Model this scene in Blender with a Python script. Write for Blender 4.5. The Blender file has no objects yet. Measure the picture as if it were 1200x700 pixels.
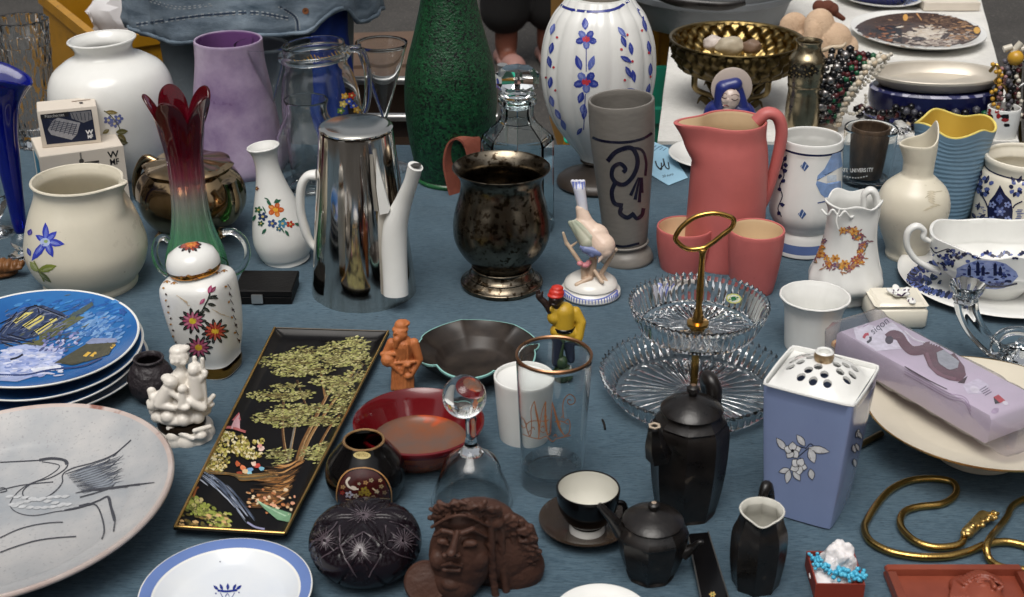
import bpy, bmesh, math, random
from math import sin, cos, pi, radians, atan2, sqrt, hypot
from mathutils import Vector, Matrix, noise
from mathutils.bvhtree import BVHTree

random.seed(7)
sc = bpy.context.scene
COL = sc.collection

# ------------------------------------------------------------------ camera, sky, sun, exposure
H = 0.80                     # camera height above the table top (table top is z = 0)
PT = radians(26.0)           # camera looks down by this much
F = 1600.0                   # focal length in photo pixels (1200 wide)
GZ = -0.74                   # ground
cam = bpy.data.cameras.new('camera')
cam.sensor_width = 36.0
cam.lens = F / 1200 * 36.0
cam.clip_start = 0.05
cam.clip_end = 2000
cam.dof.use_dof = True
cam.dof.focus_distance = 1.75
cam.dof.aperture_fstop = 13
cam_o = bpy.data.objects.new('camera', cam)
cam_o.location = (0, 0, H)
cam_o.rotation_euler = (pi / 2 - PT, 0, 0)
COL.objects.link(cam_o)
sc.camera = cam_o

SUN_EL, SUN_AZ = radians(66), radians(196)     # azimuth from +Y towards +X: light comes from behind the table
w = bpy.data.worlds.new('World')
sc.world = w
w.use_nodes = True
nt = w.node_tree
bg = nt.nodes['Background']
sky = nt.nodes.new('ShaderNodeTexSky')
sky.sky_type = 'NISHITA'
sky.sun_disc = False
sky.sun_elevation = SUN_EL
sky.sun_rotation = SUN_AZ
sky.air_density = 1.0
sky.dust_density = 6.0
sky.ozone_density = 0.6
hs = nt.nodes.new('ShaderNodeHueSaturation')     # an overcast sky is greyer than a clear one
hs.inputs['Saturation'].default_value = 0.22
nt.links.new(sky.outputs[0], hs.inputs['Color'])
nt.links.new(hs.outputs[0], bg.inputs[0])
bg.inputs[1].default_value = 0.105
sun = bpy.data.lights.new('sun', 'SUN')
sun.energy = 1.35
sun.angle = radians(38)
sun.color = (1.0, 0.95, 0.88)
sun_o = bpy.data.objects.new('sun', sun)
sd = Vector((sin(SUN_AZ) * cos(SUN_EL), cos(SUN_AZ) * cos(SUN_EL), sin(SUN_EL)))
sun_o.rotation_euler = sd.to_track_quat('Z', 'Y').to_euler()
sun_o.location = (0, 0, 6)
COL.objects.link(sun_o)
sc.view_settings.view_transform = 'Standard'
sc.view_settings.look = 'None'
sc.view_settings.exposure = 0.18
sc.view_settings.gamma = 1
sc.cycles.use_denoising = True
sc.cycles.max_bounces = 14
sc.cycles.transmission_bounces = 14
sc.cycles.transparent_max_bounces = 24
sc.cycles.sample_clamp_indirect = 6

# ------------------------------------------------------------------ measuring
def ray(px, py):
    x = (px - 600) / F
    y = (350 - py) / F
    return Vector((x, cos(PT) + y * sin(PT), -sin(PT) + y * cos(PT)))

def g(px, py, z=0.0):
    r = ray(px, py)
    t = (z - H) / r.z
    return Vector((r.x * t, r.y * t, z))

class At:
    """where an upright thing stands: turns heights and widths seen in the photo into metres"""
    def __init__(s, bx, by, z0=0.0):
        s.p = g(bx, by, z0)
        s.z0 = z0
        s.bx = bx
        s.by = by
    def z(s, y):
        k = (350 - y) / F
        return H + s.p.y * (k * cos(PT) - sin(PT)) / (cos(PT) + k * sin(PT)) - s.z0
    def s(s, y):
        return (s.p.y * cos(PT) - (s.z(y) + s.z0 - H) * sin(PT)) / F
    def rz(s, row):
        return (row[1] * s.s(row[0]), s.z(row[0]))
    def L(s, px, py, off=0.0):
        """local point in the upright plane through the axis, off pixels nearer to the viewer"""
        r = ray(px, py)
        t = (s.p.y - off * s.s(py)) / r.y
        return Vector((r.x * t, r.y * t, H + r.z * t)) - s.p
    def tilt(s, tx, ty):
        q = s.L(tx, ty)
        return atan2(q.x, q.z)

def spl(pts, n=6, closed=False):
    pts = [Vector(p) for p in pts]
    if len(pts) < 3:
        return [pts[0].lerp(pts[-1], i / n) for i in range(n + 1)]
    out = []
    N = len(pts)
    for i in range(N if closed else N - 1):
        p1, p2 = pts[i], pts[(i + 1) % N]
        p0 = pts[i - 1] if (i > 0 or closed) else p1 * 2 - p2
        p3 = pts[(i + 2) % N] if (i + 2 < N or closed) else p2 * 2 - p1
        for k in range(n):
            t = k / n
            out.append(0.5 * (2 * p1 + (p2 - p0) * t + (2 * p0 - 5 * p1 + 4 * p2 - p3) * t * t + (3 * p1 - p0 - 3 * p2 + p3) * t ** 3))
    if not closed:
        out.append(pts[-1])
    return out

# ------------------------------------------------------------------ materials
def lin(c):
    return tuple(((v / 255) / 12.92 if v / 255 <= 0.04045 else ((v / 255 + 0.055) / 1.055) ** 2.4) for v in c) + (1.0,)

_M = {}
def mat(name, c, rough=0.4, metal=0.0, var=0.12, scale=18, bump=0.0, bscale=60, coat=0.0, c2=None, rvar=0.1, spec=0.5, trans=0.0, ior=1.5, sss=0.0, speck=None, thr=0.62, spscale=120, aniso=None):
    """principled surface with uneven colour, gloss and fine relief"""
    if name in _M:
        return _M[name]
    m = bpy.data.materials.new(name)
    m.use_nodes = True
    n, l = m.node_tree.nodes, m.node_tree.links
    b = n['Principled BSDF']
    tc = n.new('ShaderNodeTexCoord')
    mp = n.new('ShaderNodeMapping')
    l.new(tc.outputs['Object'], mp.inputs[0])
    if aniso:
        mp.inputs['Scale'].default_value = aniso
    nz = n.new('ShaderNodeTexNoise')
    nz.inputs['Scale'].default_value = scale
    nz.inputs['Detail'].default_value = 6
    nz.inputs['Roughness'].default_value = 0.6
    l.new(mp.outputs[0], nz.inputs['Vector'])
    rp = n.new('ShaderNodeValToRGB')
    rp.color_ramp.elements[0].position = 0.3
    rp.color_ramp.elements[1].position = 0.7
    a = lin(c)
    if c2 is None:
        rp.color_ramp.elements[0].color = tuple(v * (1 - var) for v in a[:3]) + (1,)
        rp.color_ramp.elements[1].color = tuple(min(1, v * (1 + var * 0.6)) for v in a[:3]) + (1,)
    else:
        rp.color_ramp.elements[0].color = a
        rp.color_ramp.elements[1].color = lin(c2)
    l.new(nz.outputs[0], rp.inputs[0])
    src = rp.outputs[0]
    if speck:
        n2 = n.new('ShaderNodeTexNoise')
        n2.inputs['Scale'].default_value = spscale
        n2.inputs['Detail'].default_value = 3
        l.new(mp.outputs[0], n2.inputs['Vector'])
        r2 = n.new('ShaderNodeValToRGB')
        r2.color_ramp.elements[0].position = thr
        r2.color_ramp.elements[1].position = thr + 0.06
        r2.color_ramp.elements[0].color = (0, 0, 0, 1)
        r2.color_ramp.elements[1].color = (1, 1, 1, 1)
        l.new(n2.outputs[0], r2.inputs[0])
        mx = n.new('ShaderNodeMix')
        mx.data_type = 'RGBA'
        l.new(r2.outputs[0], mx.inputs[0])
        l.new(src, mx.inputs[6])
        mx.inputs[7].default_value = lin(speck)
        src = mx.outputs[2]
    l.new(src, b.inputs['Base Color'])
    mr = n.new('ShaderNodeMapRange')
    mr.inputs[3].default_value = max(0.02, rough - rvar)
    mr.inputs[4].default_value = min(1, rough + rvar)
    l.new(nz.outputs[0], mr.inputs[0])
    l.new(mr.outputs[0], b.inputs['Roughness'])
    b.inputs['Metallic'].default_value = metal
    b.inputs['Specular IOR Level'].default_value = spec
    b.inputs['IOR'].default_value = ior
    b.inputs['Transmission Weight'].default_value = trans
    b.inputs['Coat Weight'].default_value = coat
    b.inputs['Coat Roughness'].default_value = 0.08
    if sss:
        b.inputs['Subsurface Weight'].default_value = sss
        b.inputs['Subsurface Radius'].default_value = (0.01, 0.008, 0.006)
        b.inputs['Subsurface Scale'].default_value = 0.3
    if bump:
        nb = n.new('ShaderNodeTexNoise')
        nb.inputs['Scale'].default_value = bscale
        nb.inputs['Detail'].default_value = 4
        l.new(mp.outputs[0], nb.inputs['Vector'])
        bp = n.new('ShaderNodeBump')
        bp.inputs['Strength'].default_value = bump
        bp.inputs['Distance'].default_value = 0.004
        l.new(nb.outputs[0], bp.inputs['Height'])
        l.new(bp.outputs[0], b.inputs['Normal'])
    _M[name] = m
    return m

def glass(name, c=(250, 252, 252), rough=0.0, ior=1.40, bump=0.0, bscale=40):
    if name in _M:
        return _M[name]
    m = bpy.data.materials.new(name)
    m.use_nodes = True
    n, l = m.node_tree.nodes, m.node_tree.links
    b = n['Principled BSDF']
    b.inputs['Base Color'].default_value = lin(c)
    b.inputs['Transmission Weight'].default_value = 1.0
    b.inputs['Roughness'].default_value = rough
    b.inputs['IOR'].default_value = ior
    tc = n.new('ShaderNodeTexCoord')
    nz = n.new('ShaderNodeTexNoise')
    nz.inputs['Scale'].default_value = bscale
    l.new(tc.outputs['Object'], nz.inputs['Vector'])
    bp = n.new('ShaderNodeBump')
    bp.inputs['Strength'].default_value = max(bump, 0.02)
    bp.inputs['Distance'].default_value = 0.003
    l.new(nz.outputs[0], bp.inputs['Height'])
    l.new(bp.outputs[0], b.inputs['Normal'])
    _M[name] = m
    return m

def thin(name, c=(240, 244, 244), refl=0.06, rough=0.03, bump=0.0, bscale=30, haze=0.0):
    """thin walled clear stuff: see-through with a Fresnel sheen"""
    if name in _M:
        return _M[name]
    m = bpy.data.materials.new(name)
    m.use_nodes = True
    n, l = m.node_tree.nodes, m.node_tree.links
    n.remove(n['Principled BSDF'])
    out = n['Material Output']
    tr = n.new('ShaderNodeBsdfTransparent')
    tr.inputs[0].default_value = lin(c)
    gl = n.new('ShaderNodeBsdfGlossy')
    gl.inputs['Roughness'].default_value = rough
    lw = n.new('ShaderNodeLayerWeight')
    lw.inputs[0].default_value = 0.5
    pw = n.new('ShaderNodeMath')
    pw.operation = 'POWER'
    pw.inputs[1].default_value = 3.0
    l.new(lw.outputs['Facing'], pw.inputs[0])
    ml = n.new('ShaderNodeMath')
    ml.operation = 'MULTIPLY_ADD'
    ml.inputs[1].default_value = 0.75
    ml.inputs[2].default_value = refl
    l.new(pw.outputs[0], ml.inputs[0])
    tc = n.new('ShaderNodeTexCoord')
    nz = n.new('ShaderNodeTexNoise')
    nz.inputs['Scale'].default_value = bscale
    nz.inputs['Detail'].default_value = 3
    l.new(tc.outputs['Object'], nz.inputs['Vector'])
    bp = n.new('ShaderNodeBump')
    bp.inputs['Strength'].default_value = max(bump, 0.02)
    bp.inputs['Distance'].default_value = 0.004
    l.new(nz.outputs[0], bp.inputs['Height'])
    l.new(bp.outputs[0], gl.inputs['Normal'])
    mx = n.new('ShaderNodeMixShader')
    l.new(ml.outputs[0], mx.inputs[0])
    if haze:
        df = n.new('ShaderNodeBsdfDiffuse')
        df.inputs[0].default_value = (0.7, 0.7, 0.72, 1)
        m2 = n.new('ShaderNodeMixShader')
        m2.inputs[0].default_value = haze
        l.new(tr.outputs[0], m2.inputs[1])
        l.new(df.outputs[0], m2.inputs[2])
        l.new(m2.outputs[0], mx.inputs[1])
    else:
        l.new(tr.outputs[0], mx.inputs[1])
    l.new(gl.outputs[0], mx.inputs[2])
    l.new(mx.outputs[0], out.inputs[0])
    _M[name] = m
    return m

def paint_mat(name, rough=0.25, metal=0.0, spec=0.5):
    if name in _M:
        return _M[name]
    m = bpy.data.materials.new(name)
    m.use_nodes = True
    n, l = m.node_tree.nodes, m.node_tree.links
    b = n['Principled BSDF']
    at = n.new('ShaderNodeAttribute')
    at.attribute_name = 'Col'
    nz = n.new('ShaderNodeTexNoise')
    nz.inputs['Scale'].default_value = 160
    tc = n.new('ShaderNodeTexCoord')
    l.new(tc.outputs['Object'], nz.inputs['Vector'])
    mr = n.new('ShaderNodeMapRange')
    mr.inputs[3].default_value = 0.65
    mr.inputs[4].default_value = 1.3
    l.new(nz.outputs[0], mr.inputs[0])
    mx = n.new('ShaderNodeMix')
    mx.data_type = 'RGBA'
    mx.blend_type = 'MULTIPLY'
    mx.inputs[0].default_value = 1.0
    l.new(at.outputs['Color'], mx.inputs[6])
    l.new(mr.outputs[0], mx.inputs[7])
    l.new(mx.outputs[2], b.inputs['Base Color'])
    b.inputs['Roughness'].default_value = rough
    b.inputs['Metallic'].default_value = metal
    b.inputs['Specular IOR Level'].default_value = spec
    _M[name] = m
    return m

PAINT = paint_mat('painted_glaze')
PRINT = paint_mat('printed_ink', rough=0.6, spec=0.3)
GILT_PAINT = paint_mat('gilt_paint', rough=0.28, metal=0.9)
WHITE = mat('white_porcelain', (226, 226, 222), 0.16, var=0.05, rvar=0.06)
CREAM = mat('cream_porcelain', (224, 218, 202), 0.2, var=0.06, rvar=0.07)
IVORY = mat('ivory_pottery', (214, 207, 188), 0.3, var=0.07, speck=(170, 160, 138), thr=0.72)
GOLD = mat('gilt', (212, 172, 104), 0.25, metal=1.0, var=0.2)
GOLD2 = mat('polished_gold', (196, 152, 80), 0.18, metal=1.0, var=0.15)
BRASS = mat('old_brass', (138, 120, 84), 0.33, metal=0.95, var=0.4, scale=30, bump=0.1, bscale=80)
DKBRASS = mat('dark_brass', (92, 78, 48), 0.38, metal=0.9, var=0.5, scale=40)
SILVER = mat('silver_painted_reflections', (180, 173, 164), 0.08, metal=1.0, c2=(226, 222, 216), scale=1.8, rvar=0.03, aniso=(44, 44, 0.7))  # upright streaks in the colour imitate mirrored surroundings
TARNISH = mat('tarnished_silver', (74, 66, 54), 0.22, metal=1.0, c2=(142, 132, 116), scale=26, rvar=0.1, speck=(60, 50, 38), thr=0.55, spscale=140, bump=0.05)
BLACKG = mat('black_glaze', (11, 10, 11), 0.16, var=0.3, rvar=0.06, spec=0.35)
BLACKP = mat('black_pottery', (12, 11, 11), 0.3, spec=0.42, c2=(34, 30, 28), scale=34, rvar=0.14, bump=0.12, bscale=110, speck=(64, 57, 50), thr=0.66, spscale=70)
CLEAR = glass('clear_glass', bump=0.05, bscale=18)
CRYSTAL = glass('cut_crystal', (252, 253, 253), ior=1.46, bump=0.04)
THIN = thin('thin_clear_glass', refl=0.05)
NAVY = (26, 34, 92)

# ------------------------------------------------------------------ making objects
def tag(o, label=None, cat=None, group=None, kind=None):
    if label: o['label'] = label
    if cat: o['category'] = cat
    if group: o['group'] = group
    if kind: o['kind'] = kind
    return o

def thing(name, label, cat, loc=(0, 0, 0), rot=(0, 0, 0), group=None):
    o = bpy.data.objects.new(name, None)
    o.empty_display_size = 0.02
    o.location = loc
    o.rotation_euler = rot
    COL.objects.link(o)
    return tag(o, label, cat, group)

def obj(name, vs, fs, mats, parent=None, loc=None, midx=None, smooth=40, label=None):
    me = bpy.data.meshes.new(name)
    me.from_pydata([tuple(v) for v in vs], [], fs)
    for m in (mats if isinstance(mats, (list, tuple)) else [mats]):
        me.materials.append(m)
    if midx:
        me.polygons.foreach_set('material_index', midx)
    me.update()
    bm = bmesh.new()
    bm.from_mesh(me)
    bmesh.ops.recalc_face_normals(bm, faces=bm.faces)
    bm.to_mesh(me)
    bm.free()
    if smooth:
        me.shade_smooth()
        me.set_sharp_from_angle(angle=radians(smooth))
    o = bpy.data.objects.new(name, me)
    COL.objects.link(o)
    if parent is not None: o.parent = parent
    if loc is not None: o.location = loc
    if label: o['label'] = label
    return o

def lathe_mesh(prof, seg=48, fmod=None, midx=None, cx=0, cy=0):
    """prof: list of (r, z); ends with r ~ 0 are closed to a point"""
    vs, fs, mi = [], [], []
    rows = []
    for i, (r, z) in enumerate(prof):
        if r < 1e-6:
            rows.append([len(vs)])
            zz = z
            vs.append((cx, cy, zz))
        else:
            ids = []
            for k in range(seg):
                th = 2 * pi * k / seg
                rr, zz = fmod(th, r, z) if fmod else (r, z)
                ids.append(len(vs))
                vs.append((cx + rr * sin(th), cy - rr * cos(th), zz))
            rows.append(ids)
    for i in range(len(rows) - 1):
        a, b = rows[i], rows[i + 1]
        m = midx[i] if midx else 0
        for k in range(seg):
            k2 = (k + 1) % seg
            if len(a) == 1 and len(b) == 1:
                continue
            if len(a) == 1:
                fs.append((a[0], b[k], b[k2]))
            elif len(b) == 1:
                fs.append((a[k], b[0], a[k2]))
            else:
                fs.append((a[k], b[k], b[k2], a[k2]))
            mi.append(m)
    return vs, fs, mi

def lathe(name, prof, mats, parent=None, loc=None, seg=48, fmod=None, midx=None, smooth=40, label=None):
    vs, fs, mi = lathe_mesh(prof, seg, fmod, midx)
    return obj(name, vs, fs, mats, parent, loc, mi if midx else None, smooth, label)

def outer_profile(A, rows, n=5, bands=(), sharp=()):
    pts = [A.rz(r) for r in rows]
    out = []
    # split the spline at sharp rows
    cut = [0] + [i for i in sharp if 0 < i < len(pts) - 1] + [len(pts) - 1]
    for a, b in zip(cut[:-1], cut[1:]):
        sp = spl([(p[0], p[1], 0) for p in pts[a:b + 1]], n)
        sp = [(max(p[0], 0.0005), p[1]) for p in sp]
        out += sp if not out else sp[1:]
    for (y0, y1, _) in bands:
        for y in (y0, y1):
            z = A.z(y)
            for i in range(len(out) - 1):
                (r0, z0), (r1, z1) = out[i], out[i + 1]
                if min(z0, z1) < z < max(z0, z1):
                    t = (z - z0) / (z1 - z0)
                    out.insert(i + 1, (r0 + (r1 - r0) * t, z))
                    break
    return out

def vessel(name, label, cat, bx, by, rows, m, inner=None, t=0.0028, floor=0.006, seg=56, fmod=None, bands=(), sharp=(), rim=None,
           top=None, group=None, part='body', z0=0.0, n=5, smooth=40, solid=False, parent=None, closed_top=False, twist=0.0):
    """a turned vessel whose outline is read off the photo; rows = (row of the ring's centre, half width) from the bottom up"""
    A = At(bx, by, z0)
    tl = A.tilt(*top) if top else 0.0
    T = parent
    if T is None:
        T = thing(name, label, cat, A.p, (0, tl, twist), group)
    o = outer_profile(A, rows, n, bands, sharp)
    mats = [m, inner or m, rim or m]
    def bi(z):
        for j, (y0, y1, bm_) in enumerate(bands):
            if min(A.z(y0), A.z(y1)) - 1e-6 <= z <= max(A.z(y0), A.z(y1)) + 1e-6:
                if bm_ not in mats: mats.append(bm_)
                return mats.index(bm_)
        return 0
    zb = o[0][1]
    prof = [(0, zb + 0.0015), (o[0][0] * 0.86, zb + 0.0015), (o[0][0] * 0.93, zb)] if not solid else [(0, zb), (o[0][0] * 0.9, zb)]
    mi = [0] * len(prof)
    for i, p in enumerate(o):
        prof.append(p)
        if i + 1 < len(o):
            mi.append(bi((p[1] + o[i + 1][1]) / 2))
    if solid or closed_top:
        prof.append((0, o[-1][1]))
        mi.append(0)
    else:
        rt, zt = o[-1]
        prof += [(rt - t * 0.15, zt + t * 0.35), (rt - t * 0.5, zt + t * 0.5), (rt - t * 0.85, zt + t * 0.35)]
        mi += [2, 2, 2]
        ins = [(max(r - t, 0.001), z) for r, z in reversed(o) if z > zb + floor + 0.002]
        prof += ins
        mi += [2] + [1] * (len(ins) - 1)
        prof += [(ins[-1][0] * 0.8, zb + floor), (0, zb + floor)]
        mi += [1, 1]
    mi = mi[:len(prof) - 1] + [0] * max(0, len(prof) - 1 - len(mi))
    b = lathe(part, prof, mats, T, None, seg, fmod, mi, smooth)
    return T, b, A

def tube(name, pts, rad, m, parent=None, seg=10, n=6, flat=1.0, closed=False, loc=None, cap=True, smooth=60, raw=False, up=None):
    """pts: 3-D points, rad: one radius or one per point; flat squashes the section across its binormal"""
    P = spl(pts, n, closed) if len(pts) > 2 else [Vector(p) for p in pts]
    if isinstance(rad, (int, float)):
        R = [rad] * len(P)
    else:
        rr = spl([(r, 0, 0) for r in rad], n, closed) if len(pts) > 2 else [(r, 0, 0) for r in rad]
        R = [max(1e-5, r[0]) for r in rr]
    vs, fs = [], []
    up = Vector(up) if up else None
    N = len(P)
    prev = None
    for i, p in enumerate(P):
        a = P[(i - 1) % N] if (closed or i > 0) else p
        b = P[(i + 1) % N] if (closed or i < N - 1) else p
        d = (b - a)
        if d.length < 1e-9: d = Vector((0, 0, 1))
        d.normalize()
        if up is not None:
            x = d.cross(up)
        elif prev is None:
            ref = Vector((0, 1, 0)) if abs(d.y) < 0.9 else Vector((1, 0, 0))
            x = d.cross(ref)
        else:
            x = prev - d * prev.dot(d)
        if x.length < 1e-6: x = Vector((1, 0, 0))
        x.normalize()
        prev = x
        y = d.cross(x)
        for k in range(seg):
            t = 2 * pi * k / seg
            vs.append(p + x * (cos(t) * R[i]) + y * (sin(t) * R[i] * flat))
    M = N if closed else N - 1
    for i in range(M):
        for k in range(seg):
            a, b = i * seg, ((i + 1) % N) * seg
            fs.append((a + k, a + (k + 1) % seg, b + (k + 1) % seg, b + k))
    if cap and not closed:
        fs.append(tuple(range(seg)))
        fs.append(tuple((N - 1) * seg + k for k in range(seg)))
    if raw:
        return vs, fs
    return obj(name, vs, fs, m, parent, loc, None, smooth)

def join(parts):
    vs, fs = [], []
    for v, f in parts:
        o = len(vs)
        vs += list(v)
        fs += [tuple(i + o for i in q) for q in f]
    return vs, fs

def prism(name, poly, z0, z1, m, parent=None, bevel=0.001, loc=None, smooth=40, inset=0.0):
    """poly: xy outline; extruded upright with small bevels"""
    n = len(poly)
    c = sum((Vector((p[0], p[1])) for p in poly), Vector((0, 0))) / n
    def ring(k, z):
        return [Vector((p[0], p[1], z)) + (Vector((c.x - p[0], c.y - p[1], 0)).normalized() * k) for p in poly]
    b = bevel
    rows = [ring(b, z0), ring(0, z0 + b), ring(inset, z1 - b), ring(inset + b, z1)]
    vs = [v for r in rows for v in r]
    fs = []
    for i in range(3):
        for k in range(n):
            fs.append((i * n + k, i * n + (k + 1) % n, (i + 1) * n + (k + 1) % n, (i + 1) * n + k))
    fs.append(tuple(range(n)))
    fs.append(tuple(3 * n + k for k in range(n)))
    return obj(name, vs, fs, m, parent, loc, None, smooth)

def box(name, c, d, m, parent=None, rz=0.0, bevel=0.002):
    """box of size d standing with its base centre at c"""
    hx, hy = d[0] / 2, d[1] / 2
    R = Matrix.Rotation(rz, 2)
    poly = [Vector(c[:2]) + R @ Vector(q) for q in ((-hx, -hy), (hx, -hy), (hx, hy), (-hx, hy))]
    return prism(name, poly, c[2], c[2] + d[2], m, parent, bevel, smooth=30)

def ico(c, r, sub=3, rot=None):
    bm = bmesh.new()
    bmesh.ops.create_icosphere(bm, subdivisions=sub, radius=1)
    R = r if isinstance(r, (tuple, list, Vector)) else (r, r, r)
    Mx = Matrix.Diagonal(Vector(R)).to_4x4()
    if rot is not None: Mx = rot.to_4x4() @ Mx
    vs = [Vector(c) + Mx @ v.co for v in bm.verts]
    fs = [tuple(v.index for v in f.verts) for f in bm.faces]
    bm.free()
    return vs, fs

def capsule(p0, p1, r0, r1):
    p0, p1 = Vector(p0), Vector(p1)
    n = 5
    parts = [ico(p0, r0, 3), ico(p1, r1, 3)]
    parts.append(tube('', [p0, p1], [r0, r1], None, raw=True, seg=20))
    return join(parts)

def clay(name, parts, voxel, m, parent=None, smooth_it=4, label=None):
    """many lumps fused into one continuous skin"""
    vs, fs = join(parts)
    me = bpy.data.meshes.new(name + '_tmp')
    me.from_pydata([tuple(v) for v in vs], [], fs)
    bm = bmesh.new(); bm.from_mesh(me)
    bmesh.ops.recalc_face_normals(bm, faces=bm.faces)
    bm.to_mesh(me); bm.free()
    t = bpy.data.objects.new(name + '_tmp', me)
    COL.objects.link(t)
    r = t.modifiers.new('r', 'REMESH'); r.mode = 'VOXEL'; r.voxel_size = voxel
    s = t.modifiers.new('s', 'SMOOTH'); s.iterations = smooth_it; s.factor = 0.5
    dg = bpy.context.evaluated_depsgraph_get()
    dg.update()
    nm = bpy.data.meshes.new_from_object(t.evaluated_get(dg))
    bpy.data.objects.remove(t)
    bpy.data.meshes.remove(me)
    nm.name = name
    nm.materials.clear()
    nm.materials.append(m)
    nm.shade_smooth()
    o = bpy.data.objects.new(name, nm)
    COL.objects.link(o)
    if parent is not None: o.parent = parent
    if label: o['label'] = label
    return o

class Paint:
    """flat print laid on a surface: outlines traced in photo pixels, carried onto the mesh as thin paint"""
    def __init__(s, *targets, eps=0.00035):
        bpy.context.view_layer.update()
        vs, fs = [], []
        for o in targets:
            M = o.matrix_world
            b = len(vs)
            vs += [M @ v.co for v in o.data.vertices]
            fs += [tuple(i + b for i in p.vertices) for p in o.data.polygons]
        s.bvh = BVHTree.FromPolygons(vs, fs)
        s.v, s.f, s.c, s.n, s.l = [], [], [], [], []
        s.k = 0
        s.eps = eps
    def hit(s, x, y, e):
        p, nrm, i, d = s.bvh.ray_cast(Vector((0, 0, H)), ray(x, y).normalized())
        if p is None: return None
        if nrm.dot(ray(x, y)) > 0: nrm = -nrm
        if abs(nrm.dot(ray(x, y).normalized())) < 0.06: return None
        return p, nrm
    def add(s, pts, faces, c):
        s.k += 1
        e = 0
        idx = []
        for x, y in pts:
            h = s.hit(x, y, e)
            if h is None: idx.append(-1)
            else:
                idx.append(len(s.v)); s.v.append(h[0]); s.n.append(h[1]); s.l.append(s.k)
        col = lin(c)
        for q in faces:
            t = [idx[i] for i in q]
            if min(t) < 0: continue
            P = [s.v[i] for i in t]
            if max((P[i] - P[i - 1]).length for i in range(len(P))) > 0.06: continue
            s.f.append(t); s.c.append(col)
    def blob(s, x, y, rx, ry=None, a=0.0, c=(0, 0, 0), n=10, wob=0.0):
        ry = rx if ry is None else ry
        pts, fs = [(x, y)], []
        ca, sa = cos(a), sin(a)
        rings = 1 if max(rx, ry) < 3 else 2 if max(rx, ry) < 8 else max(3, int(max(rx, ry) / 4))
        for j in range(1, rings + 1):
            for k in range(n):
                t = 2 * pi * k / n
                q = 1 + (wob * (random.random() - 0.5) if j == rings else 0)
                u, v = rx * cos(t) * j / rings * q, ry * sin(t) * j / rings * q
                pts.append((x + u * ca - v * sa, y + u * sa + v * ca))
        for k in range(n):
            fs.append((0, 1 + k, 1 + (k + 1) % n))
        for j in range(rings - 1):
            for k in range(n):
                a0, b0 = 1 + j * n, 1 + (j + 1) * n
                fs.append((a0 + k, b0 + k, b0 + (k + 1) % n, a0 + (k + 1) % n))
        s.add(pts, fs, c)
    def stroke(s, pts, w=1.0, c=(0, 0, 0), w2=None, n=5, taper=0.0, closed=False):
        P = spl([(p[0], p[1], 0) for p in pts], n, closed) if len(pts) > 2 else [Vector((pts[0][0], pts[0][1], 0)).lerp(Vector((pts[1][0], pts[1][1], 0)), i / 4) for i in range(5)]
        N = len(P)
        out, fs = [], []
        for i, p in enumerate(P):
            a, b = P[max(i - 1, 0)], P[min(i + 1, N - 1)]
            d = (b - a)
            if d.length < 1e-6: d = Vector((1, 0, 0))
            d.normalize()
            u = i / max(1, N - 1)
            ww = w + ((w2 if w2 is not None else w) - w) * u
            if taper: ww *= (1 - taper) + taper * sin(pi * min(1, max(0, u)))
            out += [(p.x - d.y * ww / 2, p.y + d.x * ww / 2), (p.x, p.y), (p.x + d.y * ww / 2, p.y - d.x * ww / 2)]
        for i in range(N - 1):
            fs += [(3 * i, 3 * i + 1, 3 * i + 4, 3 * i + 3), (3 * i + 1, 3 * i + 2, 3 * i + 5, 3 * i + 4)]
        s.add(out, fs, c)
    def leaf(s, x, y, l, w, a, c, hl=True):
        pts = [(x, y)]
        for k in range(1, 5):
            pts.append((x + cos(a) * l * k / 4, y + sin(a) * l * k / 4))
        ws = [0.15, 0.8, 1.0, 0.7, 0.05]
        out, fs = [], []
        for (px, py), q in zip(pts, ws):
            out += [(px - sin(a) * w * q / 2, py + cos(a) * w * q / 2), (px, py), (px + sin(a) * w * q / 2, py - cos(a) * w * q / 2)]
        for i in range(4): fs += [(3 * i, 3 * i + 1, 3 * i + 4, 3 * i + 3), (3 * i + 1, 3 * i + 2, 3 * i + 5, 3 * i + 4)]
        s.add(out, fs, c)
        if hl and w >= 4 and l > 6:      # a second, lighter brush stroke down one side
            s.leaf(x + cos(a) * l * 0.12 - sin(a) * w * 0.13, y + sin(a) * l * 0.12 + cos(a) * w * 0.13, l * 0.7, w * 0.34, a, tuple(v + (255 - v) * 0.24 for v in c), False)
    def poly(s, pts, c, step=4.5):
        bm = bmesh.new()
        f = bm.faces.new([bm.verts.new((p[0], p[1], 0)) for p in pts])
        bmesh.ops.triangulate(bm, faces=[f])
        for _ in range(6):
            es = [e for e in bm.edges if e.calc_length() > step]
            if not es: break
            bmesh.ops.subdivide_edges(bm, edges=es, cuts=1)
            bmesh.ops.triangulate(bm, faces=bm.faces[:])
        bm.verts.index_update()
        s.add([(v.co.x, v.co.y) for v in bm.verts], [tuple(v.index for v in q.verts) for q in bm.faces], c)
        bm.free()
    def flower(s, x, y, r, n, c, cc=None, sq=0.85, a0=0.0, pw=0.8, rc=0.3, c2=None):
        for k in range(n):
            t = a0 + 2 * pi * k / n
            q = c2 if (c2 and k % 2) else c
            s.blob(x + cos(t) * r * 0.58, y + sin(t) * r * 0.58 * sq, r * 0.42 * random.uniform(0.88, 1.08), r * pw * pi / n * 0.62, atan2(sin(t) * sq, cos(t)), q, 8)
            if r >= 7: s.blob(x + cos(t) * r * 0.66, y + sin(t) * r * 0.66 * sq, r * 0.24, r * pw * pi / n * 0.26, atan2(sin(t) * sq, cos(t)), tuple(v + (255 - v) * 0.2 for v in q), 7)
        if cc: s.blob(x, y, r * rc, r * rc * sq, 0, cc, 8)
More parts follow.
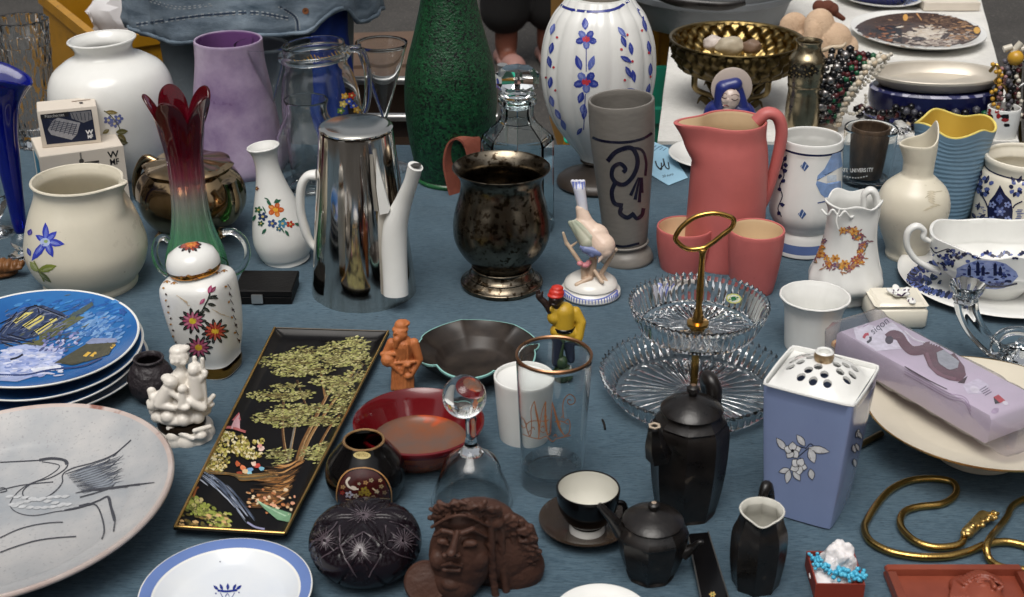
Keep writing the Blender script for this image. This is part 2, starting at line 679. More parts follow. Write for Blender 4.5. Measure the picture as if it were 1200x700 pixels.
    def text(s, txt, x, y, h, a=0.0, c=(0, 0, 0), sx=1.0, center=True, sk=0.0, bold=0.0):
        cu = bpy.data.curves.new('t', 'FONT')
        cu.body = txt
        cu.size = 1.0
        cu.offset = bold
        cu.align_x = 'CENTER' if center else 'LEFT'
        to = bpy.data.objects.new('t', cu)
        COL.objects.link(to)
        dg = bpy.context.evaluated_depsgraph_get(); dg.update()
        me = bpy.data.meshes.new_from_object(to.evaluated_get(dg))
        sz = h / 0.7
        ca, sa = cos(a), sin(a)
        pts = []
        for v in me.vertices:
            u, q = v.co.x * sz * sx + v.co.y * sz * sk, -v.co.y * sz
            pts.append((x + u * ca - q * sa, y + u * sa + q * ca))
        s.add(pts, [tuple(p.vertices) for p in me.polygons], c)
        bpy.data.objects.remove(to); bpy.data.meshes.remove(me); bpy.data.curves.remove(cu)
    def done(s, name, parent, m=None, label=None):
        if not s.f: return None
        bpy.context.view_layer.update()
        Mi = parent.matrix_world.inverted()
        me = bpy.data.meshes.new(name)
        st_ = min(0.00045, s.k * 0.000008) / max(1, s.k)
        me.from_pydata([tuple(Mi @ (v + q * (s.eps + st_ * k))) for v, q, k in zip(s.v, s.n, s.l)], [], s.f)
        ca = me.color_attributes.new('Col', 'FLOAT_COLOR', 'CORNER')
        i = 0
        for q, c in zip(s.f, s.c):
            for _ in q:
                ca.data[i].color = c
                i += 1
        me.materials.append(m or PAINT)
        me.shade_smooth()
        o = bpy.data.objects.new(name, me)
        COL.objects.link(o)
        o.parent = parent
        if label: o['label'] = label
        return o

def rough_poly(n):            # regular polygon outline for faceted vessels
    def f(th, r, z, n=n):
        a = 2 * pi / n
        return r * cos(a / 2) / cos((th % a) - a / 2) * 1.03, z
    return f

# ------------------------------------------------------------------ the ground, the tables and their cloths
ASPH = mat('asphalt', (62, 60, 58), 0.85, var=0.3, scale=3, bump=0.5, bscale=140, speck=(104, 100, 94), thr=0.6, spscale=160, spec=0.3)
def sheet(name, x0, x1, y0, y1, z, nx, ny, m, hz):
    vs = [(x0 + (x1 - x0) * i / nx, y0 + (y1 - y0) * j / ny, z + hz(x0 + (x1 - x0) * i / nx, y0 + (y1 - y0) * j / ny)) for j in range(ny + 1) for i in range(nx + 1)]
    fs = [(j * (nx + 1) + i, j * (nx + 1) + i + 1, (j + 1) * (nx + 1) + i + 1, (j + 1) * (nx + 1) + i) for j in range(ny) for i in range(nx)]
    return obj(name, vs, fs, m, smooth=60)
tag(sheet('ground', -300, 300, -300, 300, GZ, 40, 40, ASPH, lambda x, y: 0), kind='structure')

def cloth_mat(name, c, c2, sc_, dark):
    m = bpy.data.materials.new(name)
    m.use_nodes = True
    n, l = m.node_tree.nodes, m.node_tree.links
    b = n['Principled BSDF']
    tc = n.new('ShaderNodeTexCoord')
    def nz(scale, rough, vec, det=4):
        mp = n.new('ShaderNodeMapping'); mp.inputs['Scale'].default_value = vec
        l.new(tc.outputs['Object'], mp.inputs[0])
        t = n.new('ShaderNodeTexNoise'); t.inputs['Scale'].default_value = scale; t.inputs['Detail'].default_value = det; t.inputs['Roughness'].default_value = rough
        l.new(mp.outputs[0], t.inputs['Vector'])
        return t
    a = nz(85, 0.6, (1.0, 9, 9), 4)        # slubs along the weave
    d = nz(150, 0.5, (1.0, 6.5, 1), 2)       # single threads across
    e = nz(6, 0.5, (1, 1, 1), 3)           # broad fading
    r = n.new('ShaderNodeValToRGB')
    r.color_ramp.elements[0].position = 0.36; r.color_ramp.elements[0].color = lin(c)
    r.color_ramp.elements[1].position = 0.62; r.color_ramp.elements[1].color = lin(c2)
    l.new(a.outputs[0], r.inputs[0])
    r2 = n.new('ShaderNodeValToRGB')
    r2.color_ramp.elements[0].position = 0.28; r2.color_ramp.elements[0].color = lin(dark)
    r2.color_ramp.elements[1].position = 0.40; r2.color_ramp.elements[1].color = (1, 1, 1, 1)
    l.new(d.outputs[0], r2.inputs[0])
    mx = n.new('ShaderNodeMix'); mx.data_type = 'RGBA'; mx.blend_type = 'MULTIPLY'; mx.inputs[0].default_value = 0.6
    l.new(r.outputs[0], mx.inputs[6]); l.new(r2.outputs[0], mx.inputs[7])
    m2 = n.new('ShaderNodeMix'); m2.data_type = 'RGBA'; m2.blend_type = 'MULTIPLY'; m2.inputs[0].default_value = 1
    mr = n.new('ShaderNodeMapRange'); mr.inputs[1].default_value = 0.3; mr.inputs[2].default_value = 0.7; mr.inputs[3].default_value = 0.82; mr.inputs[4].default_value = 1.12
    l.new(e.outputs[0], mr.inputs[0])
    l.new(mx.outputs[2], m2.inputs[6]); l.new(mr.outputs[0], m2.inputs[7])
    l.new(m2.outputs[2], b.inputs['Base Color'])
    b.inputs['Roughness'].default_value = 0.95
    b.inputs['Specular IOR Level'].default_value = 0.15
    b.inputs['Sheen Weight'].default_value = 0.15
    bp = n.new('ShaderNodeBump'); bp.inputs['Strength'].default_value = 0.5; bp.inputs['Distance'].default_value = 0.0012
    ad = n.new('ShaderNodeMath'); ad.operation = 'ADD'
    l.new(a.outputs[0], ad.inputs[0]); l.new(d.outputs[0], ad.inputs[1])
    l.new(ad.outputs[0], bp.inputs['Height']); l.new(bp.outputs[0], b.inputs['Normal'])
    return m
BLUECLOTH = cloth_mat('blue_slub_cloth', (56, 77, 91), (80, 101, 114), 1, (24, 30, 38))
WHITECLOTH = cloth_mat('white_cloth', (206, 204, 198), (222, 221, 216), 1, (214, 212, 206))

def hanging_cloth(name, corners, m, label, hang=0.66, nx=120, ny=90, amp=0.0013, z=0.0):
    """a cloth over a table top (corners: front left, front right, back right, back left) with its edges hanging down"""
    P = [Vector((c[0], c[1])) for c in corners]
    def top(u, v):
        return P[0].lerp(P[1], u).lerp(P[3].lerp(P[2], u), v)
    vs, fs = [], []
    def hz(p):
        h = amp * noise.noise(Vector((p.x * 3, p.y * 9, 1))) + amp * 0.6 * noise.noise(Vector((p.x * 9, p.y * 25, 4)))
        for (yc, a0) in ((1.98, 0.0026), (1.62, 0.0018), (1.30, 0.0022), (1.16, 0.0014)):      # ironed-in creases running along the table
            h += a0 * math.exp(-((p.y - yc - 0.012 * sin(p.x * 5 + yc)) / 0.012) ** 2)
        return h - 0.001
    idx = {}
    for j in range(ny + 1):
        for i in range(nx + 1):
            p = top(i / nx, j / ny)
            idx[i, j] = len(vs)
            vs.append((p.x, p.y, z + hz(p)))
    for j in range(ny):
        for i in range(nx):
            fs.append((idx[i, j], idx[i + 1, j], idx[i + 1, j + 1], idx[i, j + 1]))
    ring = [(i, 0) for i in range(nx)] + [(nx, j) for j in range(ny)] + [(i, ny) for i in range(nx, 0, -1)] + [(0, j) for j in range(ny, 0, -1)]
    c = sum(P, Vector((0, 0))) / 4
    prev = [idx[q] for q in ring]
    L = 0
    for k in range(1, 13):
        row = []
        for n_, q in enumerate(ring):
            p = top(q[0] / nx, q[1] / ny)
            d = (p - c).normalized()
            f = k / 12
            o = 0.004 * min(1, k) + 0.022 * f * (0.5 + 0.5 * sin(n_ * 0.42 + 1.3 * sin(n_ * 0.11)))
            row.append(len(vs))
            vs.append((p.x + d.x * o, p.y + d.y * o, z - 0.002 - hang * f))
        for n_ in range(len(ring)):
            n2 = (n_ + 1) % len(ring)
            fs.append((prev[n_], prev[n2], row[n2], row[n_]))
        prev = row
    o = obj(name, vs, fs, m, smooth=50)
    return tag(o, label, 'tablecloth')

YB = g(600, 169).y
hanging_cloth('tablecloth', [(-1.3, 0.72), (1.35, 0.72), (1.35, YB), (-1.3, YB)], BLUECLOTH, 'slate blue slubbed cloth covering the front table under the china')
wl0, wl1 = g(771, 167), g(793, -12)
wr0, wr1 = g(1196, 167), g(1146, -14)
hanging_cloth('tablecloth', [(wl0.x, wl0.y + 0.008), (wr0.x, wr0.y + 0.008), (wr1.x, wr1.y), (wl1.x, wl1.y)], WHITECLOTH, 'white cloth on the rear table under the oval dishes', nx=60, ny=60, amp=0.002)

# ------------------------------------------------------------------ houses added out of view: they cut low sky light and darken reflections
PLASTER = mat('weathered_plaster', (150, 138, 124), 0.9, var=0.2, scale=0.8)
ROOFM = mat('roof_tiles', (92, 52, 40), 0.8, var=0.3, scale=6)
PANE = mat('window_pane', (30, 34, 40), 0.1, var=0.2)
def house(label, x, y, rz, w, d, h):
    T = thing('house', label, 'house', (x, y, GZ), (0, 0, rz))
    box('wall', (0, 0, 0), (w, d, h), PLASTER, T, bevel=0.01)
    v = [(-w / 2 - .3, -d / 2 - .3, h), (w / 2 + .3, -d / 2 - .3, h), (w / 2 + .3, d / 2 + .3, h), (-w / 2 - .3, d / 2 + .3, h), (-w / 2 - .3, 0, h + d * .4), (w / 2 + .3, 0, h + d * .4)]
    obj('roof', v, [(0, 1, 5, 4), (2, 3, 4, 5), (1, 2, 5), (3, 0, 4), (3, 2, 1, 0)], ROOFM, T, smooth=0)
    for j in range(3):
        for i in range(int(w / 2.4)):
            xx = -w / 2 + 1.3 + 2.4 * i
            f = box('window', (xx, -d / 2 - 0.03, 0.9 + 2.6 * j), (1.1, 0.06, 1.5), WHITE, T, bevel=0.01)
            box('pane', (xx, -d / 2 - 0.065, 1.0 + 2.6 * j), (0.94, 0.01, 1.3), PANE, f, bevel=0.002)
house('plastered town house behind the viewer with white windows', 0.5, -15.5, pi, 17, 7, 8.6)
house('plastered town house to the left of the market table', -12.5, 2.5, pi / 2, 16, 7, 8.4)
house('plastered town house to the right of the market table', 12.5, 2.0, -pi / 2, 16, 7, 8.0)

# ------------------------------------------------------------------ crates, cartons and tub behind the tables
YEL = mat('yellow_plastic', (176, 126, 22), 0.42, var=0.15, speck=(110, 84, 30), thr=0.66)
def crate(name, label, cx, cy, z, d, rz, m, wall=0.012, cat='crate', slot=None):
    T = thing(name, label, cat, (cx, cy, z), (0, 0, rz))
    x, y, h = d
    box('base', (0, 0, 0), (x, y, 0.01), m, T)
    for sx in (-1, 1):
        box('side_panel', (sx * (x / 2 - wall / 2), 0, 0.0101), (wall, y, h - 0.0101), m, T, bevel=0.003)
    for sy in (-1, 1):
        p = box('end_panel', (0, sy * (y / 2 - wall / 2), 0.0101), (x - 2 * wall - 0.001, wall, h - 0.0101), m, T, bevel=0.003)
    for sy in (-1, 1):
        box('rim', (0, sy * (y / 2 + 0.004), h - 0.03), (x + 0.016, 0.008, 0.03), m, T, bevel=0.002)
    for sx in (-1, 1):
        box('rim', (sx * (x / 2 + 0.004), 0, h - 0.03), (0.008, y, 0.03), m, T, bevel=0.002)
    for k in range(3):
        box('rib', (-x * 0.3 + k * x * 0.3, -y / 2 - 0.004, h * 0.35), (0.012, 0.008, h * 0.45), m, T, bevel=0.001)
    return T
# yellow crate standing behind the left end of the table, turned and tipped
q = g(60, 60, -0.1)
cn, cf_ = g(116, 46, -0.06), g(54, -4, -0.06)
cd = (cf_ - cn); CL = cd.length + 0.06; cd.normalize(); cy_ = Vector((-cd.y, cd.x, 0))
cc_ = cn + cd * CL / 2 - cy_ * 0.17
Y1 = crate('plastic_crate', 'mustard yellow plastic crate behind the white round vase', cc_.x, cc_.y, -0.44, (CL, 0.34, 0.38), atan2(cd.y, cd.x), YEL)
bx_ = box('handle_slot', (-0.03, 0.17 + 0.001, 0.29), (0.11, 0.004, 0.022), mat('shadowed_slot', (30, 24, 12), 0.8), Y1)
T = thing('cardboard_box', 'plain cardboard carton under the yellow crate', 'box', (cc_.x, cc_.y, GZ), (0, 0, atan2(cd.y, cd.x)))
CARD = mat('cardboard', (120, 100, 80), 0.9, var=0.15, bump=0.1)
box('body', (0, 0, 0), (CL - 0.02, 0.32, 0.295), CARD, T)
box('tape', (0, 0, 0.2955), (0.05, 0.318, 0.0006), mat('parcel_tape', (150, 120, 80), 0.3), T, bevel=0.0001)
# crumpled white paper in the crate
def crumple(name, label, cat, c, r, m, seed, sq=(1, 1, 0.7), parent=None, sub=4, amt=0.45):
    v, f = ico((0, 0, 0), 1, sub)
    out = []
    for p in v:
        n1 = noise.noise(p * 1.7 + Vector((seed, 0, 0))) + 0.5 * abs(noise.noise(p * 4 + Vector((0, seed, 0))))
        q = p * (1 + amt * n1)
        out.append(Vector((q.x * r * sq[0], q.y * r * sq[1], q.z * r * sq[2])))
    o = obj(name, out, f, m, parent, c, smooth=35)
    return tag(o, label, cat) if label else o
PAPER = mat('white_paper', (205, 203, 204), 0.8, var=0.1)
crumple('wrapping_paper', 'crumpled white wrapping paper heaped in the yellow crate', 'paper', (cc_.x, cc_.y, -0.12), 0.14, PAPER, 3.1)
crumple('wrapping_paper', 'grey crumpled paper at the right end of the yellow crate', 'paper', (cc_.x + 0.12, cc_.y - 0.06, -0.06), 0.075, mat('grey_paper', (140, 132, 132), 0.8), 9.7)

# carton with a white tag, behind the green vase
A = At(470, 168)
T = thing('cardboard_box', 'brown carton with a white tag behind the cone glass', 'box', (-0.33, 3.55, GZ), (0, 0, radians(6)))
BROWNC = mat('brown_carton', (96, 76, 62), 0.85, var=0.2, bump=0.15)
box('body', (0, 0, 0), (0.50, 0.32, 0.55), BROWNC, T)
box('flap', (0, -0.205, 0.535), (0.49, 0.09, 0.006), BROWNC, T, bevel=0.001)
box('tag', (0.10, -0.253, 0.512), (0.05, 0.004, 0.042), PAPER, T, bevel=0.0006)
# folding chair rail seen below the carton
T = thing('folding_chair', 'folded chair with pale metal rails behind the green vase', 'chair', (-0.22, 2.74, GZ))
STEEL = mat('pale_steel', (190, 190, 188), 0.3, metal=0.8)
DKWOOD = mat('dark_slats', (48, 34, 26), 0.6, var=0.3)
for sx in (-0.2, 0.2):
    tube('leg', [(sx, 0.05, 0), (sx, 0, 0.74)], 0.011, STEEL, T)
for z in (0.30, 0.52, 0.62, 0.70):
    tube('rail', [(-0.2, 0.02, z), (0.2, 0.02, z)], 0.009, STEEL, T)
for z in (0.36, 0.42, 0.57):
    box('slat', (0, 0.045, z), (0.38, 0.015, 0.045), DKWOOD, T)

# grey tub
TUB = mat('grey_plastic', (104, 108, 112), 0.5, var=0.15)
A = At(842, 40)
T = thing('plastic_tub', 'grey plastic tub with a dark handle behind the brass bowl', 'tub', g(842, 52) + Vector((0, 0.21, 0)))
prof = [(0, 0.001), (0.165, 0.001), (0.170, 0.006), (0.190, 0.062), (0.197, 0.066), (0.197, 0.078), (0.192, 0.080), (0.205, 0.16), (0.21, 0.165), (0.205, 0.168), (0.2, 0.16), (0.165, 0.008), (0, 0.008)]
tb = lathe('body', prof, TUB, T, seg=72)
tube('handle', [T_ for T_ in [(-0.15, -0.162, 0.10), (-0.09, -0.205, 0.090), (0.0, -0.222, 0.086), (0.05, -0.216, 0.092)]], [0.007, 0.010, 0.010, 0.006], BLACKP, T, flat=0.5)
crumple('packing_paper', 'scrap of brown packing paper on the tub rim above the brass bowl', 'paper', g(880, 14) + Vector((0, 0.0, 0.030)), 0.022, mat('kraft', (150, 118, 84), 0.8), 5.5, (1.9, 0.6, 0.6))
# crates between the tables
crate('plastic_crate', 'yellow plastic crate between the ribbed vase and the grey tub', 0.335, 3.42, -0.40, (0.44, 0.36, 0.44), radians(4), YEL)
GREENP = mat('green_plastic', (8, 104, 82), 0.4, var=0.15)
crate('plastic_crate', 'green plastic crate under the rear table edge', 0.36, 2.85, GZ, (0.40, 0.30, 0.66), radians(3), GREENP)
tag(box('cardboard_box', (0.335, 3.42, GZ), (0.40, 0.34, 0.338), CARD), 'cardboard carton under the rear yellow crate', 'box')
TURQ = mat('turquoise_cord', (20, 190, 150), 0.5)
o = tube('cord', [g(661, 150, -0.02) + Vector((0, 0.1, 0)), g(662, 161) + Vector((0, 0.012, 0.004)), g(664, 168) + Vector((0, -0.002, 0.004)), g(676, 168.5) + Vector((0, -0.002, 0.004)), g(684, 171, 0.004)], 0.003, TURQ)
tag(o, 'turquoise cord lying over the cloth edge beside the ribbed lamp base', 'cord')

# ------------------------------------------------------------------ people standing behind the table
SKIN = mat('skin', (186, 134, 108), 0.5, var=0.12, sss=0.05)
DENIM = mat('denim', (66, 84, 100), 0.9, c2=(150, 166, 180), scale=13, bump=0.35, bscale=260, aniso=(1, 1, 3))
DENIM2 = mat('grey_jeans', (92, 102, 110), 0.9, c2=(120, 130, 136), scale=8, bump=0.3, bscale=260)
HAIR = mat('dark_hair', (40, 28, 20), 0.6, var=0.4)
P0 = thing('person', 'person in a faded denim jacket and grey jeans standing behind the purple vase', 'person', (-0.52, 2.74, GZ))
def body_parts(x0, hip, sh, head, aw, lw, hands):
    L = []
    for s in (-1, 1):
        L += [capsule((s * lw, 0, 0.08), (s * lw, -0.01, 0.48), 0.045, 0.055), capsule((s * lw, -0.01, 0.48), (s * lw * 0.9, 0, hip), 0.058, 0.085)]
        L += [ico((s * lw, -0.08, 0.035), (0.045, 0.12, 0.035))]
        L += [capsule((s * sh, 0, head - 0.30), (s * (aw + 0.03), 0.01, head - 0.58), 0.05, 0.04), capsule((s * (aw + 0.03), 0.01, head - 0.58), hands[0 if s < 0 else 1], 0.038, 0.027)]
        hx = Vector(hands[0 if s < 0 else 1])
        L += [ico(hx + Vector((0, -0.03, -0.04)), (0.024, 0.04, 0.05))]
        for k in range(4):
            L += [capsule(hx + Vector((-0.026 + k * 0.017, -0.045, -0.07)), hx + Vector((-0.026 + k * 0.017, -0.055, -0.125 + 0.008 * abs(k - 1.5))), 0.0095, 0.008)]
        L += [capsule(hx + Vector((-s * 0.03, -0.05, -0.03)), hx + Vector((-s * 0.045, -0.08, -0.075)), 0.011, 0.009)]
    L += [ico((0, 0, hip + 0.02), (0.165, 0.115, 0.13)), ico((0, 0, hip + 0.25), (0.15, 0.105, 0.2)), ico((0, 0.0, head - 0.38), (0.185, 0.11, 0.14))]
    L += [capsule((0, 0, head - 0.32), (0, -0.01, head - 0.12), 0.055, 0.05), ico((0, -0.015, head), (0.075, 0.095, 0.115)), ico((0, -0.035, head - 0.06), (0.055, 0.07, 0.06))]
    L += [capsule((0, -0.105, head), (0, -0.125, head - 0.03), 0.010, 0.016), ico((0, -0.098, head - 0.065), (0.026, 0.014, 0.010))]
    for s in (-1, 1):
        L += [ico((s * 0.078, 0.0, head - 0.01), (0.012, 0.024, 0.032)), ico((s * 0.03, -0.098, head + 0.01), (0.014, 0.01, 0.008))]
    return L
clay('body', body_parts(0, 0.86, 0.18, 1.60, 0.24, 0.09, ((-0.16, -0.26, 1.16), (0.16, -0.26, 1.18))), 0.009, SKIN, P0, 6)
# jeans
jp = [ico((0, 0, 0.88), (0.185, 0.135, 0.12))]
for s in (-1, 1):
    jp += [capsule((s * 0.095, 0, 0.88), (s * 0.095, -0.01, 0.48), 0.108, 0.083), capsule((s * 0.095, -0.01, 0.48), (s * 0.095, 0, 0.10), 0.083, 0.078)]
clay('jeans', jp, 0.010, DENIM2, P0, 5)
clay('hair', [ico((0, 0.02, 1.645), (0.085, 0.1, 0.10)), ico((0, 0.05, 1.56), (0.08, 0.07, 0.12))], 0.009, HAIR, P0, 3)
# the jacket: an open shell with a hem that dips and lifts, seen from the waist down
def jz(th):                # hem height round the body (local z above ground), th = 0 faces the viewer
    return 0.838 + 0.010 * sin(th) + 0.006 * sin(5 * th + 1) + (0.050 * math.exp(-((th - 0.77) / 0.15) ** 2))
vs, fs = [], []
NT, NZ = 120, 26
for j in range(NZ + 1):
    v = j / NZ
    for i in range(NT):
        th = -pi + 2 * pi * i / NT
        z = jz(th) + (1.40 - jz(th)) * v
        rx = 0.255 - 0.03 * v + 0.006 * (1 - v) ** 6
        ry = 0.175 - 0.02 * v + 0.006 * (1 - v) ** 6
        fo = 1 + 0.03 * (1 - v) * max(0, 1 - 3.2 * abs(noise.noise(Vector((2.2 * th + 5 * z, z * 8 - th, 9))))) + 0.07 * (noise.noise(Vector((3 * th, z * 7, 2))) + 0.6 * noise.noise(Vector((9 * th + z * 9, z * 14, 5)))) * (1.3 - v)
        if v > 0.9: rx *= 1 - (v - 0.9) * 5; ry *= 1 - (v - 0.9) * 3.5
        vs.append((rx * fo * sin(th), -ry * fo * cos(th), z))
for j in range(NZ):
    for i in range(NT):
        fs.append((j * NT + i, j * NT + (i + 1) % NT, (j + 1) * NT + (i + 1) % NT, (j + 1) * NT + i))
jk = obj('denim_jacket', vs, fs, DENIM, P0, smooth=70)
so = jk.modifiers.new('thick', 'SOLIDIFY'); so.thickness = 0.004; so.offset = -1
hem = []
for i in range(0, NT, 2):
    th = -pi + 2 * pi * i / NT
    fo = 1 + 0.06 * (noise.noise(Vector((3 * th, jz(th) * 7, 2))) + 0.6 * noise.noise(Vector((9 * th + jz(th) * 9, jz(th) * 14, 5)))) * 1.3
    hem.append(((0.262 * fo) * sin(th), -(0.182 * fo) * cos(th), jz(th) + 0.005))
tube('hem', hem, 0.0042, DENIM, jk, closed=True, n=3, seg=8)
for s in (-1, 1):
    tube('sleeve', [(s * 0.19, 0, 1.40), (s * 0.25, 0.015, 1.16), (s * 0.268, 0.005, 1.03), (s * 0.24, -0.08, 1.06), (s * 0.175, -0.22, 1.13)], [0.085, 0.072, 0.066, 0.06, 0.052], DENIM, jk, seg=18)
SHIRT = mat('bright_blue_shirt', (20, 54, 140), 0.8, var=0.2, bump=0.2)
sv, sf = [], []
for j in range(9):
    for i in range(13):
        th = 0.62 + 0.50 * i / 12
        z = 0.98 - 0.42 * j / 8
        fo = 1 + 0.03 * sin(th * 30 + j)
        sv.append((0.222 * fo * sin(th), -0.168 * fo * cos(th), z))
for j in range(8):
    for i in range(12):
        sf.append((j * 13 + i, j * 13 + i + 1, (j + 1) * 13 + i + 1, (j + 1) * 13 + i))
st = obj('blue_shirt_tail', sv, sf, SHIRT, P0, smooth=70)
so = st.modifiers.new('thick', 'SOLIDIFY'); so.thickness = 0.003
pp = Paint(jk)
def stitch(pts, c=(186, 192, 196), w=1.2):
    P = spl([(x, y, 0) for x, y in pts], 14)
    for i in range(0, len(P) - 1, 2):
        pp.stroke([(P[i].x, P[i].y), (P[i + 1].x, P[i + 1].y)], w, c)
DKB = (58, 72, 92)
for off in (0, 3.5):
    stitch([(160, 31 - off), (200, 25 - off), (250, 19 - off), (300, 17 - off), (340, 24 - off)])
pp.stroke([(160, 29), (200, 23), (250, 17), (300, 15), (340, 22)], 2.2, DKB)
stitch([(330, 8), (348, 20), (352, 36)]); stitch([(326, 8), (344, 21), (347, 37)])
pp.stroke([(328, 8), (346, 20), (349.5, 37)], 2.2, DKB)
stitch([(178, 0), (210, 8), (250, 4)]); stitch([(176, 2), (209, 10.5), (252, 6)])
stitch([(134, 0), (132, 20), (136, 34)])
pp.stroke([(140, 0), (136, 20), (139, 33)], 3, DKB)
pp.blob(358, 13, 4, 4, 0, (150, 96, 62)); pp.blob(358, 13, 1.6, 1.6, 0, (90, 56, 36))
pp.done('stitching', jk, PRINT)

P1 = thing('person', 'person in black trousers and pale shoes standing far behind the decanter', 'person', (0.06, g(606, 75, GZ).y, GZ), (0, 0, radians(14)))
SKIN2 = mat('brown_skin', (112, 66, 50), 0.55, var=0.15)
clay('body', body_parts(0, 0.86, 0.18, 1.56, 0.22, 0.085, ((-0.26, -0.02, 0.80), (0.26, -0.02, 0.80))), 0.010, SKIN2, P1, 5)
TROU = mat('black_cloth', (14, 13, 14), 0.9, var=0.3)
jp = [ico((0, 0, 0.88), (0.185, 0.135, 0.12))]
for s in (-1, 1):
    jp += [capsule((s * 0.085, 0, 0.88), (s * 0.09, -0.01, 0.48), 0.105, 0.10), capsule((s * 0.09, -0.01, 0.48), (s * 0.09, 0, 0.225), 0.10, 0.10)]
clay('trousers', jp, 0.012, TROU, P1, 4)
clay('coat', [ico((0, 0, 1.15), (0.2, 0.14, 0.3)), capsule((0, 0, 1.34), (0, 0, 0.98), 0.15, 0.17)] + [capsule((s * 0.19, 0, 1.26), (s * 0.26, 0, 0.84), 0.062, 0.052) for s in (-1, 1)], 0.012, TROU, P1, 4)
clay('hair', [ico((0, 0.02, 1.605), (0.085, 0.1, 0.10))], 0.010, HAIR, P1, 3)
SHOE = mat('pale_pink_shoe', (150, 112, 104), 0.6, var=0.1)
for s in (-1, 1):
    clay('shoe', [ico((s * 0.085, -0.085, 0.026), (0.052, 0.135, 0.030)), ico((s * 0.085, 0.03, 0.03), (0.046, 0.06, 0.036)), ico((s * 0.085, -0.12, 0.035), (0.046, 0.075, 0.04))], 0.006, SHOE, P1, 3)

# ------------------------------------------------------------------ BACK ROW, LEFT
def flutes(n, a, z0=None, z1=None, p=1):
    def f(th, r, z):
        k = 1.0
        if z0 is not None and (z < z0 or z > z1): k = 0.0
        return r * (1 + a * k * cos(n * th)), z
    return f
def diamonds(n, a, kz):
    def f(th, r, z):
        return r * (1 + a * (abs(((n * th / (2 * pi) + z * kz) % 1) - 0.5) + abs(((n * th / (2 * pi) - z * kz) % 1) - 0.5) - 0.5)), z
    return f

T, b, A = vessel('crystal_vase', 'tall cut crystal vase at the back left corner behind the cobalt vase', 'vase', 46, 168, [(168, 25), (160, 23), (120, 26), (70, 29), (24, 32)],
                 CRYSTAL, t=0.006, floor=0.02, seg=96, fmod=diamonds(16, 0.10, 55), smooth=20)
# cobalt vase on a clear knop and foot
COBALT = mat('cobalt_glass', (14, 30, 150), 0.06, var=0.2, trans=0.55, rvar=0.03)
T, b, A = vessel('cobalt_vase', 'deep cobalt blue trumpet vase on a clear foot at left edge', 'vase', 29, 300,
                 [(272, 6), (262, 8), (220, 11), (180, 14), (150, 17), (120, 24), (103, 34), (94, 42)], COBALT, t=0.004, floor=0.05, seg=64,
                 fmod=lambda th, r, z: (r * (1 + 0.05 * cos(5 * th + 1) * max(0, min(1, (z - 0.16) * 8))), z + 0.012 * cos(2 * th - 0.6) * max(0, (z - 0.17) * 10)))
A0 = A
lathe('foot', spl([(0.0005, A.z(303)), (A.s(300) * 19, A.z(302)), (A.s(300) * 19.5, A.z(299)), (A.s(295) * 9, A.z(292)), (A.s(290) * 13, A.z(284)), (A.s(280) * 12, A.z(277)), (A.s(272) * 6, A.z(272.5))], 5) + [Vector((0, A.z(272.5), 0))] if False else
      [(0, 0.0)] + [(max(p[0], 0.0005), p[1]) for p in spl([(A.s(300) * 17, 0.0, 0), (A.s(300) * 18.5, 0.003, 0), (A.s(295) * 9, A.z(292), 0), (A.s(290) * 13, A.z(285), 0), (A.s(280) * 12, A.z(278), 0), (A.s(272) * 6, A.z(272.2), 0)], 5)] + [(0, A.z(272.2))],
      CLEAR, T, seg=40)
# cut glass goblet at the left edge
T, b, A = vessel('crystal_goblet', 'cut crystal goblet on a round foot, cut off by the left edge', 'goblet', -4, 272, [(273, 23), (271, 22), (266, 8), (258, 6), (250, 12), (232, 20), (205, 19), (172, 16)],
                 CRYSTAL, t=0.004, floor=0.055, seg=80, fmod=diamonds(14, 0.08, 80), smooth=20)
# carved wood
WOODC = mat('carved_wood', (128, 84, 40), 0.5, c2=(92, 56, 26), scale=25, var=0.3)
A = At(8, 322)
pr = []
for k, (x, y, r) in enumerate([(-16, 316, 12), (-6, 314, 12), (3, 314, 11), (11, 313, 9), (19, 312, 7), (26, 311, 5)]):
    pr.append(ico(A.L(x, y - 2, 4), (r * A.s(y) * 0.62, r * A.s(y) * 1.2, r * A.s(y) * 0.9), 2))
pr += [capsule(A.L(-18, 320, 12), A.L(24, 314, 9), 0.006, 0.003), ico(A.L(-4, 318, 0), (0.03, 0.02, 0.008))]
T = thing('wood_carving', 'ridged brown wood carving tapering to a point at the left edge', 'carving', A.p)
clay('body', pr, 0.0012, WOODC, T, 2)
# big white round vase
T, b, A = vessel('round_vase', 'big round white porcelain vase with a flared tilted rim', 'vase', 147, 199,
                 [(201, 42), (190, 50), (160, 64), (112, 72), (85, 66), (71, 50), (64, 36), (58, 33), (52, 35), (46, 40)], WHITE, t=0.004, seg=72, top=(119, 46), rim=WHITE)
pp = Paint(b)
for x, y in ((127, 141), (134, 145), (139, 139)): pp.flower(x, y, 6, 5, (96, 106, 160), (200, 190, 150))
pp.stroke([(122, 130), (130, 136), (140, 150), (141, 168)], 1.1, (84, 84, 48))
for x, y, l, wd, a, c in ((124, 131, 14, 5, 0.1, (128, 112, 62)), (136, 155, 14, 7, -0.1, (102, 98, 54)), (138, 158, 12, 7, 0.6, (120, 108, 64)), (136, 166, 14, 8, 0.1, (96, 90, 58)), (128, 152, 9, 5, 2.6, (120, 112, 70))):
    pp.leaf(x, y, l, wd, a, c)
pp.done('flower_print', b)
